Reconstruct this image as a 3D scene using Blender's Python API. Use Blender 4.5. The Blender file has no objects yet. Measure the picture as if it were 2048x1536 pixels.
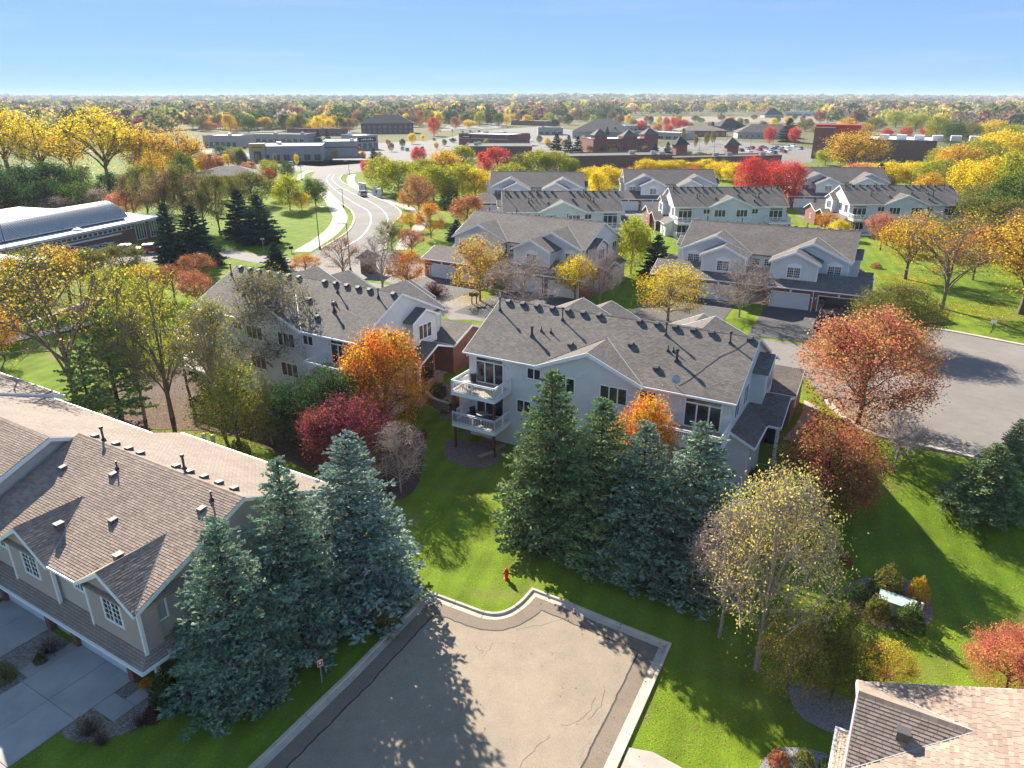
import bpy, bmesh, math, random
import numpy as np
from mathutils import Vector, Matrix

# ------------------------------------------------------------------ camera, sky, sun, exposure
SC = bpy.context.scene
COL = SC.collection
F_PX, CAM_H = 1421.0, 26.0
PITCH = math.atan(573.0 / F_PX)
cam = bpy.data.cameras.new("camera")
cam.sensor_width = 36.0
cam.lens = 36.0 * F_PX / 2048.0
cam.clip_start, cam.clip_end = 0.5, 40000.0
cam_o = bpy.data.objects.new("camera", cam)
cam_o.location = (0, 0, CAM_H)
cam_o.rotation_euler = (math.pi / 2 - PITCH, 0, 0)
COL.objects.link(cam_o)
SC.camera = cam_o

SUN_AZ, SUN_EL = 118.0, 29.5          # direction the light comes from (math azimuth), elevation
w = bpy.data.worlds.new("World")
SC.world = w
w.use_nodes = True
nt = w.node_tree
sky = nt.nodes.new("ShaderNodeTexSky")
sky.sky_type = 'NISHITA'
sky.sun_disc = False
sky.sun_elevation = math.radians(SUN_EL)
sky.sun_rotation = math.radians(90.0 - SUN_AZ)
sky.altitude = 300
sky.air_density = 0.3
sky.dust_density = 0.0
sky.ozone_density = 6.0
bg = nt.nodes["Background"]
bg.inputs[1].default_value = 0.145
gm = nt.nodes.new("ShaderNodeGamma")
gm.inputs[1].default_value = 0.28
nt.links.new(sky.outputs[0], gm.inputs[0])
ti = nt.nodes.new("ShaderNodeMix")
ti.data_type, ti.blend_type = 'RGBA', 'MULTIPLY'
ti.inputs[0].default_value = 1.0
ti.inputs[7].default_value = (0.54, 0.78, 1.10, 1)
nt.links.new(gm.outputs[0], ti.inputs[6])
# thin high cirrus, barely there
tcw = nt.nodes.new("ShaderNodeTexCoord")
mpw = nt.nodes.new("ShaderNodeMapping")
mpw.inputs["Scale"].default_value = (2.2, 2.2, 26.0)
mpw.inputs["Rotation"].default_value = (0.0, 0.06, 0.0)
nzw = nt.nodes.new("ShaderNodeTexNoise")
nzw.inputs["Scale"].default_value = 1.7
nzw.inputs["Detail"].default_value = 6.0
rpw = nt.nodes.new("ShaderNodeMapRange")
rpw.inputs[1].default_value, rpw.inputs[2].default_value = 0.5, 0.8
rpw.inputs[3].default_value, rpw.inputs[4].default_value = 0.0, 0.16
cmw = nt.nodes.new("ShaderNodeMix")
cmw.data_type = 'RGBA'
cmw.inputs[7].default_value = (1.75, 1.85, 2.0, 1)
nt.links.new(tcw.outputs["Generated"], mpw.inputs[0])
nt.links.new(mpw.outputs[0], nzw.inputs["Vector"])
nt.links.new(nzw.outputs[0], rpw.inputs[0])
nt.links.new(rpw.outputs[0], cmw.inputs[0])
nt.links.new(ti.outputs[2], cmw.inputs[6])
nt.links.new(cmw.outputs[2], bg.inputs[0])

sun = bpy.data.lights.new("sun", 'SUN')
sun.energy = 3.5
sun.angle = math.radians(0.53)
sun.color = (1.0, 0.935, 0.82)
sun_o = bpy.data.objects.new("sun", sun)
az, el = math.radians(SUN_AZ), math.radians(SUN_EL)
sd = Vector((math.cos(az) * math.cos(el), math.sin(az) * math.cos(el), math.sin(el)))
sun_o.rotation_euler = sd.to_track_quat('Z', 'Y').to_euler()
sun_o.location = sd * 200
COL.objects.link(sun_o)

SC.view_settings.view_transform = 'Standard'
SC.view_settings.look = 'None'
SC.view_settings.exposure = 1.95
SC.view_settings.gamma = 1.0
SC.cycles.max_bounces = 6
SC.cycles.diffuse_bounces = 2
SC.cycles.glossy_bounces = 2
SC.cycles.transmission_bounces = 3
SC.cycles.transparent_max_bounces = 4
SC.cycles.volume_bounces = 0
SC.cycles.use_adaptive_sampling = True
SC.cycles.adaptive_threshold = 0.02

# ------------------------------------------------------------------ coordinates
cP, sP = math.cos(PITCH), math.sin(PITCH)
R = math.radians
A_O, A_T = (-4.185, 57.353), R(-29.3)
aU, aV = (math.cos(A_T), math.sin(A_T)), (-math.sin(A_T), math.cos(A_T))
LOW = -2.2

def sm(x, a, b):
    t = min(1.0, max(0.0, (x - a) / (b - a)))
    return t * t * (3 - 2 * t)

def uvA(x, y):
    dx, dy = x - A_O[0], y - A_O[1]
    return dx * aU[0] + dy * aU[1], dx * aV[0] + dy * aV[1]

def g(x, y):
    """height of the ground"""
    u, v = uvA(x, y)
    hill = 30.0 * sm(y, 2000, 5200) * (0.7 + 0.2 * math.sin(x / 900.0 + 1.0) + 0.1 * math.sin(x / 310.0 + y / 700.0)) if y > 2000 else 0.0
    return LOW * (1 - sm(v, -1.0, 10.0)) * sm(u, -95, -60) * (1 - sm(u, 60, 110)) + hill

def ray(px, py):
    v = py - 768.0
    return (px - 1024.0, F_PX * cP - v * sP, -(F_PX * sP + v * cP))

def at(px, py, z=0.0):
    d = ray(px, py)
    s = (z - CAM_H) / d[2]
    return (d[0] * s, d[1] * s)

def G(px, py):
    """point of the ground seen at a place of the survey picture"""
    z = 0.0
    for _ in range(25):
        x, y = at(px, py, z)
        z = 0.5 * z + 0.5 * g(x, y)
    return (x, y, g(x, y))

def height_at(P, py):
    d = ray(1024, py)
    return CAM_H + d[2] * P[1] / d[1] - P[2]

def depth(P):
    return P[1] * cP - (P[2] - CAM_H) * sP

# ------------------------------------------------------------------ mesh helpers
class MB:
    def __init__(s):
        s.v, s.f = [], []
    def add(s, vs, fs):
        n = len(s.v)
        s.v += [tuple(p) for p in vs]
        s.f += [tuple(i + n for i in q) for q in fs]
        return s
    def box(s, x0, x1, y0, y1, z0, z1):
        return s.add([(x0, y0, z0), (x1, y0, z0), (x1, y1, z0), (x0, y1, z0), (x0, y0, z1), (x1, y0, z1), (x1, y1, z1), (x0, y1, z1)],
                     [(0, 3, 2, 1), (4, 5, 6, 7), (0, 1, 5, 4), (1, 2, 6, 5), (2, 3, 7, 6), (3, 0, 4, 7)])
    def slab(s, pts, th):
        """polygon thickened downwards"""
        n = len(pts)
        vs = list(pts) + [(p[0], p[1], p[2] - th) for p in pts]
        fs = [tuple(range(n)), tuple(range(2 * n - 1, n - 1, -1))] + [(i, i + n, (i + 1) % n + n, (i + 1) % n) for i in range(n)]
        return s.add(vs, fs)
    def prism(s, poly, axis, a, b):
        """poly of 2-D points extruded along axis 0 (poly in y,z) or 1 (poly in x,z) or 2 (poly in x,y)"""
        def P(q, t):
            return (t, q[0], q[1]) if axis == 0 else (q[0], t, q[1]) if axis == 1 else (q[0], q[1], t)
        n = len(poly)
        vs = [P(q, a) for q in poly] + [P(q, b) for q in poly]
        fs = [tuple(range(n)), tuple(range(2 * n - 1, n - 1, -1))] + [(i, i + n, (i + 1) % n + n, (i + 1) % n) for i in range(n)]
        return s.add(vs, fs)
    def tube(s, p0, p1, r0, r1=None, n=6, cap=True):
        r1 = r0 if r1 is None else r1
        p0, p1 = Vector(p0), Vector(p1)
        d = (p1 - p0)
        if d.length < 1e-6:
            return s
        d.normalize()
        a = d.orthogonal().normalized()
        b = d.cross(a)
        vs = []
        for p, r in ((p0, r0), (p1, r1)):
            for i in range(n):
                t = 2 * math.pi * i / n
                vs.append(p + (a * math.cos(t) + b * math.sin(t)) * r)
        fs = [(i, (i + 1) % n, (i + 1) % n + n, i + n) for i in range(n)]
        if cap:
            fs += [tuple(range(n - 1, -1, -1)), tuple(range(n, 2 * n))]
        return s.add(vs, fs)
    def bar(s, p0, p1, w_, h_):
        """square bar between two points, w_ horizontal, h_ vertical"""
        p0, p1 = Vector(p0), Vector(p1)
        d = (p1 - p0).normalized()
        side = Vector((0, 0, 1)).cross(d)
        side = side.normalized() if side.length > 1e-4 else Vector((1, 0, 0))
        up = d.cross(side)
        vs = [p + side * sx * w_ / 2 + up * sz * h_ / 2 for p in (p0, p1) for sx, sz in ((-1, -1), (1, -1), (1, 1), (-1, 1))]
        return s.add(vs, [(3, 2, 1, 0), (4, 5, 6, 7), (0, 1, 5, 4), (1, 2, 6, 5), (2, 3, 7, 6), (3, 0, 4, 7)])
    def lathe(s, prof, n=12, c=(0, 0, 0)):
        vs, fs = [], []
        for r, z in prof:
            for i in range(n):
                t = 2 * math.pi * i / n
                vs.append((c[0] + r * math.cos(t), c[1] + r * math.sin(t), c[2] + z))
        for k in range(len(prof) - 1):
            for i in range(n):
                j = (i + 1) % n
                fs.append((k * n + i, k * n + j, (k + 1) * n + j, (k + 1) * n + i))
        fs += [tuple(range(n - 1, -1, -1)), tuple(range((len(prof) - 1) * n, len(prof) * n))]
        return s.add(vs, fs)
    def mesh(s, name, m, uv=True, smooth=False):
        me = bpy.data.meshes.new(name)
        me.from_pydata(s.v, [], s.f)
        bm = bmesh.new()
        bm.from_mesh(me)
        bmesh.ops.recalc_face_normals(bm, faces=bm.faces)
        if uv:
            L = bm.loops.layers.uv.new("UVMap")
            Z = Vector((0, 0, 1))
            for f in bm.faces:
                n = f.normal
                if abs(n.z) > 0.999:
                    t, b = Vector((1, 0, 0)), Vector((0, 1, 0))
                else:
                    t = Z.cross(n).normalized()
                    b = n.cross(t)
                f.smooth = smooth
                for l in f.loops:
                    l[L].uv = (l.vert.co.dot(t), l.vert.co.dot(b))
        bm.to_mesh(me)
        bm.free()
        me.materials.append(m)
        return me
    def build(s, name, m, parent=None, smooth=False, **k):
        return obj(name, s.mesh(name, m, smooth=smooth), parent, **k)

def obj(name, me, parent=None, loc=None, rotz=None, scale=None):
    o = bpy.data.objects.new(name, me)
    COL.objects.link(o)
    if parent is not None:
        o.parent = parent
    if loc is not None:
        o.location = loc
    if rotz is not None:
        o.rotation_euler = (0, 0, rotz)
    if scale is not None:
        o.scale = scale
    return o

def tag(o, label, cat, group=None):
    o["label"], o["category"] = label, cat
    if group:
        o["group"] = group
    return o

def thing(name, label, cat, loc=(0, 0, 0), rotz=0.0, group=None, scale=None):
    return tag(obj(name, None, None, loc, rotz, scale), label, cat, group)

def struct(o):
    o["kind"] = "structure"
    return o

CACHE = {}
def cached(key, fn):
    if key not in CACHE:
        CACHE[key] = fn()
    return CACHE[key]

def np_mesh(name, V, Fq, m, cols=None, smooth=False):
    """fast mesh from numpy vertices and quad/tri index array"""
    me = bpy.data.meshes.new(name)
    nv, (nf, k) = len(V), Fq.shape
    me.vertices.add(nv)
    me.vertices.foreach_set("co", np.ascontiguousarray(V, np.float32).ravel())
    me.loops.add(nf * k)
    me.loops.foreach_set("vertex_index", np.ascontiguousarray(Fq, np.int32).ravel())
    me.polygons.add(nf)
    me.polygons.foreach_set("loop_start", np.arange(0, nf * k, k, dtype=np.int32))
    me.update(calc_edges=True)
    if cols is not None:
        at_ = me.color_attributes.new("Col", 'FLOAT_COLOR', 'POINT')
        at_.data.foreach_set("color", np.ascontiguousarray(cols, np.float32).ravel())
    me.materials.append(m)
    me.validate()
    return me

ORD = ("first second third fourth fifth sixth seventh eighth ninth tenth eleventh twelfth thirteenth fourteenth fifteenth sixteenth "
       "seventeenth eighteenth nineteenth twentieth twenty-first twenty-second twenty-third twenty-fourth twenty-fifth twenty-sixth "
       "twenty-seventh twenty-eighth twenty-ninth thirtieth thirty-first thirty-second thirty-third thirty-fourth thirty-fifth").split()

# ------------------------------------------------------------------ materials
def new_mat(name):
    m = bpy.data.materials.new(name)
    m.use_nodes = True
    n = m.node_tree.nodes
    p = n["Principled BSDF"]
    return m, m.node_tree, p

def N(t, kind, **kw):
    n = t.nodes.new(kind)
    for k, v in kw.items():
        setattr(n, k, v)
    return n

def ramp(t, fac, stops):
    r = N(t, "ShaderNodeValToRGB")
    e = r.color_ramp.elements
    while len(e) < len(stops):
        e.new(0.5)
    for i, (pos, c) in enumerate(stops):
        e[i].position = pos
        e[i].color = (c[0], c[1], c[2], 1) if not isinstance(c, (int, float)) else (c, c, c, 1)
    t.links.new(fac, r.inputs[0])
    return r.outputs[0]

def noise(t, scale, detail=3, vec=None, rough=0.55):
    n = N(t, "ShaderNodeTexNoise")
    n.inputs["Scale"].default_value = scale
    n.inputs["Detail"].default_value = detail
    n.inputs["Roughness"].default_value = rough
    if vec is not None:
        t.links.new(vec, n.inputs["Vector"])
    return n.outputs[0]

def mixc(t, fac, a, b, mode='MIX'):
    m = N(t, "ShaderNodeMix", data_type='RGBA', blend_type=mode)
    if isinstance(fac, (int, float)):
        m.inputs[0].default_value = fac
    else:
        t.links.new(fac, m.inputs[0])
    for i, x in ((6, a), (7, b)):
        if isinstance(x, tuple):
            m.inputs[i].default_value = (*x[:3], 1)
        else:
            t.links.new(x, m.inputs[i])
    return m.outputs[2]

def bump(t, p, hgt, strength=0.3, dist=0.02):
    b = N(t, "ShaderNodeBump")
    b.inputs["Strength"].default_value = strength
    b.inputs["Distance"].default_value = dist
    t.links.new(hgt, b.inputs["Height"])
    t.links.new(b.outputs[0], p.inputs["Normal"])

def pos(t):
    return N(t, "ShaderNodeNewGeometry").outputs["Position"]

def mul(c, k):
    return tuple(min(1, x * k) for x in c)

def plain(name, col, rough=0.6, var=0.12, scale=3.0, metal=0.0, spec=0.4):
    m, t, p = new_mat(name)
    f = noise(t, scale, 4, pos(t))
    t.links.new(ramp(t, f, [(0.3, mul(col, 1 - var)), (0.7, mul(col, 1 + var))]), p.inputs["Base Color"])
    p.inputs["Roughness"].default_value = rough
    p.inputs["Metallic"].default_value = metal
    p.inputs["Specular IOR Level"].default_value = spec
    return m

def siding(name, col, lap=0.13, rough=0.55):
    m, t, p = new_mat(name)
    uv = N(t, "ShaderNodeUVMap").outputs[0]
    s = N(t, "ShaderNodeSeparateXYZ")
    t.links.new(uv, s.inputs[0])
    mm = N(t, "ShaderNodeMath", operation='MULTIPLY')
    mm.inputs[1].default_value = 1 / lap
    t.links.new(s.outputs[1], mm.inputs[0])
    fr = N(t, "ShaderNodeMath", operation='FRACT')
    t.links.new(mm.outputs[0], fr.inputs[0])
    h = ramp(t, fr.outputs[0], [(0.0, 0.0), (0.12, 1.0), (1.0, 0.25)])
    bump(t, p, h, 0.7, 0.03)
    f = noise(t, 0.6, 4, pos(t))
    t.links.new(ramp(t, f, [(0.3, mul(col, 0.93)), (0.7, mul(col, 1.05))]), p.inputs["Base Color"])
    p.inputs["Roughness"].default_value = rough
    return m

def shingles(name, c1, c2, mortar, w_=0.33, h_=0.145, bs=0.6):
    m, t, p = new_mat(name)
    uv = N(t, "ShaderNodeUVMap").outputs[0]
    b = N(t, "ShaderNodeTexBrick")
    b.offset, b.squash = 0.5, 1.0
    b.inputs["Color1"].default_value = (*c1, 1)
    b.inputs["Color2"].default_value = (*c2, 1)
    b.inputs["Mortar"].default_value = (*mortar, 1)
    b.inputs["Scale"].default_value = 1.0
    b.inputs["Mortar Size"].default_value = 0.012
    b.inputs["Mortar Smooth"].default_value = 0.1
    b.inputs["Bias"].default_value = 0.0
    b.inputs["Brick Width"].default_value = w_
    b.inputs["Row Height"].default_value = h_
    t.links.new(uv, b.inputs["Vector"])
    f = noise(t, 0.35, 5, pos(t))
    st = ramp(t, f, [(0.3, 0.86), (0.7, 1.1)])
    f2 = noise(t, 60, 2, pos(t))
    gr = ramp(t, f2, [(0.25, 0.75), (0.75, 1.25)])
    c = mixc(t, 1.0, b.outputs[0], st, 'MULTIPLY')
    c = mixc(t, 1.0, c, gr, 'MULTIPLY')
    t.links.new(c, p.inputs["Base Color"])
    s = N(t, "ShaderNodeSeparateXYZ")
    t.links.new(uv, s.inputs[0])
    mm = N(t, "ShaderNodeMath", operation='MULTIPLY')
    mm.inputs[1].default_value = 1 / h_
    t.links.new(s.outputs[1], mm.inputs[0])
    fr = N(t, "ShaderNodeMath", operation='FRACT')
    t.links.new(mm.outputs[0], fr.inputs[0])
    inv = N(t, "ShaderNodeMath", operation='SUBTRACT')
    inv.inputs[0].default_value = 1.0
    t.links.new(fr.outputs[0], inv.inputs[1])
    bump(t, p, inv.outputs[0], bs, 0.025)
    p.inputs["Roughness"].default_value = 0.9
    p.inputs["Specular IOR Level"].default_value = 0.2
    return m

def brickmat(name, c1, c2, mortar, w_=0.21, h_=0.075):
    m, t, p = new_mat(name)
    uv = N(t, "ShaderNodeUVMap").outputs[0]
    b = N(t, "ShaderNodeTexBrick")
    b.inputs["Color1"].default_value = (*c1, 1)
    b.inputs["Color2"].default_value = (*c2, 1)
    b.inputs["Mortar"].default_value = (*mortar, 1)
    b.inputs["Scale"].default_value = 1.0
    b.inputs["Mortar Size"].default_value = 0.008
    b.inputs["Brick Width"].default_value = w_
    b.inputs["Row Height"].default_value = h_
    t.links.new(uv, b.inputs["Vector"])
    f = noise(t, 1.2, 4, pos(t))
    c = mixc(t, 1.0, b.outputs[0], ramp(t, f, [(0.3, 0.85), (0.7, 1.12)]), 'MULTIPLY')
    t.links.new(c, p.inputs["Base Color"])
    p.inputs["Roughness"].default_value = 0.85
    return m

def glassmat(name, col, rough=0.06):
    m, t, p = new_mat(name)
    f = noise(t, 0.9, 2, pos(t))
    t.links.new(ramp(t, f, [(0.35, mul(col, 0.5)), (0.65, mul(col, 1.4))]), p.inputs["Base Color"])
    p.inputs["Roughness"].default_value = rough
    p.inputs["IOR"].default_value = 1.5
    p.inputs["Specular IOR Level"].default_value = 0.7
    return m

def leafmat(name, transl=0.4, spread=0.35, hue=0.03, attr=False):
    """foliage: the object's own colour, every leaf a little different"""
    m, t, p = new_mat(name)
    t.nodes.remove(p)
    out = t.nodes["Material Output"]
    if attr:
        a = N(t, "ShaderNodeAttribute", attribute_name="Col")
        base = a.outputs[0]
        src = base
    else:
        src = N(t, "ShaderNodeObjectInfo").outputs["Color"]
    rnd = N(t, "ShaderNodeNewGeometry").outputs["Random Per Island"]
    mr = N(t, "ShaderNodeMapRange")
    mr.inputs[3].default_value, mr.inputs[4].default_value = 1 - spread, 1 + spread
    t.links.new(rnd, mr.inputs[0])
    wn = N(t, "ShaderNodeTexWhiteNoise", noise_dimensions='1D')
    t.links.new(rnd, wn.inputs["W"])
    mh = N(t, "ShaderNodeMapRange")
    mh.inputs[3].default_value, mh.inputs[4].default_value = 0.5 - hue, 0.5 + hue
    t.links.new(wn.outputs[0], mh.inputs[0])
    big = noise(t, 0.55, 2, pos(t))
    mb = N(t, "ShaderNodeMapRange")
    mb.inputs[1].default_value, mb.inputs[2].default_value = 0.3, 0.7
    mb.inputs[3].default_value, mb.inputs[4].default_value = 0.78, 1.22
    t.links.new(big, mb.inputs[0])
    vv = N(t, "ShaderNodeMath", operation='MULTIPLY')
    t.links.new(mr.outputs[0], vv.inputs[0])
    t.links.new(mb.outputs[0], vv.inputs[1])
    drift = noise(t, 0.8, 1, pos(t))
    md = N(t, "ShaderNodeMapRange")
    md.inputs[1].default_value, md.inputs[2].default_value = 0.3, 0.7
    md.inputs[3].default_value, md.inputs[4].default_value = -hue * 0.7, hue * 0.9
    t.links.new(drift, md.inputs[0])
    ha = N(t, "ShaderNodeMath", operation='ADD')
    t.links.new(mh.outputs[0], ha.inputs[0])
    t.links.new(md.outputs[0], ha.inputs[1])
    hs = N(t, "ShaderNodeHueSaturation")
    t.links.new(ha.outputs[0], hs.inputs["Hue"])
    t.links.new(vv.outputs[0], hs.inputs["Value"])
    t.links.new(src, hs.inputs["Color"])
    d = N(t, "ShaderNodeBsdfDiffuse")
    tr = N(t, "ShaderNodeBsdfTranslucent")
    mx = N(t, "ShaderNodeMixShader")
    mx.inputs[0].default_value = transl
    t.links.new(hs.outputs[0], d.inputs[0])
    t.links.new(hs.outputs[0], tr.inputs[0])
    t.links.new(d.outputs[0], mx.inputs[1])
    t.links.new(tr.outputs[0], mx.inputs[2])
    t.links.new(mx.outputs[0], out.inputs[0])
    return m

M = {}
M['siding'] = siding("grey_siding", (0.70, 0.69, 0.68))
M['siding_far'] = M['siding']
M['tan_siding'] = siding("taupe_siding", (0.53, 0.46, 0.41), 0.11)
M['shake'] = siding("mauve_shake", (0.47, 0.37, 0.335), 0.2)
M['cream'] = plain("cream_siding", (0.60, 0.54, 0.47), 0.7, 0.06)
M['roof'] = shingles("grey_shingles", (0.225, 0.192, 0.166), (0.146, 0.126, 0.112), (0.075, 0.066, 0.060))
M['roof_brown'] = shingles("brown_shingles", (0.36, 0.283, 0.225), (0.29, 0.226, 0.18), (0.13, 0.10, 0.08), bs=0.3)
M['roof_slate'] = shingles("charcoal_shingles", (0.085, 0.08, 0.08), (0.06, 0.058, 0.06), (0.035, 0.033, 0.033))
M['white'] = plain("white_trim", (0.86, 0.86, 0.85), 0.45, 0.04)
M['brick'] = brickmat("red_brick", (0.30, 0.085, 0.055), (0.20, 0.06, 0.045), (0.22, 0.17, 0.14))
M['brick_dark'] = brickmat("brown_brick", (0.22, 0.10, 0.075), (0.17, 0.08, 0.06), (0.16, 0.12, 0.10))
M['glass'] = glassmat("window_glass", (0.030, 0.036, 0.042))
M['blind'] = plain("window_blind", (0.36, 0.37, 0.36), 0.35, 0.1)
M['deck'] = plain("deck_boards", (0.36, 0.27, 0.20), 0.8, 0.15, 6)
M['post'] = plain("stained_post", (0.12, 0.045, 0.03), 0.7, 0.2)
M['dark'] = plain("dark_metal", (0.03, 0.03, 0.032), 0.5, 0.2)
M['pipe'] = plain("vent_pipe_metal", (0.05, 0.05, 0.052), 0.55, 0.2)
M['vent'] = plain("roof_vent_plastic", (0.10, 0.095, 0.09), 0.6, 0.15)
M['flash'] = plain("valley_metal", (0.42, 0.40, 0.38), 0.45, 0.1)
M['garage_door'] = plain("garage_door_white", (0.66, 0.68, 0.70), 0.5, 0.04)
M['concrete'] = plain("concrete", (0.52, 0.44, 0.345), 0.9, 0.16, 1.3)
M['walk'] = plain("walk_concrete", (0.42, 0.37, 0.31), 0.9, 0.12, 1.0)
M['drive'] = plain("driveway_concrete", (0.40, 0.375, 0.345), 0.9, 0.12, 0.8)
M['bark'] = plain("bark", (0.12, 0.085, 0.06), 0.95, 0.35, 8)
M['bark_mid'] = plain("grey_bark", (0.19, 0.145, 0.115), 0.95, 0.3, 8)
M['bark_pale'] = plain("pale_bark", (0.36, 0.28, 0.235), 0.95, 0.3, 8)
M['leaf'] = leafmat("leaves", 0.5, 0.4, 0.04)
M['needle'] = leafmat("needles", 0.18, 0.45, 0.02)
M['far_leaf'] = leafmat("far_foliage", 0.35, 0.25, 0.015, attr=True)
M['steel'] = plain("galvanised_steel", (0.45, 0.45, 0.44), 0.4, 0.1, metal=0.6)
M['red'] = plain("red_paint", (0.55, 0.02, 0.015), 0.35, 0.1)
M['stone'] = plain("retaining_block", (0.27, 0.17, 0.12), 0.95, 0.25, 4)
M['white_metal'] = plain("standing_seam", (0.46, 0.47, 0.48), 0.35, 0.05, metal=0.3)
M['rubber'] = plain("tyre_rubber", (0.02, 0.02, 0.02), 0.8, 0.2)
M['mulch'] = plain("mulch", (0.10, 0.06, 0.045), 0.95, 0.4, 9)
M['crack'] = plain("crack_sealer", (0.055, 0.05, 0.046), 0.8, 0.3, 6)
M['paint'] = plain("road_paint", (0.68, 0.66, 0.58), 0.8, 0.12, 2)
M['yellow'] = plain("yellow_panel", (0.62, 0.36, 0.03), 0.5, 0.06)
M['awning'] = plain("red_awning", (0.55, 0.10, 0.08), 0.6, 0.08)

def asphalt(name, c):
    m, t, p = new_mat(name)
    P_ = pos(t)
    big = ramp(t, noise(t, 0.13, 5, P_), [(0.3, 0.84), (0.7, 1.12)])
    mid = ramp(t, noise(t, 1.1, 5, P_), [(0.3, 0.92), (0.7, 1.07)])
    fine = ramp(t, noise(t, 26, 2, P_, 0.8), [(0.25, 0.66), (0.75, 1.34)])
    col = mixc(t, 1.0, mixc(t, 1.0, mixc(t, 1.0, c, big, 'MULTIPLY'), mid, 'MULTIPLY'), fine, 'MULTIPLY')
    v = N(t, "ShaderNodeTexVoronoi", feature='DISTANCE_TO_EDGE')
    v.inputs["Scale"].default_value = 0.42
    wob = N(t, "ShaderNodeTexNoise")
    wob.inputs["Scale"].default_value = 1.1
    wob.inputs["Detail"].default_value = 5
    t.links.new(P_, wob.inputs["Vector"])
    add = N(t, "ShaderNodeVectorMath", operation='MULTIPLY_ADD')
    add.inputs[1].default_value = (1.9, 1.9, 0)
    t.links.new(wob.outputs[1], add.inputs[0])
    t.links.new(P_, add.inputs[2])
    t.links.new(add.outputs[0], v.inputs["Vector"])
    cr = ramp(t, v.outputs["Distance"], [(0.0, 1.0), (0.008, 0.0)])
    msk = ramp(t, noise(t, 0.22, 2, P_), [(0.52, 0.0), (0.62, 0.75)])
    k = N(t, "ShaderNodeMath", operation='MULTIPLY')
    t.links.new(cr, k.inputs[0])
    t.links.new(msk, k.inputs[1])
    col = mixc(t, k.outputs[0], col, mul(c, 0.35))
    t.links.new(col, p.inputs["Base Color"])
    p.inputs["Roughness"].default_value = 0.92
    bump(t, p, noise(t, 40, 2, P_), 0.35, 0.01)
    return m
M['asphalt'] = asphalt("weathered_asphalt", (0.315, 0.25, 0.178))
M['asphalt_grey'] = asphalt("grey_asphalt", (0.215, 0.186, 0.16))
M['asphalt_dark'] = asphalt("sealed_asphalt", (0.085, 0.08, 0.08))
M['road'] = asphalt("road_surface", (0.18, 0.16, 0.14))

def grassmat():
    m, t, p = new_mat("lawn_grass")
    P_ = pos(t)
    big = noise(t, 0.035, 4, P_)
    mid = noise(t, 0.45, 5, P_)
    fine = noise(t, 14, 3, P_, 0.75)
    c = ramp(t, big, [(0.32, (0.130, 0.205, 0.014)), (0.52, (0.165, 0.235, 0.018)), (0.72, (0.225, 0.235, 0.036))])
    c = mixc(t, 1.0, c, ramp(t, mid, [(0.3, 0.75), (0.7, 1.2)]), 'MULTIPLY')
    c = mixc(t, 1.0, c, ramp(t, fine, [(0.25, 0.45), (0.75, 1.5)]), 'MULTIPLY')
    # mower stripes
    wv = N(t, "ShaderNodeTexWave", wave_type='BANDS', bands_direction='X')
    wv.inputs["Scale"].default_value = 0.19
    wv.inputs["Distortion"].default_value = 0.6
    mpg = N(t, "ShaderNodeMapping")
    mpg.inputs["Rotation"].default_value = (0, 0, 0.30)
    t.links.new(P_, mpg.inputs[0])
    t.links.new(mpg.outputs[0], wv.inputs["Vector"])
    c = mixc(t, 1.0, c, ramp(t, wv.outputs[1], [(0.3, 0.93), (0.7, 1.07)]), 'MULTIPLY')
    # straw-coloured dry spots
    dry = ramp(t, noise(t, 0.19, 4, P_), [(0.57, 0.0), (0.72, 0.8)])
    c = mixc(t, dry, c, (0.24, 0.20, 0.075))
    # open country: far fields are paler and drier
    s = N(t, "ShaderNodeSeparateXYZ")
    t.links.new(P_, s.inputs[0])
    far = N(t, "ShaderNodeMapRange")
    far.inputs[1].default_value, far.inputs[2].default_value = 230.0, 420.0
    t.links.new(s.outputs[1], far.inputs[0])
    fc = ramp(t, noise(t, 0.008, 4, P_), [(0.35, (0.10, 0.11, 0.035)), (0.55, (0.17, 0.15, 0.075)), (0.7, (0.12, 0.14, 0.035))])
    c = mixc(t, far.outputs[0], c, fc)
    t.links.new(c, p.inputs["Base Color"])
    p.inputs["Roughness"].default_value = 0.95
    p.inputs["Specular IOR Level"].default_value = 0.1
    bump(t, p, fine, 0.9, 0.06)
    return m
M['grass'] = grassmat()

def gravelmat(name, a, b, sc=14):
    m, t, p = new_mat(name)
    v = N(t, "ShaderNodeTexVoronoi")
    v.inputs["Scale"].default_value = sc
    t.links.new(pos(t), v.inputs["Vector"])
    s = N(t, "ShaderNodeSeparateColor")
    t.links.new(v.outputs["Color"], s.inputs[0])
    c = ramp(t, s.outputs[0], [(0.0, a), (1.0, b)])
    t.links.new(c, p.inputs["Base Color"])
    p.inputs["Roughness"].default_value = 0.9
    inv = ramp(t, v.outputs["Distance"], [(0.0, 1.0), (0.6, 0.0)])
    bump(t, p, inv, 1.0, 0.05)
    return m
M['gravel'] = gravelmat("river_gravel", (0.42, 0.35, 0.29), (0.16, 0.12, 0.10))
M['gravel_pink'] = gravelmat("pink_gravel", (0.36, 0.24, 0.20), (0.15, 0.09, 0.08))
M['gravel_grey'] = gravelmat("grey_gravel", (0.40, 0.38, 0.37), (0.17, 0.16, 0.16), 18)
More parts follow.
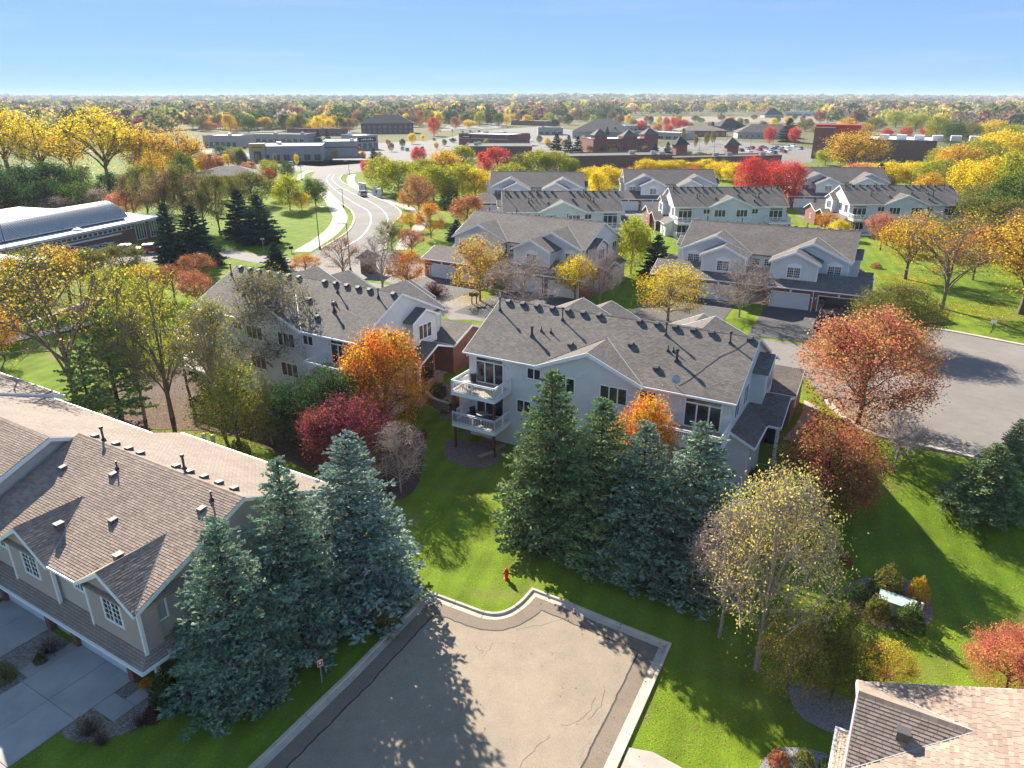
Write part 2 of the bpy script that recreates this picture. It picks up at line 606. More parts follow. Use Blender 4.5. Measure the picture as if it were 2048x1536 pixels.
# ------------------------------------------------------------------ ground and roads
def axis(lo, hi, step, far, ratio=1.22):
    a = list(np.arange(lo, hi + 0.01, step))
    x, d = hi, step
    while x < far[1]:
        d *= ratio
        x += d
        a.append(x)
    x, d = lo, step
    while x > far[0]:
        d *= ratio
        x -= d
        a.insert(0, x)
    return a
XS, YS = axis(-110, 110, 2.0, (-14000, 14000)), axis(-10, 190, 2.0, (-60, 16000))
V = np.array([(x, y, g(x, y)) for y in YS for x in XS])
nx = len(XS)
Fq = np.array([(j * nx + i, j * nx + i + 1, (j + 1) * nx + i + 1, (j + 1) * nx + i) for j in range(len(YS) - 1) for i in range(nx - 1)])
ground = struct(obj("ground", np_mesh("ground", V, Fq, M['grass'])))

def smooth(pts, n=6, closed=False):
    P_ = [Vector(p[:2]) for p in pts]
    out, m = [], len(P_)
    rng = range(m if closed else m - 1)
    for i in rng:
        p0 = P_[(i - 1) % m] if closed or i > 0 else P_[0]
        p1, p2 = P_[i], P_[(i + 1) % m]
        p3 = P_[(i + 2) % m] if closed or i + 2 < m else P_[-1]
        for k in range(n):
            t = k / n
            out.append(0.5 * ((2 * p1) + (p2 - p0) * t + (2 * p0 - 5 * p1 + 4 * p2 - p3) * t * t + (3 * p1 - p0 - 3 * p2 + p3) * t ** 3))
    if not closed:
        out.append(P_[-1])
    return out

def sheet(name, pts, m, off=0.02, kind=True, parent=None):
    """flat or draped sheet on the ground from a polygon of world points"""
    bm = bmesh.new()
    vs = [bm.verts.new((p[0], p[1], 0)) for p in pts]
    bm.faces.new(vs)
    bmesh.ops.triangulate(bm, faces=bm.faces[:])
    vvals = [uvA(p[0], p[1])[1] for p in pts]
    if min(vvals) < 10 and max(vvals) > -1:
        for c in np.arange(max(-1, min(vvals)), min(10, max(vvals)) + 0.5, 0.9):
            co = (A_O[0] + aV[0] * c, A_O[1] + aV[1] * c, 0)
            bmesh.ops.bisect_plane(bm, geom=bm.verts[:] + bm.edges[:] + bm.faces[:], plane_co=co, plane_no=(aV[0], aV[1], 0))
    for v in bm.verts:
        v.co.z = g(v.co.x, v.co.y) + off
    bmesh.ops.recalc_face_normals(bm, faces=bm.faces)
    for f in bm.faces:
        if f.normal.z < 0:
            f.normal_flip()
    me = bpy.data.meshes.new(name)
    bm.to_mesh(me)
    bm.free()
    me.materials.append(m)
    o = obj(name, me, parent)
    return struct(o) if kind and parent is None else o

def ribbon(name, pts, width, m, off=0.03, th=0.0, parent=None, kind=True):
    """strip along a path, laid on the ground, optionally raised with vertical sides"""
    b = MB()
    P_ = [Vector(p[:2]) for p in pts]
    rows = []
    for i, p in enumerate(P_):
        d = (P_[min(i + 1, len(P_) - 1)] - P_[max(i - 1, 0)]).normalized()
        n = Vector((-d.y, d.x)) * width / 2
        l, r = p + n, p - n
        z = g(p.x, p.y)
        rows.append([(l.x, l.y, z + off), (r.x, r.y, z + off), (l.x, l.y, z - 0.1), (r.x, r.y, z - 0.1)])
    vs = [q for row in rows for q in row]
    fs = []
    for i in range(len(rows) - 1):
        a, c = 4 * i, 4 * i + 4
        fs.append((a, a + 1, c + 1, c))
        if th:
            fs += [(a + 2, a, c, c + 2), (a + 1, a + 3, c + 3, c + 1)]
    b.add(vs, fs)
    o = b.build(name, m, parent)
    return struct(o) if kind and parent is None else o

def ua(u, v):
    return (A_O[0] + aU[0] * u + aV[0] * v, A_O[1] + aU[1] * u + aV[1] * v)

gp = lambda L: [G(*p) for p in L]

# through road
left = [(600, 520), (639, 499), (680, 475), (699, 459), (708, 442), (707, 429), (699, 418), (684, 408), (668, 395), (654, 382), (640, 371), (629, 361), (624, 352), (632, 344), (640, 338)]
right = [(722, 338), (700, 345), (684, 351), (680, 358), (687, 366), (699, 372), (710, 378), (732, 388), (759, 399), (782, 409), (798, 420), (802, 430), (794, 440), (785, 449), (776, 470), (770, 499), (764, 520), (760, 545), (690, 560)]
sheet("road", [tuple(p) for p in smooth(gp(left))] + [tuple(p) for p in smooth(gp(right))], M['road'], 0.02)
sheet("cross_street", gp([(430, 331), (560, 341), (640, 345), (700, 347), (735, 341), (800, 331), (790, 321), (700, 329), (640, 333), (560, 328), (430, 318)]), M['road'], 0.012)
sheet("entrance_street", gp([(455, 498), (530, 512), (610, 518), (690, 520), (770, 505), (850, 512), (870, 545), (900, 575), (965, 640), (900, 640), (840, 585), (760, 560), (690, 560), (600, 545), (520, 528), (440, 512)]), M['asphalt_grey'], 0.026)
for nm, pl, wd in (("lane_line", [(690, 394), (717, 411), (735, 421), (742, 436), (738, 454), (722, 474), (704, 486), (680, 500)], 0.32),
                   ("lane_line", [(700, 384), (725, 396), (753, 411), (770, 426), (776, 442), (768, 462)], 0.26),
                   ("lane_line", [(690, 394), (672, 381), (658, 368), (653, 358), (660, 349)], 0.28),
                   ("lane_line", [(700, 384), (684, 376), (670, 366), (664, 358), (668, 350)], 0.22)):
    ribbon(nm, smooth(gp(pl)), wd, M['paint'], 0.03)
ribbon("sidewalk", smooth(gp([(603, 504), (644, 479), (669, 458), (680, 438), (677, 425), (667, 408), (659, 396), (648, 384)])), 3.4, M['walk'], 0.045, 0.05)
ribbon("sidewalk", smooth(gp([(705, 349), (701, 359), (706, 369), (722, 379), (750, 390), (780, 402), (806, 412), (832, 424), (842, 440), (836, 458), (816, 476), (800, 500)])), 2.6, M['walk'], 0.045, 0.05)
ribbon("sidewalk", smooth(gp([(560, 372), (585, 362), (600, 356), (604, 349), (622, 341)])), 2.4, M['walk'], 0.045, 0.05)
ribbon("kerb", smooth(gp(left[1:11])), 0.45, M['concrete'], 0.13, 0.13)
ribbon("kerb", smooth(gp(right[2:16])), 0.45, M['concrete'], 0.13, 0.13)

# private street behind the grey townhouses with its wide turning area
sheet("private_street", [ua(-42, 25), ua(-42, 33.5), ua(32, 35), ua(60, 35), ua(60, 25), ua(30, 24)], M['asphalt_grey'], 0.022)
turn = [(1600, 742), (1700, 700), (1790, 690), (1822, 686), (1838, 676), (1846, 664), (1870, 658), (1950, 671), (2048, 690), (2250, 726)]
low_edge = [(2320, 1010), (2048, 940), (1960, 918), (1850, 893), (1745, 868), (1690, 838), (1650, 800)]
sheet("turning_area", gp(turn) + gp(low_edge), M['asphalt_grey'], 0.03)
ribbon("kerb", smooth(gp([(1760, 698), (1800, 690), (1828, 684), (1842, 672), (1850, 662), (1875, 659), (1950, 672), (2048, 691), (2250, 728)])), 0.55, M['concrete'], 0.12, 0.12)
ribbon("kerb", smooth(gp(low_edge)), 0.5, M['concrete'], 0.12, 0.12)

# asphalt court in front, with kerb-and-gutter laid in separate lengths
edge_px = [(360, 1680), (500, 1536), (700, 1344), (858, 1184), (925, 1209), (975, 1226), (1008, 1224), (1038, 1206), (1064, 1178), (1130, 1203), (1230, 1245), (1343, 1290), (1290, 1412), (1235, 1536), (1165, 1700)]
E_ = gp(edge_px)
path = [Vector(p[:2]) for p in E_[:4]] + [Vector(p) for p in smooth(E_[3:9], 5)][1:] + [Vector(p[:2]) for p in E_[9:]]
ctr = sum(path, Vector((0, 0))) / len(path)
court = sheet("court_pavement", [tuple(p) for p in path], M['asphalt'], 0.02)
kerb = struct(obj("court_kerb", None))
cum = [0.0]
for i in range(1, len(path)):
    cum.append(cum[-1] + (path[i] - path[i - 1]).length)
def on_path(s):
    for i in range(1, len(path)):
        if s <= cum[i] or i == len(path) - 1:
            t = (s - cum[i - 1]) / (cum[i] - cum[i - 1])
            return path[i - 1].lerp(path[i], t)
def offset_path(pth, d):
    out = []
    for i, p in enumerate(pth):
        a = (p - pth[max(i - 1, 0)])
        b = (pth[min(i + 1, len(pth) - 1)] - p)
        a = a.normalized() if a.length > 1e-6 else b.normalized()
        b = b.normalized() if b.length > 1e-6 else a
        n = (Vector((a.y, -a.x)) + Vector((b.y, -b.x)))
        n.normalize()
        k = max(0.35, n.dot(Vector((a.y, -a.x))))
        out.append(p + n * d / k)
    return out
breaks = [0.0]
keys = [cum[3], cum[cum.index(cum[-1]) - 0]]
cut = sorted(set([round(c, 3) for i, c in enumerate(cum) if i in (0, 1, 2, 3, len(cum) - 4, len(cum) - 3, len(cum) - 2, len(cum) - 1)] + [round(cum[3] + k * (cum[-7] - cum[3]) / 4, 3) for k in range(1, 5)]))
fine = []
for a, b_ in zip(cut, cut[1:]):
    n = max(1, round((b_ - a) / 3.1))
    fine += [a + (b_ - a) * k / n for k in range(n)]
fine.append(cut[-1])
for a, b_ in zip(fine, fine[1:]):
    ss = [a + 0.022] + [c for c in cum if a + 0.05 < c < b_ - 0.05] + [b_ - 0.022]
    pl = [on_path(s) for s in ss]
    # use the whole path's mitre directions
    def off_at(s, d):
        e = 0.02
        p = on_path(s)
        t1 = (p - on_path(max(0, s - e)))
        t2 = (on_path(min(cum[-1], s + e)) - p)
        for c, q in zip(cum, path):
            if abs(c - s) < 0.03 and 0 < c < cum[-1]:
                t1 = q - on_path(c - 0.1)
                t2 = on_path(c + 0.1) - q
                p = q
        t1 = t1.normalized() if t1.length > 1e-9 else t2.normalized()
        t2 = t2.normalized() if t2.length > 1e-9 else t1
        n = (Vector((t1.y, -t1.x)) + Vector((t2.y, -t2.x))).normalized()
        k = max(0.35, n.dot(Vector((t1.y, -t1.x))))
        return p + n * d / k
    prof = [(0.0, -0.2), (0.0, 0.135), (0.16, 0.135), (0.2, 0.03), (0.56, 0.012 + 0.016), (0.56, -0.2)]
    b = MB()
    vs, fs = [], []
    for s in ss:
        for d, z in prof:
            q = off_at(s, d)
            vs.append((q.x, q.y, g(q.x, q.y) + z))
    n = len(prof)
    for i in range(len(ss) - 1):
        for k in range(n):
            fs.append((i * n + k, i * n + (k + 1) % n, (i + 1) * n + (k + 1) % n, (i + 1) * n + k))
    fs += [tuple(range(n)), tuple(range((len(ss) - 1) * n, len(ss) * n))]
    b.add(vs, fs).build("kerb_segment", M['concrete'], kerb)
seal = offset_path(path, 1.45)
rnd = random.Random(5)
def jag(pl, step=0.35, amp=0.035):
    out = []
    for a, b_ in zip(pl, pl[1:]):
        n = max(1, int((b_ - a).length / step))
        for k in range(n):
            q = a.lerp(b_, k / n)
            out.append(Vector((q.x + rnd.uniform(-amp, amp), q.y + rnd.uniform(-amp, amp))))
    out.append(pl[-1])
    return out
# browner edge strip between seal and gutter, and a few hairline cracks
M['asphalt_edge'] = asphalt("edge_asphalt", (0.225, 0.172, 0.125))
def clean(pl, d):
    def dist(q):
        best = 1e9
        for a, c in zip(path, path[1:]):
            ab = c - a
            t = max(0.0, min(1.0, (q - a).dot(ab) / max(1e-9, ab.dot(ab))))
            best = min(best, (q - (a + ab * t)).length)
        return best
    return [q for q in pl if dist(q) > d - 0.03]
inner = clean(offset_path(path, 0.5), 0.5)
outer = clean(offset_path(path, 1.4), 1.4)
sheet("edge_strip", [tuple(q) for q in inner] + [tuple(q) for q in reversed(outer)], M['asphalt_edge'], 0.023, parent=court)
seal = clean(offset_path(path, 1.45), 1.45)
ribbon("crack_seal", jag(seal), 0.09, M['crack'], 0.026, parent=court)
for pl in ([(1190, 1392), (1180, 1420), (1155, 1445), (1120, 1450)], [(1210, 1370), (1205, 1405), (1175, 1440)], [(1100, 1470), (1060, 1510), (1040, 1536)], [(1030, 1258), (1080, 1250), (1135, 1236)]):
    ribbon("hairline_crack", jag([Vector(q[:2]) for q in gp(pl)], 0.25, 0.10), 0.012, M['crack'], 0.027, parent=court)
# ------------------------------------------------------------------ grey townhouses
def islands(b):
    """the separate pieces of a builder, one builder each"""
    par = list(range(len(b.v)))
    def find(i):
        while par[i] != i:
            par[i] = par[par[i]]
            i = par[i]
        return i
    for f in b.f:
        for j in f[1:]:
            par[find(j)] = find(f[0])
    out = {}
    for f in b.f:
        out.setdefault(find(f[0]), []).append(f)
    res = []
    for fs in out.values():
        ids = sorted({i for f in fs for i in f})
        mp = {i: k for k, i in enumerate(ids)}
        q = MB()
        q.add([b.v[i] for i in ids], [tuple(mp[i] for i in f) for f in fs])
        res.append(q)
    return res

def win_mesh(w_, h_, tw=0.09, n=2):
    b = MB()
    b.box(0, w_, -0.06, 0.02, 0, tw); b.box(0, w_, -0.06, 0.02, h_ - tw, h_)
    b.box(0, tw, -0.06, 0.02, tw, h_ - tw); b.box(w_ - tw, w_, -0.06, 0.02, tw, h_ - tw)
    for k in range(1, n):
        x = tw + (w_ - 2 * tw) * k / n
        b.box(x - 0.045, x + 0.045, -0.05, 0.02, tw, h_ - tw)
    return b

def window(parent, loc, rotz, w_, h_, n=2, grid=None, frame=0.09, pane='glass', sill=False, blind=0):
    key = ('win', round(w_, 2), round(h_, 2), n, frame)
    f = obj("window", cached(key, lambda: win_mesh(w_, h_, frame, n).mesh("window", M['white'])), parent, loc, rotz)
    pw = (w_ - 2 * frame) / n
    for k in range(n):
        x0 = frame + k * pw + (0.045 if k else 0)
        x1 = frame + (k + 1) * pw - (0.045 if k < n - 1 else 0)
        def mk():
            b = MB()
            b.box(0, x1 - x0, -0.022, 0.0, 0, h_ - 2 * frame)
            return b.mesh("pane", M[pane])
        pane_o = obj("pane", cached(('pane', round(x1 - x0, 3), round(h_, 2), frame, pane), mk), f, (x0, 0, frame))
    if grid:
        def mg():
            b = MB()
            for k in range(n):
                x0 = frame + k * pw
                for i in range(1, grid[0]):
                    x = x0 + pw * i / grid[0]
                    b.box(x - 0.018, x + 0.018, -0.04, -0.02, frame, h_ - frame)
            for j in range(1, grid[1]):
                z = frame + (h_ - 2 * frame) * j / grid[1]
                b.box(frame, w_ - frame, -0.038, -0.022, z - 0.018, z + 0.018)
            return b.mesh("muntins", M['white'])
        obj("muntins", cached(('munt', round(w_, 2), round(h_, 2), n, grid), mg), f)
    return f

def slider(parent, loc, w_=2.75, h_=2.35):
    """patio door of three panels under a transom"""
    def mk():
        b = MB()
        t, zt = 0.08, h_ - 0.42
        for z0, z1 in ((0, t), (zt, zt + t), (h_ - t, h_)):
            b.box(0, w_, -0.07, 0.02, z0, z1)
        for x in (0, w_ - t):
            b.box(x, x + t, -0.07, 0.02, t, h_ - t)
        for k in (1, 2):
            x = w_ * k / 3
            b.box(x - 0.05, x + 0.05, -0.06, 0.02, t, zt)
        return b.mesh("patio_door", M['white'])
    d = obj("patio_door", cached(('slider', w_, h_), mk), parent, loc)
    for k in range(3):
        def mp(k=k):
            return MB().box(0, w_ / 3 - 0.11, -0.025, 0.0, 0, h_ - 0.58).mesh("pane", M['glass'])
        obj("pane", cached(('slp', w_, h_), mp), d, (k * w_ / 3 + 0.06, 0, 0.08))
    obj("transom", cached(('slt', w_, h_), lambda: MB().box(0.08, w_ - 0.08, -0.025, 0, h_ - 0.34, h_ - 0.08).mesh("transom", M['glass'])), d)
    return d

S_MAIN = 3.1 / 6.45

def gable_roof(xc, hw, y0, y1, ze, zp, th=0.14):
    """ridge along y from y0 to y1"""
    b = MB()
    b.slab([(xc - hw, y0, ze), (xc, y0, zp), (xc, y1, zp), (xc - hw, y1, ze)], th)
    b.slab([(xc, y0, zp), (xc + hw, y0, ze), (xc + hw, y1, ze), (xc, y1, zp)], th)
    return b

def gable_trim(xc, hw, y, ze, zp, out):
    """white rake boards on the gable face at y; out = -1 or 1"""
    b = MB()
    y0, y1 = (y - 0.05, y + 0.03) if out < 0 else (y - 0.03, y + 0.05)
    for s in (-1, 1):
        b.prism([(xc + s * hw, ze - 0.28), (xc + s * hw, ze + 0.0), (xc, zp + 0.0), (xc, zp - 0.32)], 1, y0, y1)
    return b

def gable_soffit(xc, hw, y0, y1, ze, zp):
    b = MB()
    for s in (-1, 1):
        b.prism([(xc + s * hw, ze - 0.2), (xc + s * hw, ze - 0.15), (xc, zp - 0.15), (xc, zp - 0.2)], 1, y0, y1)
    return b

def rail_mesh(u0, u1, v0, v1, z, wall_v):
    b = MB()
    h = 0.98
    seg = [((u0, wall_v), (u0, v0)), ((u0, v0), (u1, v0)), ((u1, v0), (u1, wall_v))]
    for (a, c) in seg:
        b.bar((a[0], a[1], z + h), (c[0], c[1], z + h), 0.08, 0.06)
        b.bar((a[0], a[1], z + h - 0.14), (c[0], c[1], z + h - 0.14), 0.04, 0.04)
        b.bar((a[0], a[1], z + 0.08), (c[0], c[1], z + 0.08), 0.05, 0.05)
        L = math.dist(a, c)
        n = int(L / 0.15)
        for i in range(n + 1):
            t = i / n
            x, y = a[0] + (c[0] - a[0]) * t, a[1] + (c[1] - a[1]) * t
            r = 0.045 if i in (0, n, n // 2) else 0.011
            b.box(x - r, x + r, y - r, y + r, z + 0.0, z + h - 0.02)
    return b

def deck(root, u0, u1, z, v0=-2.4):
    d = obj("deck", cached(('deck', u0, u1, z), lambda: MB().box(u0 + 0.06, u1 - 0.06, v0 + 0.06, 0.44, z + 0.06, z + 0.15).mesh("deck", M['deck'])), root)
    fb = MB()
    fb.box(u0, u1, v0, v0 + 0.05, z - 0.2, z + 0.14)
    fb.box(u0, u0 + 0.05, v0 + 0.05, 0.43, z - 0.2, z + 0.14)
    fb.box(u1 - 0.05, u1, v0 + 0.05, 0.43, z - 0.2, z + 0.14)
    for k in range(1, 8):
        x = u0 + (u1 - u0) * k / 8
        fb.box(x - 0.03, x + 0.03, v0 + 0.06, 0.42, z - 0.16, z + 0.05)
    obj("deck_fascia", cached(('dfas', u0, u1, z), lambda: fb.mesh("deck_fascia", M['white'])), d)
    obj("railing", cached(('rail', u0, u1, z), lambda: rail_mesh(u0 + 0.06, u1 - 0.06, v0 + 0.06, 0, z + 0.15, 0.40).mesh("railing", M['white'])), d)
    return d

PIPES = [(0.7, 5.11, 1.15, .06), (5.14, 2.85, 0.85, .1), (6.9, 5.09, 1.1, .06), (5.68, 3.54, .45, .04), (6.58, 3.55, .45, .04), (15.97, 5.22, 1.05, .06), (16.7, 3.66, .5, .04), (17.13, 3.7, .42, .04), (17.67, 2.84, .95, .1), (20.97, 5.42, .9, .06)]
VENTS = [(1.01, 6.15), (2.48, 6.15), (3.88, 6.16), (5.41, 6.14), (6.89, 6.15), (8.33, 6.15), (9.81, 6.15), (13.39, 6.15), (14.87, 6.16), (16.39, 6.13), (17.88, 6.1), (19.34, 6.08), (22.29, 6.06), (8.84, 2.61), (13.66, 3.64), (16.43, 1.8)]

def vent_mesh():
    b = MB()
    b.prism([(-0.2, -0.06), (-0.26, 0.14), (-0.05, 0.26), (0.2, 0.24), (0.22, 0.02)], 0, -0.2, 0.2)
    return b.mesh("roof_vent", M['vent'])

def pipe_mesh(h, r):
    b = MB()
    b.tube((0, 0, -0.2), (0, 0, h), r, r, 8)
    b.lathe([(r + 0.1, -0.05), (r + 0.07, 0.1), (r + 0.01, 0.2)], 8)
    if r > 0.05:
        b.lathe([(r + 0.05, h - 0.12), (r + 0.06, h - 0.04), (r + 0.02, h + 0.03)], 8)
    return b.mesh("vent_pipe", M['pipe'])

def downspout(root, u, v, z0, z1, out=(0, -1)):
    b = MB()
    b.box(u - 0.05, u + 0.05, v - 0.04, v + 0.04, z0, z1)
    b.bar((u, v, z0 + 0.05), (u + out[0] * 0.7, v + out[1] * 0.7, z0 - 0.05), 0.09, 0.07)
    return b.build("downspout", M['white'], root)

def townhouse(label, mid, deg, rear=True, front=True, sealed=False, open_door=False, decks=True, group="grey townhouses"):
    h = R(deg)
    ca, sa = math.cos(h), math.sin(h)
    ox = mid[0] - (ca * 11.5 - sa * 6.45)
    oy = mid[1] - (sa * 11.5 + ca * 6.45)
    root = thing("townhouse", label, "townhouse", (ox, oy, 0), h, group)
    def part(name, key, fn, m, parent=root):
        ms = cached(('T', key), lambda: [q.mesh(name, M[m]) for q in (islands(fn()) if name not in ("ridge_cap", "roof", "deck") else [fn()])])
        os_ = [obj(name, q, parent) for q in ms]
        if name == "ridge_cap":
            os_[0]["kind"] = "stuff"
        return os_[0]
    zs = lambda v: 5.9 + S_MAIN * v
    # body
    part("wall", "body", lambda: MB().prism([(0.45, -2.8), (0.45, zs(0.45) - 0.17), (6.45, zs(6.45) - 0.17), (12.45, zs(0.45) - 0.17), (12.45, -0.5)], 0, 0.3, 22.7), 'siding')
    def roofm():
        b = MB()
        if rear:
            b.slab([(0, 0, 5.9), (7.3, 0, 5.9), (7.3, 0.4, zs(0.4)), (15.7, 0.4, zs(0.4)), (15.7, 0, 5.9), (23, 0, 5.9), (23, 6.45, 9.0), (0, 6.45, 9.0)], 0.14)
        else:
            b.slab([(0, 0, 5.9), (23, 0, 5.9), (23, 6.45, 9.0), (0, 6.45, 9.0)], 0.14)
        b.slab([(0, 6.45, 9.0), (23, 6.45, 9.0), (23, 12.9, 5.9), (0, 12.9, 5.9)], 0.14)
        return b
    roof = part("roof", "roof" + str(rear), roofm, 'roof')
    def ridge():
        b = MB()
        for k in range(46):
            b.prism([(6.45 - 0.16, 9.0 - 0.07 + 0.012), (6.45, 9.03), (6.45 + 0.16, 9.0 - 0.07 + 0.012)], 0, k * 0.5 + 0.01, k * 0.5 + 0.485)
        return b
    part("ridge_cap", "ridge", ridge, 'roof', roof)
    def rakes():
        b = MB()
        for u0, u1 in ((-0.04, 0.0), (23.0, 23.04)):
            b.prism([(-0.02, 5.68), (-0.02, 5.88), (6.45, 8.985), (12.92, 5.88), (12.92, 5.68), (6.45, 8.78)], 0, u0, u1)
        for u0, u1 in ((0.0, 0.3), (22.7, 23.0)):
            b.prism([(0.02, 5.70), (0.02, 5.75), (6.45, 8.85), (12.88, 5.75), (12.88, 5.70), (6.45, 8.80)], 0, u0 + 0.004, u1 - 0.004)
        return b
    part("rake_board", "rakes", rakes, 'white')
    def gut():
        b = MB()
        for a, c in ((-0.02, 6.9), (16.1, 23.02)):
            b.box(a, c, -0.11, 0.0, 5.74, 5.87)
            b.box(a, c, 0.0, 0.44, 5.70, 5.735)
        return b
    part("gutter", "gutR", gut, 'white')
    if rear:
        part("gable_wall", "rgw", lambda: MB().prism([(7.35, -2.8), (7.35, 5.72), (11.5, 7.46), (15.65, 5.72), (15.65, -2.8)], 1, 0.2, 1.2), 'siding')
        part("gable_roof", "rgr", lambda: gable_roof(11.5, 4.6, -0.1, 4.15, 5.86, 7.78), 'roof')
        part("gable_trim", "rgt", lambda: gable_trim(11.5, 4.6, -0.12, 5.86, 7.78, -1).add(*(lambda q: (q.v, q.f))(gable_soffit(11.5, 4.6, -0.09, 0.19, 5.86, 7.78))), 'white')
        def vall():
            b = MB()
            for s in (-1, 1):
                b.tube((11.5 + s * 4.6, -0.02, 5.9), (11.5, 3.95, 7.82), 0.035, 0.035, 5)
            return b
        part("valley_flashing", "rval", vall, 'flash')
        for s in (0, 1):
            f = (lambda u, w_: u) if s == 0 else (lambda u, w_: 23 - u - w_)
            slider(root, (f(1.0, 2.75), 0.45, 3.2))
            slider(root, (f(1.0, 2.75), 0.45, 0.28))
            window(root, (f(5.95, 1.35), 0.45, 4.4), 0, 1.35, 1.02, 2)
            window(root, (f(8.15, 2.3), 0.2, 3.85), 0, 2.3, 1.45, 3)
            window(root, (f(5.0, 1.4), 0.45, 1.15), 0, 1.4, 1.25, 2)
            window(root, (f(8.15, 2.3), 0.2, 0.8), 0, 2.3, 1.45, 3)
            if decks:
                u0, u1 = (0.25, 4.5) if s == 0 else (18.5, 22.75)
                deck(root, u0, u1, 3.0)
                deck(root, u0, u1, 0.1)
                for pu in (u0 + 0.2, u1 - 0.2):
                    for z0, z1 in ((-2.7, -0.1), (0.26, 2.8)):
                        obj("post", cached(('post', z0, z1), lambda: MB().box(-0.09, 0.09, -0.09, 0.09, z0, z1).mesh("post", M['post'])), root, (pu, -2.2, 0))
            lm = cached('lamp', lambda: MB().lathe([(0.05, 0), (0.09, 0.05), (0.08, 0.2), (0.03, 0.25)], 8).mesh("wall_lamp", M['white']))
            obj("wall_lamp", lm, root, (f(4.05, 0), 0.34, 4.9))
        downspout(root, 7.28, 0.36, -2.2, 5.75)
        downspout(root, 15.72, 0.36, -2.2, 5.75)
    # roof furniture
    for u, v, hh, r in PIPES:
        obj("vent_pipe", cached(('pipe', hh, r), lambda: pipe_mesh(hh, r)), roof, (u, v, zs(v)))
    for u, v in VENTS:
        obj("roof_vent", cached('vent', vent_mesh), roof, (u, v, zs(v)))
    # front: big gables and nested gables, mirrored about the middle
    for s in (0, 1):
        mx = (lambda u: u) if s == 0 else (lambda u: 23 - u)
        xb, xn = mx(17.85), mx(16.1)
        k = f"f{s}"
        part("gable_wall", k + "bw", lambda: MB().prism([(xb - 4.65, 2.6), (xb - 4.65, 5.75), (xb, 7.85), (xb + 4.65, 5.75), (xb + 4.65, 2.6)], 1, 11.5, 13.0), 'siding')
        part("gable_roof", k + "br", lambda: gable_roof(xb, 5.05, 7.6, 13.4, 5.9, 8.15), 'roof')
        part("gable_trim", k + "bt", lambda: gable_trim(xb, 5.05, 13.42, 5.9, 8.15, 1).add(*(lambda q: (q.v, q.f))(gable_soffit(xb, 5.05, 13.01, 13.39, 5.9, 8.15))), 'white')
        part("gable_wall", k + "nw", lambda: MB().prism([(xn - 2.9, 2.6), (xn - 2.9, 5.72), (xn, 7.05), (xn + 2.9, 5.72), (xn + 2.9, 2.6)], 1, 12.6, 16.0), 'siding')
        part("gable_roof", k + "nr", lambda: gable_roof(xn, 3.3, 12.0, 16.4, 5.85, 7.37), 'roof')
        part("gable_trim", k + "nt", lambda: gable_trim(xn, 3.3, 16.42, 5.85, 7.37, 1).add(*(lambda q: (q.v, q.f))(gable_soffit(xn, 3.3, 16.01, 16.39, 5.85, 7.37))), 'white')
        if front:
            def fval():
                b = MB()
                sx = 1 if s == 0 else -1
                b.tube((xb + sx * 5.05, 13.0, 5.93), (xb, 8.2, 8.18), 0.035, 0.035, 5)
                b.tube((xb - sx * 5.05, 12.9, 5.93), (xb, 8.2, 8.18), 0.035, 0.035, 5)
                return b
            part("valley_flashing", k + "fv", fval, 'flash')
            for xw, yw, z0 in ((xn, 16.0, 3.75), (mx(20.85), 13.0, 3.75)):
                wd = window(root, (xw + 0.9, yw, z0), math.pi, 1.8, 1.55, 2, (3, 4), 0.13)
                obj("window_pediment", cached('pedi', lambda: MB().prism([(-0.1, 1.55), (-0.1, 1.72), (0.9, 2.08), (1.9, 1.72), (1.9, 1.55)], 1, -0.05, 0.02).mesh("window_pediment", M['white'])), wd)
            window(root, (mx(12.3) + 0.55, 12.45, 4.3), math.pi, 1.1, 1.05, 1, (3, 3))
            wt = MB()
            for xx in (xn - 2.9, xn + 2.9):
                wt.box(xx - 0.07, xx + 0.07, 15.93, 16.03, 3.0, 5.7)
            wt.box(mx(22.5) - 0.07, mx(22.5) + 0.07, 12.95, 13.03, 3.0, 5.7)
            part("corner_board", k + "cb", lambda: wt, 'white')
    # attached brick garages
    def groof():
        b = MB()
        b.slab([(-2.7, 17.75, 2.9), (-2.7, 14.1, 4.35), (25.7, 14.1, 4.35), (25.7, 17.75, 2.9)], 0.12)
        b.slab([(-2.7, 14.1, 4.35), (-2.7, 10.8, 3.05), (25.7, 10.8, 3.05), (25.7, 14.1, 4.35)], 0.12)
        return b
    part("garage_roof", "garr", groof, 'roof')
    def gtrim():
        b = MB()
        b.box(-2.72, 25.72, 17.75, 17.86, 2.74, 2.88)
        for u0, u1 in ((-2.76, -2.7), (25.7, 25.76)):
            b.prism([(10.78, 2.82), (10.78, 3.03), (14.1, 4.335), (17.77, 2.88), (17.77, 2.68), (14.1, 4.12)], 0, u0, u1)
        for u0, u1 in ((-2.72, 0.25), (22.75, 25.72)):
            b.box(u0, u1, 10.69, 10.8, 2.88, 3.02)
        b.box(-2.4, 25.4, 17.32, 17.74, 2.70, 2.735)
        return b
    part("garage_trim", "gart", gtrim, 'white')
    def gends():
        b = MB()
        for u0, u1 in ((-2.4, -2.15), (25.15, 25.4)):
            b.prism([(11.0, -0.6), (11.0, 2.95), (14.1, 4.2), (17.3, 2.85), (17.3, -0.3)], 0, u0, u1)
        b.box(-2.15, 0.3, 11.0, 11.25, -0.6, 2.9)
        b.box(22.7, 25.15, 11.0, 11.25, -0.6, 2.9)
        return b
    part("brick_wall", "gend", gends, 'brick')
    for uu, rot in ((25.4, math.pi / 2), (-2.4, -math.pi / 2)):
        window(root, (uu, 13.3 if rot > 0 else 14.2, 1.0), rot, 0.9, 1.1, 2)
    doors = [(-1.4, 3.3), (4.45, 9.15), (13.85, 18.55), (19.7, 24.4)]
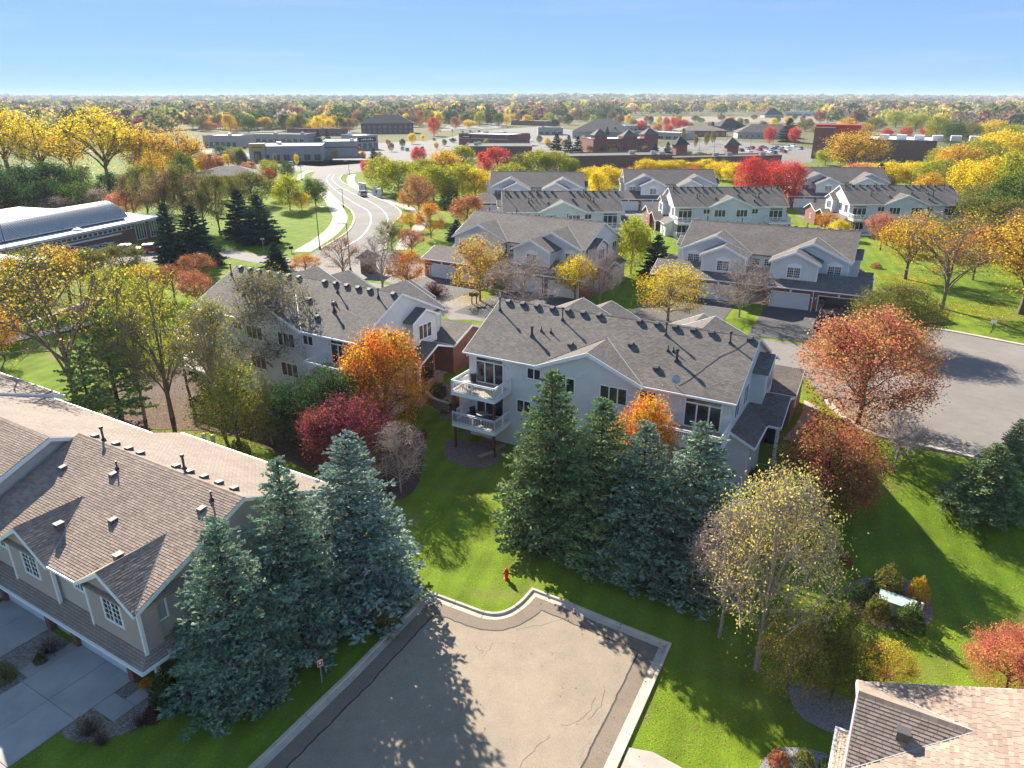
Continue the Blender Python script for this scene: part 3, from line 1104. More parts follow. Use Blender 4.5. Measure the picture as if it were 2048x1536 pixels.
    def gfront():
        b = MB()
        edges = [(-2.15, -1.4), (3.3, 4.45), (9.15, 9.7), (13.3, 13.85), (18.55, 19.7), (24.4, 25.15)]
        for a, c in edges:
            b.box(a, c, 17.05, 17.3, -0.2, 2.12)
        for a, c in ((-2.15, 9.7), (13.3, 25.15)):
            b.box(a, c, 17.05, 17.3, 2.12, 2.85)
        b.box(9.7, 9.95, 14.6, 17.3, -0.2, 2.8)
        b.box(13.05, 13.3, 14.6, 17.3, -0.2, 2.8)
        b.box(9.95, 13.05, 14.6, 14.85, -0.2, 2.85)
        return b
    part("brick_front", "gfr", gfront, 'brick')
    for i, (a, c) in enumerate(doors):
        if open_door and i == 0:
            # open bay: floor, back wall and stored boxes inside
            b = MB()
            b.box(a - 0.6, c + 0.9, 12.6, 17.0, 0.03, 0.06)
            b.box(a - 0.6, c + 0.9, 12.5, 12.6, 0.06, 2.6)
            b.box(c + 0.85, c + 0.95, 12.6, 17.0, 0.06, 2.6)
            b.box(a - 0.6, c + 0.9, 12.6, 17.0, 2.55, 2.62)
            b.build("garage_interior", M['drive'], root)
            b = MB()
            for q in range(5):
                b.box(c - 0.7 + 0.05 * q, c + 0.5, 13 + q * 0.75, 13.6 + q * 0.75, 0.07, 0.6 + 0.3 * (q % 3))
            b.build("storage_shelf", M['deck'], root)
            continue
        def dm():
            b = MB()
            for z in range(4):
                b.box(0, 4.7, 0, 0.05, z * 0.53, z * 0.53 + 0.518)
                for x in range(8):
                    b.box(0.08 + x * 0.58, 0.08 + x * 0.58 + 0.46, 0.05, 0.062, z * 0.53 + 0.08, z * 0.53 + 0.44)
            return b.mesh("garage_door", M['garage_door'])
        d = obj("garage_door", cached('gdoor', dm), root, (a, 17.15, 0))
    def casing():
        b = MB()
        for a, c in doors:
            b.box(a - 0.1, a, 17.28, 17.33, 0, 2.12); b.box(c, c + 0.1, 17.28, 17.33, 0, 2.12)
            b.box(a - 0.1, c + 0.1, 17.28, 17.34, 2.12, 2.22)
            b.prism([((a + c) / 2 - 0.1, 2.22), ((a + c) / 2 + 0.1, 2.22), ((a + c) / 2 + 0.16, 2.52), ((a + c) / 2 - 0.16, 2.52)], 1, 17.3, 17.37)
        return b
    part("door_casing", "gcas", casing, 'white')
    if front:
        lm = cached('lamp', lambda: None)
        for a, c in doors:
            for x in (a - 0.35, c + 0.35):
                obj("wall_lamp", lm, root, (x, 17.36, 1.65))
        downspout(root, 18.9, 17.4, 0.05, 2.8, (0, 0.4))
        downspout(root, 4.0, 17.4, 0.05, 2.8, (0, 0.4))
        st = MB()
        for q in range(4):
            st.box(10.1, 12.9, 14.9 + q * 0.35, 15.25 + q * 0.35, 0, 0.72 - q * 0.18)
        st.build("steps", M['walk'], root)
    # end elevations: bay, lean-to, entry porch
    for s in (0, 1):
        sg = 1 if s == 1 else -1
        e = 22.7 if s == 1 else 0.3
        X = lambda d: e + sg * d
        bx = lambda b, d0, d1, *r: b.box(min(X(d0), X(d1)), max(X(d0), X(d1)), *r)
        k = f"e{s}"
        part("bay_wall", k + "bay", lambda: MB().prism([(6.95, 3.35), (6.95, 6.0), (8.8, 6.85), (10.65, 6.0), (10.65, 3.35)], 0, min(X(-0.1), X(1.0)), max(X(-0.1), X(1.0))), 'siding')
        def bayroof():
            b = MB()
            for p in (((6.65, 6.05), (8.8, 7.05)), ((8.8, 7.05), (10.95, 6.05))):
                b.slab([(X(-0.05), p[0][0], p[0][1]), (X(1.25), p[0][0], p[0][1]), (X(1.25), p[1][0], p[1][1]), (X(-0.05), p[1][0], p[1][1])], 0.12)
            return b
        part("bay_roof", k + "bayr", bayroof, 'roof')
        part("bay_trim", k + "bayt", lambda: MB().prism([(6.62, 5.84), (6.62, 6.03), (8.8, 7.04), (10.98, 6.03), (10.98, 5.84), (8.8, 6.83)], 0, min(X(1.25), X(1.30)), max(X(1.25), X(1.30))), 'white')
        rot = math.pi / 2 if s == 1 else -math.pi / 2
        wy = (lambda y, w_: y) if s == 1 else (lambda y, w_: y + w_)
        window(root, (X(1.0), wy(7.7, 2.1), 4.0), rot, 2.1, 1.55, 3)
        window(root, (X(0.0), wy(1.3, 1.5), 3.9), rot, 1.5, 1.7, 2)
        window(root, (X(0.0), wy(4.2, 1.5), 3.9), rot, 1.5, 1.7, 2)
        window(root, (X(0.0), wy(11.15, 0.9), 4.35), rot, 0.9, 1.5, 1, (2, 3))
        # lean-to along the end wall
        def leanw():
            b = MB()
            b.prism([(X(-0.1), -2.4), (X(-0.1), 3.15), (X(1.5), 2.4), (X(1.5), -2.4)], 1, 1.0, 5.4)
            return b
        part("lean_to_wall", k + "lw", leanw, 'siding')
        def leanr():
            b = MB()
            b.slab([(X(-0.02), 0.75, 3.38), (X(1.85), 0.75, 2.42), (X(1.85), 6.6, 2.42), (X(-0.02), 6.6, 3.38)], 0.1)
            b.slab([(X(0.02), 8.2, 3.9), (X(0.02), 5.1, 2.5), (X(2.9), 5.1, 2.5), (X(2.9), 8.2, 3.9)], 0.1)
            b.slab([(X(0.02), 8.2, 3.9), (X(2.9), 8.2, 3.9), (X(2.9), 10.7, 3.0), (X(0.02), 10.7, 3.0)], 0.1)
            return b
        part("porch_roof", k + "lr", leanr, 'roof')
        def leant():
            b = MB()
            b.prism([(X(-0.02), 3.08), (X(-0.02), 3.36), (X(1.87), 2.40), (X(1.87), 2.22)], 1, 0.70, 0.75)
            bx(b, 1.85, 1.95, 0.75, 5.05, 2.30, 2.42)
            bx(b, 1.95, 2.95, 5.0, 5.1, 2.34, 2.5)
            b.prism([(5.1, 2.3), (5.1, 2.48), (8.2, 3.88), (10.7, 2.98), (10.7, 2.8), (8.2, 3.68)], 0, min(X(2.9), X(2.95)), max(X(2.9), X(2.95)))
            return b
        part("porch_trim", k + "lt", leant, 'white')
        part("porch_column", k + "pc", lambda: bx(bx(bx(MB(), 2.55, 2.8, 5.25, 5.5, -1.6, 2.4), 2.48, 2.87, 5.18, 5.57, -1.6, -1.35), 2.48, 2.87, 5.18, 5.57, 2.2, 2.4), 'white')
        part("porch_floor", k + "pf", lambda: bx(MB(), 1.5, 2.9, 5.1, 8.0, -2.2, -0.9), 'walk')
        part("entry_wall", k + "ew", lambda: bx(MB(), 0.0, 2.6, 7.8, 8.0, -1.6, 3.0), 'brick')
        part("entry_door", k + "ed", lambda: bx(MB(), 1.55, 2.45, 7.74, 7.8, -0.88, 1.2), 'dark')
    # driveway slabs in front of the garages
    dm = 'asphalt_dark' if sealed else 'asphalt_grey'
    for (a, c) in ((-1.9, 9.6), (13.4, 24.9)):
        P4 = []
        for u, v in ((a, 17.3), (c, 17.3), (c, 31.5 if sealed else 25.5), (a, 31.5 if sealed else 25.5)):
            P4.append((ox + ca * u - sa * v, oy + sa * u + ca * v))
        sheet("driveway", P4, M[dm], 0.035)
    def W(u, v, z=0):
        return (ox + ca * u - sa * v, oy + sa * u + ca * v, z)
    return root, W, roof

T = {}
T['A'] = townhouse("large grey townhouse with two stacked white decks beside the blue spruces", (9.0, 57.35), -29.3)
T['B'] = townhouse("grey townhouse seen past bare trees, orange maple by its brick garage wall", (-20.2, 70.9), -30.8)
T['D'] = townhouse("grey townhouse facing us with one garage door open and a dark car outside", (37.4, 103.15), 180 - 26.8, rear=False, sealed=True, open_door=True)
T['C'] = townhouse("grey townhouse facing us with yellow trees and bare shrubs before its garages", (3.9, 111.8), 180 - 31.8, rear=False, sealed=True)
T['E'] = townhouse("grey townhouse with dark roof tucked directly behind the one facing the entrance street", (9.45, 143.6), 2.0, front=False)
T['F'] = townhouse("grey townhouse with glass-doored decks in front of the two big scarlet trees", (43.5, 150.4), 1.5, front=False)
T['G'] = townhouse("grey townhouse with white sunlit gable end, nearest the tree-covered slope", (80.3, 153.5), -2.0, front=False)
T['H'] = townhouse("small far grey townhouse with twin gables beside the yellow-green wood", (6.3, 182.9), 180 - 3.6, rear=False)
T['I'] = townhouse("far grey townhouse partly hidden behind a coral-red tree", (40.0, 189.6), 180 - 3.7, rear=False)
T['J'] = townhouse("far grey townhouse showing one gable between the scarlet and salmon trees", (85.5, 194.5), 180 - 5.0, rear=False)

# extras on the nearest house
rt, WA, roofA = T['A']
b = MB()
b.tube((0, 0, 0), (0, 0, 0.5), 0.03, 0.03, 6)
b.tube((0, 0, 0.45), (0.05, -0.16, 0.62), 0.02, 0.02, 5)
for k in range(3):
    pass
prof = [(0.03, 0.0), (0.16, 0.02), (0.27, 0.06), (0.33, 0.12)]
dish = MB().lathe(prof, 14)
q = Vector((0.3, -0.8, 0.5)).to_track_quat('Z', 'Y').to_matrix()
b.add([tuple(q @ Vector(v) + Vector((0.02, -0.05, 0.6))) for v in dish.v], dish.f[:-1])
b.tube((0.02, -0.05, 0.6), (0.2, -0.5, 0.75), 0.015, 0.015, 5)
b.build("satellite_dish", M['steel'], roofA, loc=(18.4, 0.5, 6.1))
b = MB()
cb = [(22.2, 6.0), (21.6, 4.9), (20.6, 3.9), (19.8, 2.5), (19.2, 1.4), (18.6, 0.6)]
for a, c in zip(cb, cb[1:]):
    b.tube((a[0], a[1], 5.9 + S_MAIN * a[1] + 0.03), (c[0], c[1], 5.9 + S_MAIN * c[1] + 0.02), 0.013, 0.013, 5)
b.build("roof_cable", M['dark'], roofA)
# ------------------------------------------------------------------ brown townhouses in front
def shingle_tab_mat():
    m, t, p = new_mat("shingle_tabs")
    a = N(t, "ShaderNodeNewGeometry").outputs["Random Per Island"]
    o = N(t, "ShaderNodeObjectInfo").outputs["Random"]
    s = N(t, "ShaderNodeMath", operation='ADD')
    t.links.new(a, s.inputs[0]); t.links.new(o, s.inputs[1])
    fr = N(t, "ShaderNodeMath", operation='FRACT')
    t.links.new(s.outputs[0], fr.inputs[0])
    c = ramp(t, fr.outputs[0], [(0.0, (0.28, 0.20, 0.155)), (0.35, (0.335, 0.248, 0.19)), (0.7, (0.395, 0.30, 0.228)), (1.0, (0.31, 0.232, 0.187))])
    c = mixc(t, 1.0, c, ramp(t, noise(t, 55, 2, pos(t)), [(0.25, 0.72), (0.75, 1.28)]), 'MULTIPLY')
    c = mixc(t, 1.0, c, ramp(t, noise(t, 0.4, 4, pos(t)), [(0.3, 0.88), (0.7, 1.1)]), 'MULTIPLY')
    t.links.new(c, p.inputs["Base Color"])
    p.inputs["Roughness"].default_value = 0.92
    p.inputs["Specular IOR Level"].default_value = 0.15
    return m
M['tab'] = shingle_tab_mat()

def tab_box(b, o, ax, up, nrm, w_, h_, jit=0.0):
    """one shingle tab: lower edge proud of the course below"""
    lo, hi = 0.026 + jit, 0.006
    p = [o, o + ax * w_, o + ax * w_ + up * h_, o + up * h_]
    vs = [p[0] + nrm * lo, p[1] + nrm * lo, p[2] + nrm * hi, p[3] + nrm * hi, p[0], p[1]]
    b.add(vs, [(0, 1, 2, 3), (4, 5, 1, 0), (4, 0, 3), (5, 2, 1)])

def shingle_field(o, ax, up, W_, H_, keep, rnd, cw=0.31, ch=0.145):
    """list of tab origins (a, b, width) over a roof plane"""
    out = []
    rows = int(H_ / ch)
    for r in range(rows):
        x = -cw * (0.5 if r % 2 else 0.0) + rnd.uniform(-0.05, 0.02)
        while x < W_ - 0.08:
            w_ = cw * rnd.choice((0.8, 1.0, 1.0, 1.2))
            a0, a1 = max(x, 0.0), min(x + w_, W_)
            if a1 - a0 > 0.08 and keep((a0 + a1) / 2, (r + 0.5) * ch):
                out.append((a0, r * ch, a1 - a0 - 0.016))
            x += w_
    return out, ch

def brown_house(name, label, loc, deg, sy, single_pick=None, segs=()):
    root = thing(name, label, "townhouse", (loc[0], loc[1], 0), R(deg))
    Y = lambda v: sy * v
    rnd = random.Random(11)
    SL = 0.41
    zf = lambda v: 3.5 + SL * v
    LU = 15.3
    def bx(b, u0, u1, v0, v1, z0, z1):
        return b.box(u0, u1, min(Y(v0), Y(v1)), max(Y(v0), Y(v1)), z0, z1)
    def put(nm, b, m, parent=root):
        r = None
        for q in islands(b):
            r = q.build(nm, M[m], parent)
        return r
    put("wall", MB().prism([(Y(0.45), 0.3), (Y(0.45), zf(0.45) - 0.16), (Y(6.8), zf(6.8) - 0.16), (Y(13.15), zf(0.45) - 0.16), (Y(13.15), 0.3)], 0, 0.35, LU), 'tan_siding')
    put("lower_wall", bx(MB(), 2.35, LU, 0.65, 13.15, -2.5, 0.32), 'cream')
    put("lower_wall", bx(MB(), 0.35, 2.35, 2.6, 13.15, -2.5, 0.32), 'tan_siding')
    b = MB()
    b.slab([(0, Y(0), 3.5), (LU, Y(0), 3.5), (LU, Y(6.8), zf(6.8)), (0, Y(6.8), zf(6.8))], 0.13)
    b.slab([(0, Y(6.8), zf(6.8)), (LU, Y(6.8), zf(6.8)), (LU, Y(13.6), 3.5), (0, Y(13.6), 3.5)], 0.13)
    roof = b.build("roof", M['roof_brown'], root)
    # shingles of the street-side slope
    up = Vector((0, Y(1), SL)).normalized()
    ax = Vector((1, 0, 0))
    nrm = ax.cross(up)
    if nrm.z < 0:
        nrm = -nrm
    Hs = 6.8 * math.sqrt(1 + SL * SL)
    dorm = [(2.38, 2.42), (9.8, 2.36)]
    def keep(a, c):
        v = c / math.sqrt(1 + SL * SL)
        for uc, hw in dorm:
            if v < 3.66 * (1 - abs(a - uc) / hw) - 0.02:
                return False
        return True
    tabs, ch = shingle_field(None, ax, up, LU, Hs, keep, rnd)
    O = Vector((0, 0, 3.5))
    singles = []
    if single_pick:
        tabs.sort(key=lambda q: single_pick(q[0], q[1]))
        singles, tabs = tabs[:150], tabs[150:]
    b = MB()
    for a, c, w_ in tabs:
        tab_box(b, O + ax * a + up * c, ax, up, nrm, w_, ch + 0.03, rnd.uniform(0, 0.006))
    sh = b.build("shingles", M['tab'], roof)
    sh["kind"] = "stuff"
    def single(origin, axv, upv, nv, w_):
        key = ('tab', round(w_, 2), sy, tuple(round(q, 2) for q in (*axv, *upv)))
        def mk():
            q = MB()
            tab_box(q, Vector((0, 0, 0)), axv, upv, nv, w_, ch + 0.03, 0.003)
            return q.mesh("shingle", M['tab'])
        obj("shingle", cached(key, mk), roof, tuple(origin))
    for a, c, w_ in singles:
        single(O + ax * a + up * c, ax, up, nrm, w_)
    # dormer gables
    for di, (uc, hw) in enumerate(dorm):
        zp = 5.0
        b = MB()
        for s in (-1, 1):
            b.slab([(uc + s * hw, Y(-0.12), 3.5), (uc + s * hw, Y(3.75), 3.5), (uc, Y(3.75), zp), (uc, Y(-0.12), zp)], 0.11)
        for q in islands(b):
            q.build("dormer_roof", M['roof_brown'], root)
        for s in (-1, 1):
            # tabs on each dormer slope, running from the eave up to its ridge
            up2 = Vector((-s * hw, 0, zp - 3.5)).normalized()
            ax2 = Vector((0, Y(1), 0))
            n2 = ax2.cross(up2)
            if n2.z < 0:
                n2 = -n2
            H2 = math.hypot(hw, zp - 3.5)
            k2 = lambda a, c: (a - 0.12) < 3.66 * c / H2 + 0.02
            tb, _ = shingle_field(None, ax2, up2, 3.8, H2, k2, rnd)
            o2 = Vector((uc + s * hw, Y(-0.12), 3.5))
            if single_pick and di == 0 and s == 1:
                for a, c, w_ in tb[:150]:
                    single(o2 + ax2 * a + up2 * c, ax2, up2, n2, w_)
                tb = tb[150:]
            if tb:
                b = MB()
                for a, c, w_ in tb:
                    tab_box(b, o2 + ax2 * a + up2 * c, ax2, up2, n2, w_, ch + 0.03, rnd.uniform(0, 0.006))
                b.build("shingles", M['tab'], roof)["kind"] = "stuff"
        b = MB()
        for k in range(13):
            y0, y1 = sorted((Y(-0.12 + k * 0.295), Y(-0.12 + k * 0.295 + 0.285)))
            b.prism([(uc - 0.15, zp - 0.07), (uc, zp + 0.045), (uc + 0.15, zp - 0.07)], 1, y0, y1)
        for q in islands(b):
            q.build("ridge_shingle", M['tab'], roof)
        put("dormer_wall", MB().prism([(uc - hw + 0.25, 0.55), (uc - hw + 0.25, 3.5), (uc, zp - 0.2), (uc + hw - 0.25, 3.5), (uc + hw - 0.25, 0.55)], 1, min(Y(0.2), Y(1.2)), max(Y(0.2), Y(1.2))), 'shake')
        b = MB()
        for s in (-1, 1):
            b.prism([(uc + s * (hw + 0.02), 3.28), (uc + s * (hw + 0.02), 3.49), (uc, zp - 0.015), (uc, zp - 0.25)], 1, min(Y(-0.17), Y(-0.12)), max(Y(-0.17), Y(-0.12)))
            b.prism([(uc + s * hw, 3.3), (uc + s * hw, 3.38), (uc, zp - 0.12), (uc, zp - 0.2)], 1, min(Y(-0.118), Y(0.198)), max(Y(-0.118), Y(0.198)))
        put("dormer_trim", b, 'white')
        b = MB()
        for xx in (uc - hw + 0.25, uc + hw - 0.25):
            bx(b, xx - 0.07, xx + 0.07, 0.14, 0.3, 0.7, 3.45)
        put("corner_board", b, 'white')
        rot = 0 if sy > 0 else math.pi
        x0 = uc - 0.8 if sy > 0 else uc + 0.8
        window(root, (x0, Y(0.2), 1.75), rot, 1.6, 1.5, 2, (2, 4), 0.13)
        b = MB()
        for s in (-1, 1):
            b.tube((uc + s * hw, Y(0.0), 3.52), (uc, Y(3.68), zp + 0.02), 0.03, 0.03, 5)
        put("valley_flashing", b, 'flash')
    rot = 0 if sy > 0 else math.pi
    for uc in (5.55, 13.4):
        window(root, (uc - 0.65 if sy > 0 else uc + 0.65, Y(0.45), 2.3), rot, 1.3, 0.95, 2, (2, 2), 0.12)
    # window in the end wall
    rot_e = -math.pi / 2
    window(root, (0.35, 1.75 if sy > 0 else -1.0, 2.0), rot_e, 0.75, 1.25, 1, None, 0.1, 'blind')
    # eaves and rakes
    b = MB()
    for u0, u1 in ((4.8, 7.44), (12.16, LU)):
        bx(b, u0, u1, -0.11, 0.0, 3.34, 3.48)
    bx(b, 0, LU, 13.6, 13.71, 3.34, 3.48)
    put("gutter", b, 'white')
    b = MB()
    for (va, za), (vb, zb) in (((0.0, 3.5), (6.8, zf(6.8))), ((6.8, zf(6.8)), (13.6, 3.5))):
        b.prism([(Y(va), za - 0.24), (Y(va), za - 0.02), (Y(vb), zb - 0.02), (Y(vb), zb - 0.24)], 0, -0.05, 0.0)
        b.prism([(Y(va), za - 0.22), (Y(va), za - 0.14), (Y(vb), zb - 0.14), (Y(vb), zb - 0.22)], 0, 0.004, 0.345)
    put("rake_board", b, 'white')
    b = MB()
    for k in range(50):
        b.prism([(Y(6.65), zf(6.8) - 0.055), (Y(6.8), zf(6.8) + 0.03), (Y(6.95), zf(6.8) - 0.055)], 0, k * 0.305, k * 0.305 + 0.295)
    q = b.build("ridge_cap", M['tab'], roof)
    q["kind"] = "stuff"
    # skirt roof over the garage fronts, turning the corner
    b = MB()
    b.slab([(-0.25, Y(-0.42), 0.42), (LU, Y(-0.42), 0.42), (LU, Y(0.46), 1.0), (0.37, Y(0.46), 1.0)], 0.1)
    b.slab([(-0.25, Y(-0.42), 0.42), (0.37, Y(0.46), 1.0), (0.37, Y(2.6), 1.0), (-0.25, Y(2.6), 0.42)], 0.1)
    for q in islands(b):
        q.build("skirt_roof", M['roof_brown'], root)
    b = MB()
    bx(b, -0.27, LU, -0.53, -0.42, 0.27, 0.41)
    bx(b, -0.36, -0.25, -0.53, 2.6, 0.27, 0.41)
    bx(b, -0.2, LU, -0.40, 0.6, 0.24, 0.28)
    bx(b, -0.22, 2.35, 0.62, 2.6, 0.24, 0.28)
    put("skirt_trim", b, 'white')
    b = MB()
    for u0, u1 in ((2.3, 2.75), (7.4, 7.85), (10.05, 10.5), (14.95, 15.28)):
        bx(b, u0, u1, 0.3, 0.85, -2.5, -0.1)
    put("brick_pier", b, 'brick')
    for u0, u1 in ((2.75, 7.4), (10.5, 14.95)):
        b = MB()
        for z in range(4):
            bx(b, u0, u1, 0.52, 0.64, -2.18 + z * 0.52, -2.18 + z * 0.52 + 0.5)
        b.build("garage_door", M['garage_door'], root)
        put("door_head", bx(MB(), u0, u1, 0.35, 0.64, -0.08, 0.22), 'white')
    put("porch_post", bx(bx(MB(), 1.28, 1.5, 1.0, 1.22, -2.4, 0.24), 1.22, 1.56, 0.94, 1.28, -2.4, -2.1), 'white')
    # roof vents and flues
    ve = cached('vent_b', lambda: MB().prism([(-0.2, -0.05), (-0.2, 0.16), (0.2, 0.2), (0.2, 0.0)], 0, -0.17, 0.17).mesh("roof_vent", M['vent']))
    for u, v in ((13.34, 4.54), (9.37, 5.28), (6.25, 3.12), (1.69, 5.38)):
        obj("roof_vent", ve, roof, (u, Y(v), zf(v)), 0 if sy > 0 else math.pi)
    zr = lambda v: 3.5 + SL * (13.6 - v)
    for u, v in ((14.21, 7.2), (12.09, 7.25), (10.82, 7.28), (9.66, 7.28), (6.39, 7.33), (5.12, 7.3), (3.96, 7.36), (2.66, 7.34), (1.41, 7.33)):
        obj("roof_vent", ve, roof, (u, Y(v), zr(v)), math.pi if sy > 0 else 0)
    for u, v, hh in ((9.56, 5.68, 0.55), (1.64, 6.03, 0.6)):
        obj("vent_pipe", cached(('pipe', hh, .05), lambda: pipe_mesh(hh, .05)), roof, (u, Y(v), zf(v)))
    for u, v, hh in ((13.21, 7.16, 0.95), (5.87, 7.48, 0.95)):
        obj("vent_pipe", cached(('pipe', hh, .07), lambda: pipe_mesh(hh, .07)), roof, (u, Y(v), zr(v)))
    for uc, sd_, du, vv in ((9.8, -1, 1.0, 1.6), (2.38, 1, 0.9, 1.5)):
        zz = 5.0 - du * 1.5 / 2.4
        q = obj("roof_vent", cached('vent_d', lambda: MB().box(-0.17, 0.17, -0.2, 0.2, -0.05, 0.3).box(-0.2, 0.2, -0.23, 0.23, 0.3, 0.34).mesh("roof_vent", M['vent'])), roof, (uc + sd_ * du, Y(vv), zz))
    # neighbouring segments of the same row, stepped in plan
    for (u0, u1, dv, dz) in segs:
        b = MB()
        z = lambda v: 3.5 + dz + SL * v
        b.slab([(u0, Y(dv), z(0)), (u1, Y(dv), z(0)), (u1, Y(dv + 6.8), z(6.8)), (u0, Y(dv + 6.8), z(6.8))], 0.13)
        b.slab([(u0, Y(dv + 6.8), z(6.8)), (u1, Y(dv + 6.8), z(6.8)), (u1, Y(dv + 13.6), z(0)), (u0, Y(dv + 13.6), z(0))], 0.13)
        for q in islands(b):
            q.build("stepped_roof", M['roof_brown'], root)
        tb, _ = shingle_field(None, ax, up, u1 - u0, Hs, lambda a, c: True, rnd)
        b = MB()
        for a, c, w_ in tb:
            tab_box(b, Vector((u0, Y(dv), z(0))) + ax * a + up * c, ax, up, nrm, w_, ch + 0.03, rnd.uniform(0, 0.006))
        b.build("shingles", M['tab'], roof)["kind"] = "stuff"
        put("stepped_wall", MB().prism([(Y(dv + 0.45), -2.5), (Y(dv + 0.45), z(0.45) - 0.16), (Y(dv + 6.8), z(6.8) - 0.16), (Y(dv + 13.15), z(0.45) - 0.16), (Y(dv + 13.15), -2.5)], 0, u0 + 0.35, u1 - 0.1), 'cream')
        b = MB()
        for (va, za), (vb, zb) in (((0.0, z(0)), (6.8, z(6.8))), ((6.8, z(6.8)), (13.6, z(0)))):
            b.prism([(Y(dv + va), za - 0.3), (Y(dv + va), za - 0.02), (Y(dv + vb), zb - 0.02), (Y(dv + vb), zb - 0.3)], 0, u0 - 0.06, u0 - 0.0)
        bx(b, u0, u1, dv + 13.6, dv + 13.71, z(0) - 0.16, z(0) - 0.02)
        put("rake_board", b, 'white')
        for uu, vv in ((u0 + 3.0, 4.0), (u0 + 4.2, 3.9)):
            obj("roof_vent", ve, roof, (uu, Y(dv + vv), z(vv)), 0 if sy > 0 else math.pi)
    return root

brown_house("brown_townhouse", "brown-shingled townhouse row with two steep dormers beside the concrete drive", (-17.72, 26.92), 149.5, -1, None, [(15.3, 28.9, -1.65, 0.45), (28.9, 44, -0.7, 0.3)])
brown_house("brown_townhouse", "brown-shingled townhouse corner with one dormer, only its roof in view", (14.49, 22.75), 240.5, 1, lambda a, c: (a - 1.5) ** 2 * 0.5 + (c - 4.5) ** 2)
# ------------------------------------------------------------------ school, shops, lots and cars
M['lot'] = asphalt("parking_lot", (0.175, 0.16, 0.14))
M['tanwall'] = plain("tan_block", (0.46, 0.41, 0.36), 0.85, 0.06)
M['greywall'] = plain("grey_block", (0.40, 0.37, 0.345), 0.85, 0.06)
M['membrane'] = plain("white_roof_membrane", (0.70, 0.70, 0.68), 0.7, 0.06, 0.3)
M['darkroof'] = plain("dark_flat_roof", (0.10, 0.095, 0.09), 0.9, 0.15, 0.4)
M['field'] = plain("dry_field", (0.25, 0.20, 0.14), 0.95, 0.12, 0.05)
M['blueglass'] = glassmat("shop_glass", (0.05, 0.075, 0.09), 0.1)
M['carwhite'] = plain("white_car_paint", (0.75, 0.75, 0.74), 0.25, 0.02)
M['carsilver'] = plain("silver_car_paint", (0.42, 0.43, 0.45), 0.25, 0.02, metal=0.4)
M['carblack'] = plain("black_car_paint", (0.018, 0.016, 0.02), 0.15, 0.05)
M['carred'] = plain("red_car_paint", (0.35, 0.02, 0.02), 0.25, 0.05)
M['carblue'] = plain("blue_car_paint", (0.04, 0.07, 0.16), 0.25, 0.05)

sheet("parking_lot", gp([(1290, 318), (1330, 338), (1480, 334), (1622, 326), (1632, 300), (1560, 288), (1430, 280), (1330, 292)]), M['lot'], 0.01)
sheet("parking_lot", gp([(660, 322), (740, 328), (900, 318), (1110, 320), (1165, 302), (1160, 262), (1090, 252), (960, 262), (870, 280), (760, 286), (700, 300)]), M['lot'], 0.008)
sheet("parking_lot", gp([(300, 318), (420, 330), (500, 332), (505, 312), (480, 298), (400, 300), (330, 304)]), M['lot'], 0.006)
sheet("parking_lot", gp([(880, 262), (1000, 256), (1010, 247), (900, 248)]), M['lot'], 0.004)
sheet("parking_lot", gp([(1160, 312), (1320, 314), (1330, 296), (1310, 290), (1160, 306)]), M['lot'], 0.014)
sheet("dry_field", gp([(1240, 243), (1700, 246), (1640, 234), (1300, 233)]), M['field'], 0.012)
sheet("school_parking", gp([(150, 545), (330, 520), (450, 512), (440, 498), (330, 500), (180, 512)]), M['asphalt_grey'], 0.016)
ribbon("park_path", smooth(gp([(-40, 690), (60, 668), (130, 655), (190, 640), (260, 612)])), 4.0, M['walk'], 0.03)
ribbon("park_path", smooth(gp([(-40, 655), (40, 646), (110, 625), (200, 595)])), 2.0, M['walk'], 0.03)

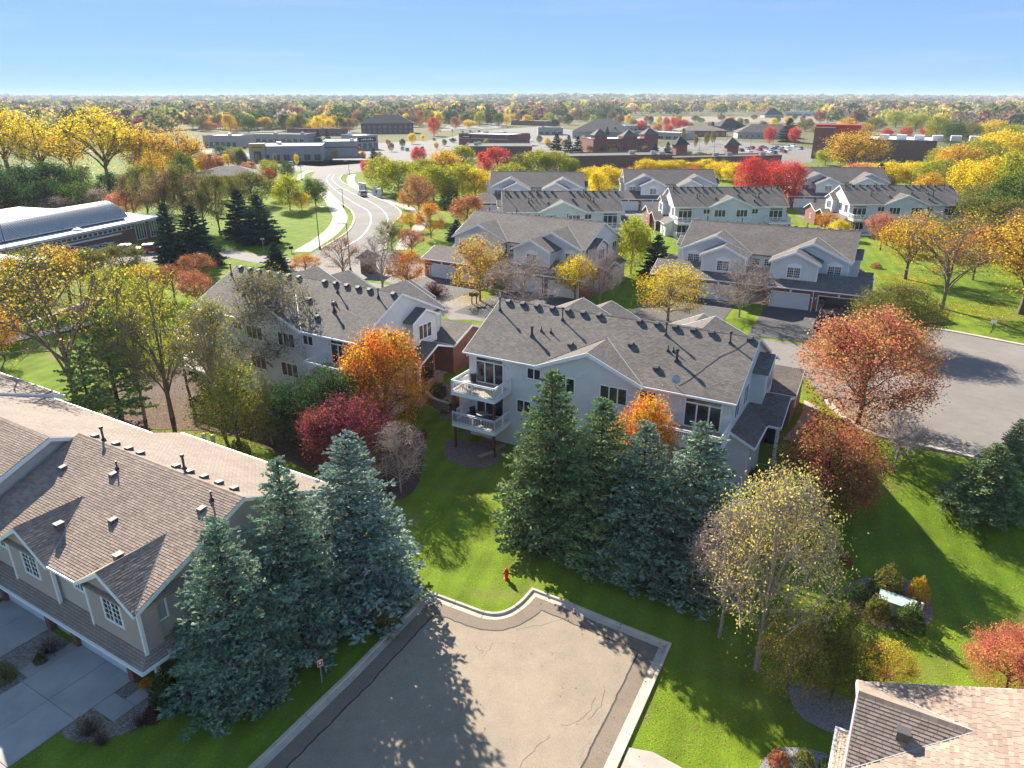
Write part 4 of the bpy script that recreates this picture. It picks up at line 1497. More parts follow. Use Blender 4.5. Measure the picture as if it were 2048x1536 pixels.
def school():
    root = thing("school", "long brick school with silver barrel-vaulted roof and white flat roof", "school", (-79.3, 110.0, 0), R(73))
    MB().box(-45, 35, 0.6, 38, -0.3, 3.9).build("wall", M['brick_dark'], root)
    MB().box(-45, 35.6, 0, 38.5, 3.9, 4.3).build("flat_roof", M['membrane'], root)
    b = MB()
    n = 14
    pr_ = [(3.2 + 9.8 * i / n, 4.75 + 2.55 * math.sin(math.pi * i / n) ** 0.8) for i in range(n + 1)]
    b.prism(pr_ + [(13.0, 4.6), (3.2, 4.6)], 0, -45, 29)
    vr = b.build("vault_roof", M['white_metal'], root)
    b = MB()
    for k in range(150):
        x = -45 + k * 0.5
        if x > 29:
            break
        for (a, z0), (c, z1) in zip(pr_, pr_[1:]):
            b.add([(x, a, z0), (x + 0.06, a, z0), (x + 0.06, a, z0 + 0.22), (x, a, z0 + 0.22), (x, c, z1), (x + 0.06, c, z1), (x + 0.06, c, z1 + 0.22), (x, c, z1 + 0.22)], [(3, 2, 6, 7), (0, 3, 7, 4), (1, 5, 6, 2)])
    q = b.build("roof_seam", M['white_metal'], vr)
    q["kind"] = "stuff"
    MB().box(-45, 28.6, 3.6, 12.6, 4.3, 4.62).build("clerestory", M['blueglass'], root)
    for k in range(40):
        x = -14 + k * 1.1
        if x > 27:
            break
        w_ = obj("window", cached('schw', lambda: win_mesh(1.0, 0.62, 0.07, 1).mesh("window", M['white'])), root, (x, 0.6, 3.0))
        obj("pane", cached('schp', lambda: MB().box(0.07, 0.93, -0.02, 0.0, 0.07, 0.55).mesh("pane", M['blueglass'])), w_)
    for x0 in (27.6, 31.2):
        w_ = obj("tall_window", cached('schtw', lambda: win_mesh(2.6, 3.1, 0.09, 4).mesh("tall_window", M['white'])), root, (x0, 0.6, 0.6))
        obj("pane", cached('schtp', lambda: MB().box(0.09, 2.51, -0.02, 0.0, 0.09, 3.0).mesh("pane", M['blueglass'])), w_)
    arch = [(5.0 + 12 * i / 10, 0.9 + 1.5 * math.sin(math.pi * i / 10)) for i in range(11)]
    aw = MB().prism(arch, 1, 0.5, 0.62).build("arched_window", M['blueglass'], root)
    b = MB()
    for (a, z0), (c, z1) in zip(arch, arch[1:]):
        b.bar((a, 0.47, z0), (c, 0.47, z1), 0.08, 0.1)
        b.bar((a, 0.47, 0.9), (a, 0.47, z0 + 0.01), 0.06, 0.08)
    b.bar((5, 0.47, 0.9), (17, 0.47, 0.9), 0.08, 0.08)
    b.bar((6.2, 0.46, 1.6), (15.8, 0.46, 1.6), 0.06, 0.06)
    b.build("arch_frame", M['white'], aw)
    MB().box(2, 24, 0.2, 0.6, 2.45, 2.7).build("ledge", M['membrane'], root)
    MB().box(-40, -2.6, -12.2, 0.4, -0.3, 3.6).build("wing_wall", M['brick_dark'], root)
    MB().box(-40, -2.2, -12.6, 0.0, 3.6, 4.0).build("wing_roof", M['membrane'], root)
    MB().bar((-40, -0.3, 4.25), (-2.2, -0.3, 4.25), 0.5, 0.5).build("parapet", M['white'], root)
    for x, y in ((-3, 1.6), (16, 1.8)):
        obj("roof_dome", cached('dome', lambda: MB().lathe([(0.9, 0), (0.9, 0.15), (0.6, 0.35), (0.1, 0.45)], 10).mesh("roof_dome", M['white'])), root, (x, y, 4.3))
    for x in (-1.0, 31.0):
        obj("flagpole", cached('fpole', lambda: MB().tube((0, 0, 0), (0, 0, 9.5), 0.08, 0.04, 6).mesh("flagpole", M['dark'])), root, (x, -2.5, 0))
school()

def shop(name, label, pl, pr2, H, D, wall, roofm='membrane', panes=6, band=None, cat="shop", sign=None, para=0.5, extra=None):
    a, c = G(*pl), G(*pr2)
    L = math.dist(a[:2], c[:2])
    root = thing(name, label, cat, (a[0], a[1], 0), math.atan2(c[1] - a[1], c[0] - a[0]))
    MB().box(0, L, 0, D, -0.3, H).build("wall", M[wall], root)
    b = MB()
    b.box(-0.1, L + 0.1, -0.1, 0.3, H, H + para); b.box(-0.1, L + 0.1, D - 0.3, D + 0.1, H, H + para)
    b.box(-0.1, 0.3, 0.3, D - 0.3, H, H + para); b.box(L - 0.3, L + 0.1, 0.3, D - 0.3, H, H + para)
    for q in islands(b):
        q.build("parapet", M[wall], root)
    MB().box(0.3, L - 0.3, 0.3, D - 0.3, H, H + 0.12).build("flat_roof", M[roofm], root)
    if panes:
        st = L / panes
        for k in range(panes):
            w_ = obj("window", cached(('shw', round(st, 2), H), lambda: win_mesh(st * 0.68, H * 0.45, 0.12, 2).mesh("window", M['tanwall'])), root, (st * (k + 0.16), 0, 0.3))
            obj("pane", cached(('shp', round(st, 2), H), lambda: MB().box(0.12, st * 0.68 - 0.12, -0.03, 0, 0.12, H * 0.45 - 0.12).mesh("pane", M['blueglass'])), w_)
    if band:
        MB().box(-0.06, L + 0.06, -0.06, -0.005, H * 0.62, H * 0.70).build("band", M[band], root)
    if sign:
        mm, x0, x1, z0, z1 = sign
        s_ = MB().box(L * x0, L * x1, -0.25, -0.02, z0, z1).build("sign_board", M[mm], root)
        b = MB()
        n = 7
        for k in range(n):
            xx = L * (x0 + (x1 - x0) * (0.14 + 0.72 * k / n))
            b.box(xx, xx + L * (x1 - x0) * 0.07, -0.3, -0.26, z0 + (z1 - z0) * 0.35, z0 + (z1 - z0) * (0.62 + 0.08 * (k % 3)))
        b.build("sign_lettering", M['white'] if mm != 'yellow' else M['dark'], s_)
    rr = random.Random(len(label))
    for k in range(max(1, int(L / 14))):
        x, y = rr.uniform(2, L - 3), rr.uniform(2, max(2.5, D - 3))
        MB().box(x, x + 2, y, y + 1.6, H + 0.12, H + 1.3).build("roof_unit", M['steel'], root)
    if extra:
        extra(root, L, D, H)
    return root

def yellow_corner(root, L, D, H):
    MB().box(-0.4, 6.2, -0.5, 5, -0.2, H + 1.5).build("corner_tower", M['greywall'], root)
    MB().box(0.2, 5.8, -0.72, -0.52, H - 0.9, H + 1.0).build("yellow_sign", M['yellow'], root)
    b = MB()
    for k in range(6):
        b.box(1.0 + k * 0.72, 1.45 + k * 0.72, -0.78, -0.73, H - 0.25, H + 0.3 + 0.1 * (k % 2))
    b.build("sign_lettering", M['dark'], root)
    MB().box(1.5, 4.5, -0.6, -0.5, 0.2, H - 1.6).build("entrance_glass", M['blueglass'], root)
shop("shop", "long grey shop building with yellow sign on its corner tower", (503, 324), (646, 322), 6.0, 26, 'greywall', panes=7, extra=yellow_corner)
shop("shop", "tan warehouse-like shop behind the yellow-signed one", (650, 314), (716, 313), 6.5, 24, 'tanwall', panes=0, band='brick_dark')
shop("shop", "pale blue-windowed shop at the far left of the shopping strip", (408, 294), (475, 295), 5.8, 18, 'tanwall', panes=6)
shop("shop", "low grey-brown strip of shops behind the yellow-signed building", (486, 285), (610, 286), 4.6, 20, 'greywall', 'darkroof', panes=10)
shop("shop", "little shop with wide dark sign band and pale side wall", (714, 300), (757, 298), 6.8, 18, 'greywall', panes=4, sign=('dark', 0.1, 0.9, 4.0, 6.2))
shop("shop", "long red-brick shop with black sign above a parking lot", (918, 290), (1016, 294), 6.0, 24, 'brick', panes=0, band='tanwall', sign=('dark', 0.06, 0.26, 4.0, 5.6))
shop("shop", "dark roofed low shop behind the yellow-green wood", (930, 312), (1064, 312), 4.0, 30, 'brick_dark', 'darkroof', panes=0)
shop("shop", "small grey shop with white canopy behind the brick shop", (1076, 270), (1126, 270), 4.6, 16, 'greywall', 'darkroof', panes=4)
shop("shop", "distant long red brick shop strip", (575, 271), (682, 272), 4.5, 14, 'brick', 'darkroof', panes=8)
shop("shop", "flat-roofed brown mall strip behind the yellow hedge", (1118, 350), (1342, 345), 6.0, 18, 'brick_dark', 'darkroof', panes=0)
shop("shop", "flat-roofed mall wing below the clustered parked cars", (1345, 346), (1560, 340), 5.0, 12, 'brick_dark', 'darkroof', panes=0)

def store_extra(root, L, D, H):
    MB().box(-2.5, 6.0, 2, 20, -0.2, H + 5.0).build("entrance_tower", M['brick'], root)
    MB().box(-2.8, 16.0, 8, 20.5, H + 1.0, H + 6.0).build("red_sign_wall", M['red'], root)
    for k in range(6):
        MB().box(24 + k * 7, 28 + k * 7, 9, 14, H + 0.12, H + 2.2).build("roof_unit", M['membrane'], root)
shop("store", "big brick box store with red corner tower", (1632, 318), (1866, 326), 8.5, 42, 'brick_dark', panes=0, band='brick', extra=store_extra, cat="store")

def mall_extra(root, L, D, H):
    for x, wd, z in ((1.0, 6, 2.2), (L * 0.5, 7, 1.5), (L - 5, 7, 2.4)):
        MB().box(x - 0.5, x + wd, -0.6, 6, -0.2, H + z).build("brick_tower", M['brick'], root)
        b = MB()
        zt = H + z
        b.add([(x - 1, -1.1, zt), (x + wd + 0.5, -1.1, zt), (x + wd + 0.5, 6.5, zt), (x - 1, 6.5, zt), (x + wd / 2 - 0.2, 2.7, zt + 3.2)], [(0, 1, 4), (1, 2, 4), (2, 3, 4), (3, 0, 4), (3, 2, 1, 0)])
        b.build("tower_roof", M['roof'], root)
    for k in range(5):
        x = L * 0.22 + k * 2.6
        MB().add([(x, -0.02, 4.2), (x + 2.1, -0.02, 4.2), (x + 2.1, -1.3, 3.2), (x, -1.3, 3.2), (x, -0.02, 3.2), (x + 2.1, -0.02, 3.2)], [(0, 1, 2, 3), (0, 3, 4), (1, 5, 2)]).build("awning", M['awning'], root)
shop("shop", "red-brick shops with corner towers and red awnings", (1186, 306), (1306, 304), 6.2, 22, 'brick', panes=8, extra=mall_extra)

def hip_house(name, label, pc, L, D, H, rise, deg, wall='brick_dark', roofm='roof_slate', over=0.8, inset=None, cat="building", wins=True):
    P_ = G(*pc)
    root = thing(name, label, cat, (P_[0], P_[1], 0), R(deg))
    MB().box(-L / 2, L / 2, -D / 2, D / 2, -0.2, H).build("wall", M[wall], root)
    i = D / 2 if inset is None else inset
    o = over
    b = MB().add([(-L / 2 - o, -D / 2 - o, H), (L / 2 + o, -D / 2 - o, H), (L / 2 + o, D / 2 + o, H), (-L / 2 - o, D / 2 + o, H), (-L / 2 + i, 0, H + rise), (L / 2 - i, 0, H + rise)],
                 [(0, 1, 5, 4), (1, 2, 5), (2, 3, 4, 5), (3, 0, 4), (3, 2, 1, 0)])
    b.build("roof", M[roofm], root)
    if wins:
        n = max(2, int(L / 4))
        for f in range(max(1, int(H / 3.2))):
            for k in range(n):
                w_ = obj("window", cached(('hhw',), lambda: win_mesh(1.5, 1.4, 0.1, 2).mesh("window", M['white'])), root, (-L / 2 + (k + 0.5) * L / n - 0.75, -D / 2, 0.9 + f * 3.2))
                obj("pane", cached(('hhp',), lambda: MB().box(0.1, 1.4, -0.02, 0, 0.1, 1.3).mesh("pane", M['glass'])), w_)
    return root
hip_house("building", "two-storey brown brick office with hipped roof near the left woods", (776, 266), 40, 22, 7.5, 6, 8)
hip_house("building", "grey pitched-roof hall behind the towered brick shops", (1205, 276), 36, 26, 4.5, 8, -20, 'tanwall', 'roof')
hip_house("house", "low brown house with grey hipped roof beside the through road", (462, 366), 19, 13, 2.8, 2.6, 14, 'brick_dark', 'roof', cat="house")
hip_house("building", "dark hipped-roof restaurant on the dry field", (1456, 262), 22, 18, 4, 6, 10, 'brick_dark', 'roof_slate')
hip_house("building", "low brown restaurant left of the dark hipped one", (1398, 272), 34, 18, 4, 3, 4, 'brick', 'roof_brown')
hip_house("building", "grey long-roofed building behind the red maples", (1530, 276), 40, 20, 4, 5, -8, 'tanwall', 'roof')
hip_house("building", "small distant dark-roofed barn by the dry field", (1543, 235), 26, 20, 4, 8, 0, 'greywall', 'roof_slate')
hip_house("pavilion", "brick tower pavilion with pointed roof, left of two", (1357, 322), 5.0, 5.0, 7.0, 3.4, 10, 'brick', 'roof_slate', 0.9, 2.4, "pavilion", False)
hip_house("pavilion", "brick tower pavilion with pointed roof, right of two", (1460, 320), 5.0, 5.0, 6.4, 3.2, 0, 'brick', 'roof', 1.2, 2.4, "pavilion", False)
for q in (("white flat-roofed hall far beyond the shops", (1072, 243), (1106, 243), 5, 'membrane'), ("white long shed far right of the dry field", (1570, 231), (1680, 232), 5, 'membrane'),
          ("distant low red building among woods", (1100, 252), (1022, 250), 4, 'brick'), ("grey warehouse beyond the brick shops", (1250, 262), (1300, 262), 4, 'tanwall'),
          ("long pale school-like block behind red maples", (1268, 276), (1360, 280), 4, 'tanwall')):
    a, c = (q[1], q[2]) if q[1][0] < q[2][0] else (q[2], q[1])
    shop("building", q[0], a, c, q[3], 18, q[4], panes=6, cat="building")

# water tower on the horizon
P_ = (at(1220, 199.5, 0)[0] / at(1220, 199.5, 0)[1] * 3000, 3000)
wt_ = thing("water_tower", "tiny pale water tower rising over the horizon woods", "water tower", (P_[0], P_[1], 0))
MB().lathe([(4, 0), (2, 4), (2, 28), (4, 31), (8, 35), (8.6, 38), (7, 42), (2, 44)], 14).build("tank", M['membrane'], wt_)

# ---- cars
def car_parts(L=4.6, Wd=1.85, Hh=1.5, suv=True):
    b = MB()
    z0 = 0.28
    prof = [(-L / 2, z0), (-L / 2, 0.82), (-L / 2 + 0.25, 0.98), (L / 2 - 1.3, 0.98), (L / 2 - 0.25, 0.86), (L / 2, 0.62), (L / 2, z0)]
    b.prism(prof, 1, -Wd / 2, Wd / 2)
    x0, x1, x2, x3 = (-L / 2 + 0.15, -L / 2 + 0.45, L / 2 - 2.1, L / 2 - 1.35) if suv else (-L / 2 + 0.7, -L / 2 + 1.25, L / 2 - 2.2, L / 2 - 1.35)
    wt2 = Wd / 2 - 0.18
    vs = [(x0, -Wd / 2 + 0.04, 0.97), (x3, -Wd / 2 + 0.04, 0.97), (x3, Wd / 2 - 0.04, 0.97), (x0, Wd / 2 - 0.04, 0.97), (x1, -wt2, Hh), (x2, -wt2, Hh), (x2, wt2, Hh), (x1, wt2, Hh)]
    b.add(vs, [(4, 5, 6, 7), (0, 1, 5, 4), (2, 3, 7, 6), (1, 2, 6, 5), (3, 0, 4, 7)])
    return b, (x0, x1, x2, x3, wt2)

def car(label, P, rot, paint, suv=True, full=True, L=4.6, Hh=1.55, group=None, red_lamps=True):
    root = thing("car", label, "car", P, rot, group)
    Wd = 1.85
    key = ('carbody', paint, suv, L, Hh)
    obj("body", cached(key, lambda: car_parts(L, Wd, Hh, suv)[0].mesh("body", M[paint])), root)
    _, (x0, x1, x2, x3, wt2) = car_parts(L, Wd, Hh, suv)
    def glass():
        b = MB()
        e = 0.012
        def inset(p, q, r, s, k=0.12):
            c = [(p[i] + q[i] + r[i] + s[i]) / 4 for i in range(3)]
            return [tuple(v[i] + (c[i] - v[i]) * k for i in range(3)) for v in (p, q, r, s)]
        lo, hi = 0.97, Hh
        faces = [[(x3 + e, -Wd / 2 + .04, lo), (x3 + e, Wd / 2 - .04, lo), (x2 + e, wt2, hi), (x2 + e, -wt2, hi)],
                 [(x0 - e, -Wd / 2 + .04, lo), (x0 - e, Wd / 2 - .04, lo), (x1 - e, wt2, hi), (x1 - e, -wt2, hi)]]
        for s in (-1, 1):
            faces.append([(x0, s * (Wd / 2 - .04 + e), lo), (x3, s * (Wd / 2 - .04 + e), lo), (x2, s * (wt2 + e), hi), (x1, s * (wt2 + e), hi)])
        for f in faces:
            b.add(inset(*f), [(0, 1, 2, 3)])
        return b
    for q in islands(glass()):
        q.build("car_window", M['glass'], root)
    if full:
        wm = cached('wheel', lambda: MB().tube((0, -0.11, 0), (0, 0.11, 0), 0.33, 0.33, 14).mesh("wheel", M['rubber']))
        hm = cached('hub', lambda: MB().tube((0, -0.12, 0), (0, 0.12, 0), 0.19, 0.19, 10).mesh("hub_cap", M['steel']))
        for sx in (-L / 2 + 0.85, L / 2 - 0.85):
            for sy in (-Wd / 2 + 0.06, Wd / 2 - 0.06):
                w_ = obj("wheel", wm, root, (sx, sy, 0.33))
                obj("hub_cap", hm, w_)
        for sy in (-0.7, 0.7):
            obj("tail_lamp", cached(('tl', L), lambda: MB().box(-L / 2 - 0.02, -L / 2 + 0.05, -0.16, 0.16, 0.66, 0.9).mesh("tail_lamp", M['red'])), root, (0, sy, 0))
            obj("headlamp", cached(('hl', L), lambda: MB().box(L / 2 - 0.12, L / 2 + 0.02, -0.18, 0.18, 0.6, 0.74).mesh("headlamp", M['white'])), root, (0, sy, 0))
        for sy in (-0.66, 0.66):
            obj("roof_rail", cached(('rrail', L, Hh), lambda: MB().bar((-L / 2 + 0.7, 0, Hh + 0.06), (L / 2 - 2.2, 0, Hh + 0.06), 0.04, 0.04).mesh("roof_rail", M['steel'])), root, (0, sy, 0))
    return root
p = G(725, 392)
p2_ = G(705, 381)
car("silver car driving along the curved through road", (p[0], p[1], 0.03), math.atan2(p2_[1] - p[1], p2_[0] - p[0]), 'carsilver')
rtD, WD, _ = T['D']
q = G(1646, 654)
car("black sport utility car parked outside the open garage", (q[0], q[1], 0.05), R(180 - 26.8 - 90 + 180 - 0), 'carblack', L=4.7, Hh=1.7)
rtC, WC, _ = T['C']
q = G(310, 505)
car("dark red car in the school parking, beside the dark spruces", (q[0], q[1], 0.03), R(20), 'carred')
for lb, x, y, a, pt in (("white car in the school parking, leftmost of three", 198, 508, 15, 'carwhite'), ("white car in the school parking, middle of three", 226, 503, 15, 'carwhite'), ("silver car in the school parking, nearest the spruces", 262, 506, 15, 'carsilver')):
    q = G(x, y)
    car(lb, (q[0], q[1], 0.03), R(a), pt)
crnd = random.Random(9)
def lot_cars(spots, where, group):
    for i, (x, y) in enumerate(sorted(spots)):
        q = G(x, y)
        car(f"tiny parked car, {ORD[i]} from the left {where}", (q[0], q[1], 0.02), R(crnd.choice((100, 95, 278))), crnd.choice(('carwhite', 'carsilver', 'carblack', 'carwhite', 'carred', 'carblue', 'carsilver')), False, False, group=group)
lot_cars([(1482, 303), (1495, 300), (1498, 304), (1504, 298), (1519, 302), (1524, 297), (1530, 299), (1533, 303), (1542, 306), (1548, 300), (1553, 297), (1558, 303), (1562, 300), (1567, 306), (1576, 296), (1575, 301), (1587, 294), (1600, 299), (1548, 308), (1471, 296)], "in the lot before the brick box store", "cars in the store lot")
lot_cars([(640, 282), (655, 283), (868, 281), (880, 264), (905, 263), (925, 266), (940, 264), (958, 265), (1010, 268), (1022, 270), (805, 300), (815, 302), (832, 301), (845, 299), (935, 302), (948, 304), (965, 305)], "among the shop lots left of the towers", "cars in the shop lots")
lot_cars([(452, 301), (463, 300), (470, 302), (490, 298), (583, 331), (455, 318)], "near the yellow-signed shop", "cars near the yellow-signed shop")
lot_cars([(60, 342), (78, 345), (96, 343), (118, 346), (170, 340), (445, 312)], "in the lot behind the yellow cottonwoods", "cars behind the cottonwoods")
# ------------------------------------------------------------------ trees
def quads(C, S, rng, aspect=0.62, nrm=None):
    """leaf-sized rhombs at centres C with half-lengths S"""
    n = len(C)
    a = rng.normal(size=(n, 3))
    if nrm is not None:
        a += nrm
    a /= np.linalg.norm(a, axis=1)[:, None] + 1e-9
    b = rng.normal(size=(n, 3))
    b -= (b * a).sum(1)[:, None] * a
    b /= np.linalg.norm(b, axis=1)[:, None] + 1e-9
    S = np.asarray(S).reshape(-1, 1)
    V = np.stack([C + a * S, C + b * S * aspect, C - a * S, C - b * S * aspect], 1).reshape(-1, 3)
    return V, np.arange(4 * n).reshape(n, 4)

def tubes(segs, n=4):
    """segs: list of (p0, p1, r0, r1)"""
    p0 = np.array([s[0] for s in segs]); p1 = np.array([s[1] for s in segs])
    r0 = np.array([s[2] for s in segs]); r1 = np.array([s[3] for s in segs])
    d = p1 - p0
    d /= np.linalg.norm(d, axis=1)[:, None] + 1e-9
    ref = np.where(np.abs(d[:, 2:3]) < 0.9, np.array([[0, 0, 1.0]]), np.array([[1.0, 0, 0]]))
    a = np.cross(d, ref)
    a /= np.linalg.norm(a, axis=1)[:, None] + 1e-9
    b = np.cross(d, a)
    out = []
    for p, r in ((p0, r0), (p1, r1)):
        for i in range(n):
            t = 2 * math.pi * i / n
            out.append(p + (a * math.cos(t) + b * math.sin(t)) * r[:, None])
    V = np.stack(out, 1).reshape(-1, 3)
    base = np.arange(len(segs))[:, None] * 2 * n
    F = np.concatenate([np.concatenate([base + i, base + (i + 1) % n, base + (i + 1) % n + n, base + i + n], 1)[:, None, :] for i in range(n)], 1).reshape(-1, 4)
    return V, F

def bez(a, c, b, k):
    t = np.linspace(0, 1, k + 1)[:, None]
    return (1 - t) ** 2 * a + 2 * t * (1 - t) * c + t * t * b

def make_decid(seed, H=8.0, base=0.2, rx=0.40, nleaf=6000, leaf=0.12, limbs=8, subs=6, twigs=5, twig_r=0.012, spread=0.06, trunk_r=0.14, top=1.0, fill=0.25, lump=0.0):
    rng = np.random.default_rng(seed)
    cz, sz, sr = (base + 1) / 2 * H, (1 - base) / 2 * H, rx * H
    segs, ends = [], []
    tt = np.array([0, 0, 0.62 * H])
    kn = [np.array([0, 0, -0.3])] + [np.array([rng.normal() * 0.05, rng.normal() * 0.05, z * H]) for z in (0.12, 0.25, 0.4, 0.62)]
    rr = [trunk_r * 1.25, trunk_r, trunk_r * 0.85, trunk_r * 0.6, trunk_r * 0.3]
    for i in range(4):
        segs.append((kn[i], kn[i + 1], rr[i], rr[i + 1]))
    def env(p, k):
        q = (p - np.array([0, 0, cz])) / np.array([sr, sr, sz])
        m = np.linalg.norm(q)
        return p if m < k else np.array([0, 0, cz]) + q / m * k * np.array([sr, sr, sz])
    for i in range(limbs):
        th = 2 * math.pi * (i + rng.uniform(-.3, .3)) / limbs * 1.0 + (i % 2) * 0.4
        zz = rng.uniform(-0.55, 0.95) if i else 0.95
        rad = math.sqrt(max(0.02, 1 - zz * zz))
        lum = 1 + lump * rng.normal()
        tgt = np.array([math.cos(th) * rad * sr, math.sin(th) * rad * sr, 0]) * 0.86 * lum + np.array([0, 0, cz + zz * sz * 0.86 * lum])
        s0 = np.array([0, 0, H * min(0.58, max(base * 0.75, 0.12 + 0.22 * (zz + .55)))])
        ctrl = s0 * 0.5 + tgt * 0.5 + np.array([0, 0, 0.10 * H]) - np.array([tgt[0], tgt[1], 0]) * 0.12
        P_ = bez(s0, ctrl, tgt, 4)
        r = np.linspace(trunk_r * 0.5, trunk_r * 0.16, 5)
        for k in range(4):
            segs.append((P_[k], P_[k + 1], r[k], r[k + 1]))
        for j in range(subs):
            t = rng.uniform(0.35, 1.0)
            o = (1 - t) ** 2 * s0 + 2 * t * (1 - t) * ctrl + t * t * tgt
            off = rng.normal(size=3) * np.array([sr, sr, sz]) * 0.36
            off[2] = abs(off[2]) * 0.8 - 0.08 * sz
            e = env(o + off + (tgt - s0) * 0.15, 0.97)
            c2 = (o + e) / 2 + np.array([0, 0, 0.03 * H])
            Q = bez(o, c2, e, 2)
            r2 = np.linspace(trunk_r * 0.2, twig_r * 1.6, 3)
            for k in range(2):
                segs.append((Q[k], Q[k + 1], r2[k], r2[k + 1]))
            for l in range(twigs):
                t2 = rng.uniform(0.3, 1)
                o2 = Q[0] * (1 - t2) + Q[2] * t2
                e2 = env(o2 + rng.normal(size=3) * 0.085 * H + (e - o) * 0.2 + np.array([0, 0, 0.03 * H]), 1.03)
                segs.append((o2, e2, twig_r * 1.4, twig_r * 0.5))
                ends.append((o2, e2))
    VT, FT = tubes(segs)
    E0 = np.array([e[0] for e in ends]); E1 = np.array([e[1] for e in ends])
    w_ = rng.uniform(0.3, 1.7, len(ends))
    idx = rng.choice(len(ends), nleaf, p=w_ / w_.sum())
    t = rng.uniform(0.1, 1.1, nleaf)[:, None]
    C = E0[idx] * (1 - t) + E1[idx] * t + rng.normal(size=(nleaf, 3)) * spread * H
    nf = int(nleaf * fill)
    if nf:
        d = rng.normal(size=(nf, 3)); d /= np.linalg.norm(d, axis=1)[:, None]
        C[:nf] = np.array([0, 0, cz]) + d * np.array([sr, sr, sz]) * rng.uniform(0.6, 0.98, nf)[:, None]
    C = C[C[:, 2] > 0.06 * H]
    VL, FL = quads(C, leaf * rng.uniform(0.6, 1.35, len(C)), rng)
    return (VT, FT), (VL, FL), H, sr

def make_spruce(seed, H=10.0, R_=3.0, whorls=27, per=11, leaf=0.18, power=0.8, base=0.03, droop=0.2, loose=0.06, step=0.15):
    """tiers of branches; every branch carries side branchlets set with needle tufts"""
    rng = np.random.default_rng(seed)
    segs = [(np.array([0, 0, -0.3]), np.array([0, 0, H * 0.5]), 0.2, 0.11), (np.array([0, 0, H * 0.5]), np.array([0, 0, H * 0.98]), 0.11, 0.02)]
    C, D, S = [], [], []
    def spray(p0, p1, s, up):
        d = p1 - p0
        L = np.linalg.norm(d)
        n = max(2, int(L / step))
        t = (np.arange(n) + rng.uniform(0.1, 0.9, n)) / n
        c = p0 + d * t[:, None] + rng.normal(size=(n, 3)) * 0.03
        dv = np.tile(d / (L + 1e-9), (n, 1)) + np.array([0, 0, up]) + rng.normal(size=(n, 3)) * 0.28
        C.append(c); D.append(dv); S.append(np.full(n, s) * rng.uniform(0.75, 1.25, n))
    for w_i in range(whorls):
        f = min(max((w_i + rng.uniform(-.25, .25)) / whorls, 0), 0.99)
        z = H * (base + (1 - base) * f)
        L0 = R_ * (1 - f) ** power * (1.0 if f > 0.1 else 0.86 + 1.4 * f) + 0.15
        npb = max(5, int(per * (0.6 + 0.4 * (1 - f))))
        ph = rng.uniform(0, 6.28)
        for k in range(npb):
            L = max(0.2, L0 * rng.uniform(0.74, 1.1) * (1 + loose * rng.normal()))
            th = ph + 2 * math.pi * (k + rng.uniform(-.3, .3)) / npb
            out = np.array([math.cos(th), math.sin(th), 0.0]); side = np.array([-math.sin(th), math.cos(th), 0.0])
            rise = 0.62 * f - 0.08 + rng.normal() * 0.05
            zb = z + rng.normal() * 0.08
            def P(t):
                return out * t * L + np.array([0, 0, zb + L * (rise * t - droop * t * t * (1 - f) + 0.22 * max(0, t - 0.7) * (1 - 0.4 * f))])
            sc = leaf * (0.62 + 0.38 * min(1, L / R_))
            ts = np.linspace(0.12, 1, 6)
            for a, b in zip(ts, ts[1:]):
                spray(P(a), P(b), sc, 0.15)
            segs.append((np.array([0, 0, zb]), P(0.8), 0.035, 0.01))
            nb = max(2, int(L / 0.30))
            for j in range(nb):
                tj = 0.22 + 0.74 * (j + rng.uniform(0, .8)) / nb
                bl = (0.42 * L * (1.02 - tj) + 0.16) * rng.uniform(0.8, 1.15)
                for sg in (-1, 1):
                    o = P(tj)
                    e = o + side * sg * bl * 0.82 + out * bl * 0.55 + np.array([0, 0, -0.10 * bl + 0.05])
                    spray(o, e, sc * 0.95, 0.22)
    nt_ = 14
    C.append(np.stack([rng.normal(size=nt_) * 0.03, rng.normal(size=nt_) * 0.03, H * rng.uniform(0.95, 1.005, nt_)], 1))
    D.append(np.tile(np.array([0, 0, 1.0]), (nt_, 1)) + rng.normal(size=(nt_, 3)) * 0.3)
    S.append(np.full(nt_, leaf * 0.8))
    C, D, S = np.concatenate(C), np.concatenate(D), np.concatenate(S)
    Vs, n = [], len(C)
    D /= np.linalg.norm(D, axis=1)[:, None]
    for q in range(3):
        d = D + rng.normal(size=(n, 3)) * 0.42
        d /= np.linalg.norm(d, axis=1)[:, None]
        b = np.cross(d, rng.normal(size=(n, 3)))
        b /= np.linalg.norm(b, axis=1)[:, None] + 1e-9
        o = C + rng.normal(size=(n, 3)) * S[:, None] * 0.15
        Vs.append(np.stack([o - d * S[:, None] * 0.55, o + b * S[:, None] * 0.32, o + d * S[:, None] * 0.95, o - b * S[:, None] * 0.32], 1))
    V = np.concatenate(Vs, 0).reshape(-1, 3)
    return tubes(segs, 6), (V, np.arange(len(V)).reshape(-1, 4)), H, R_

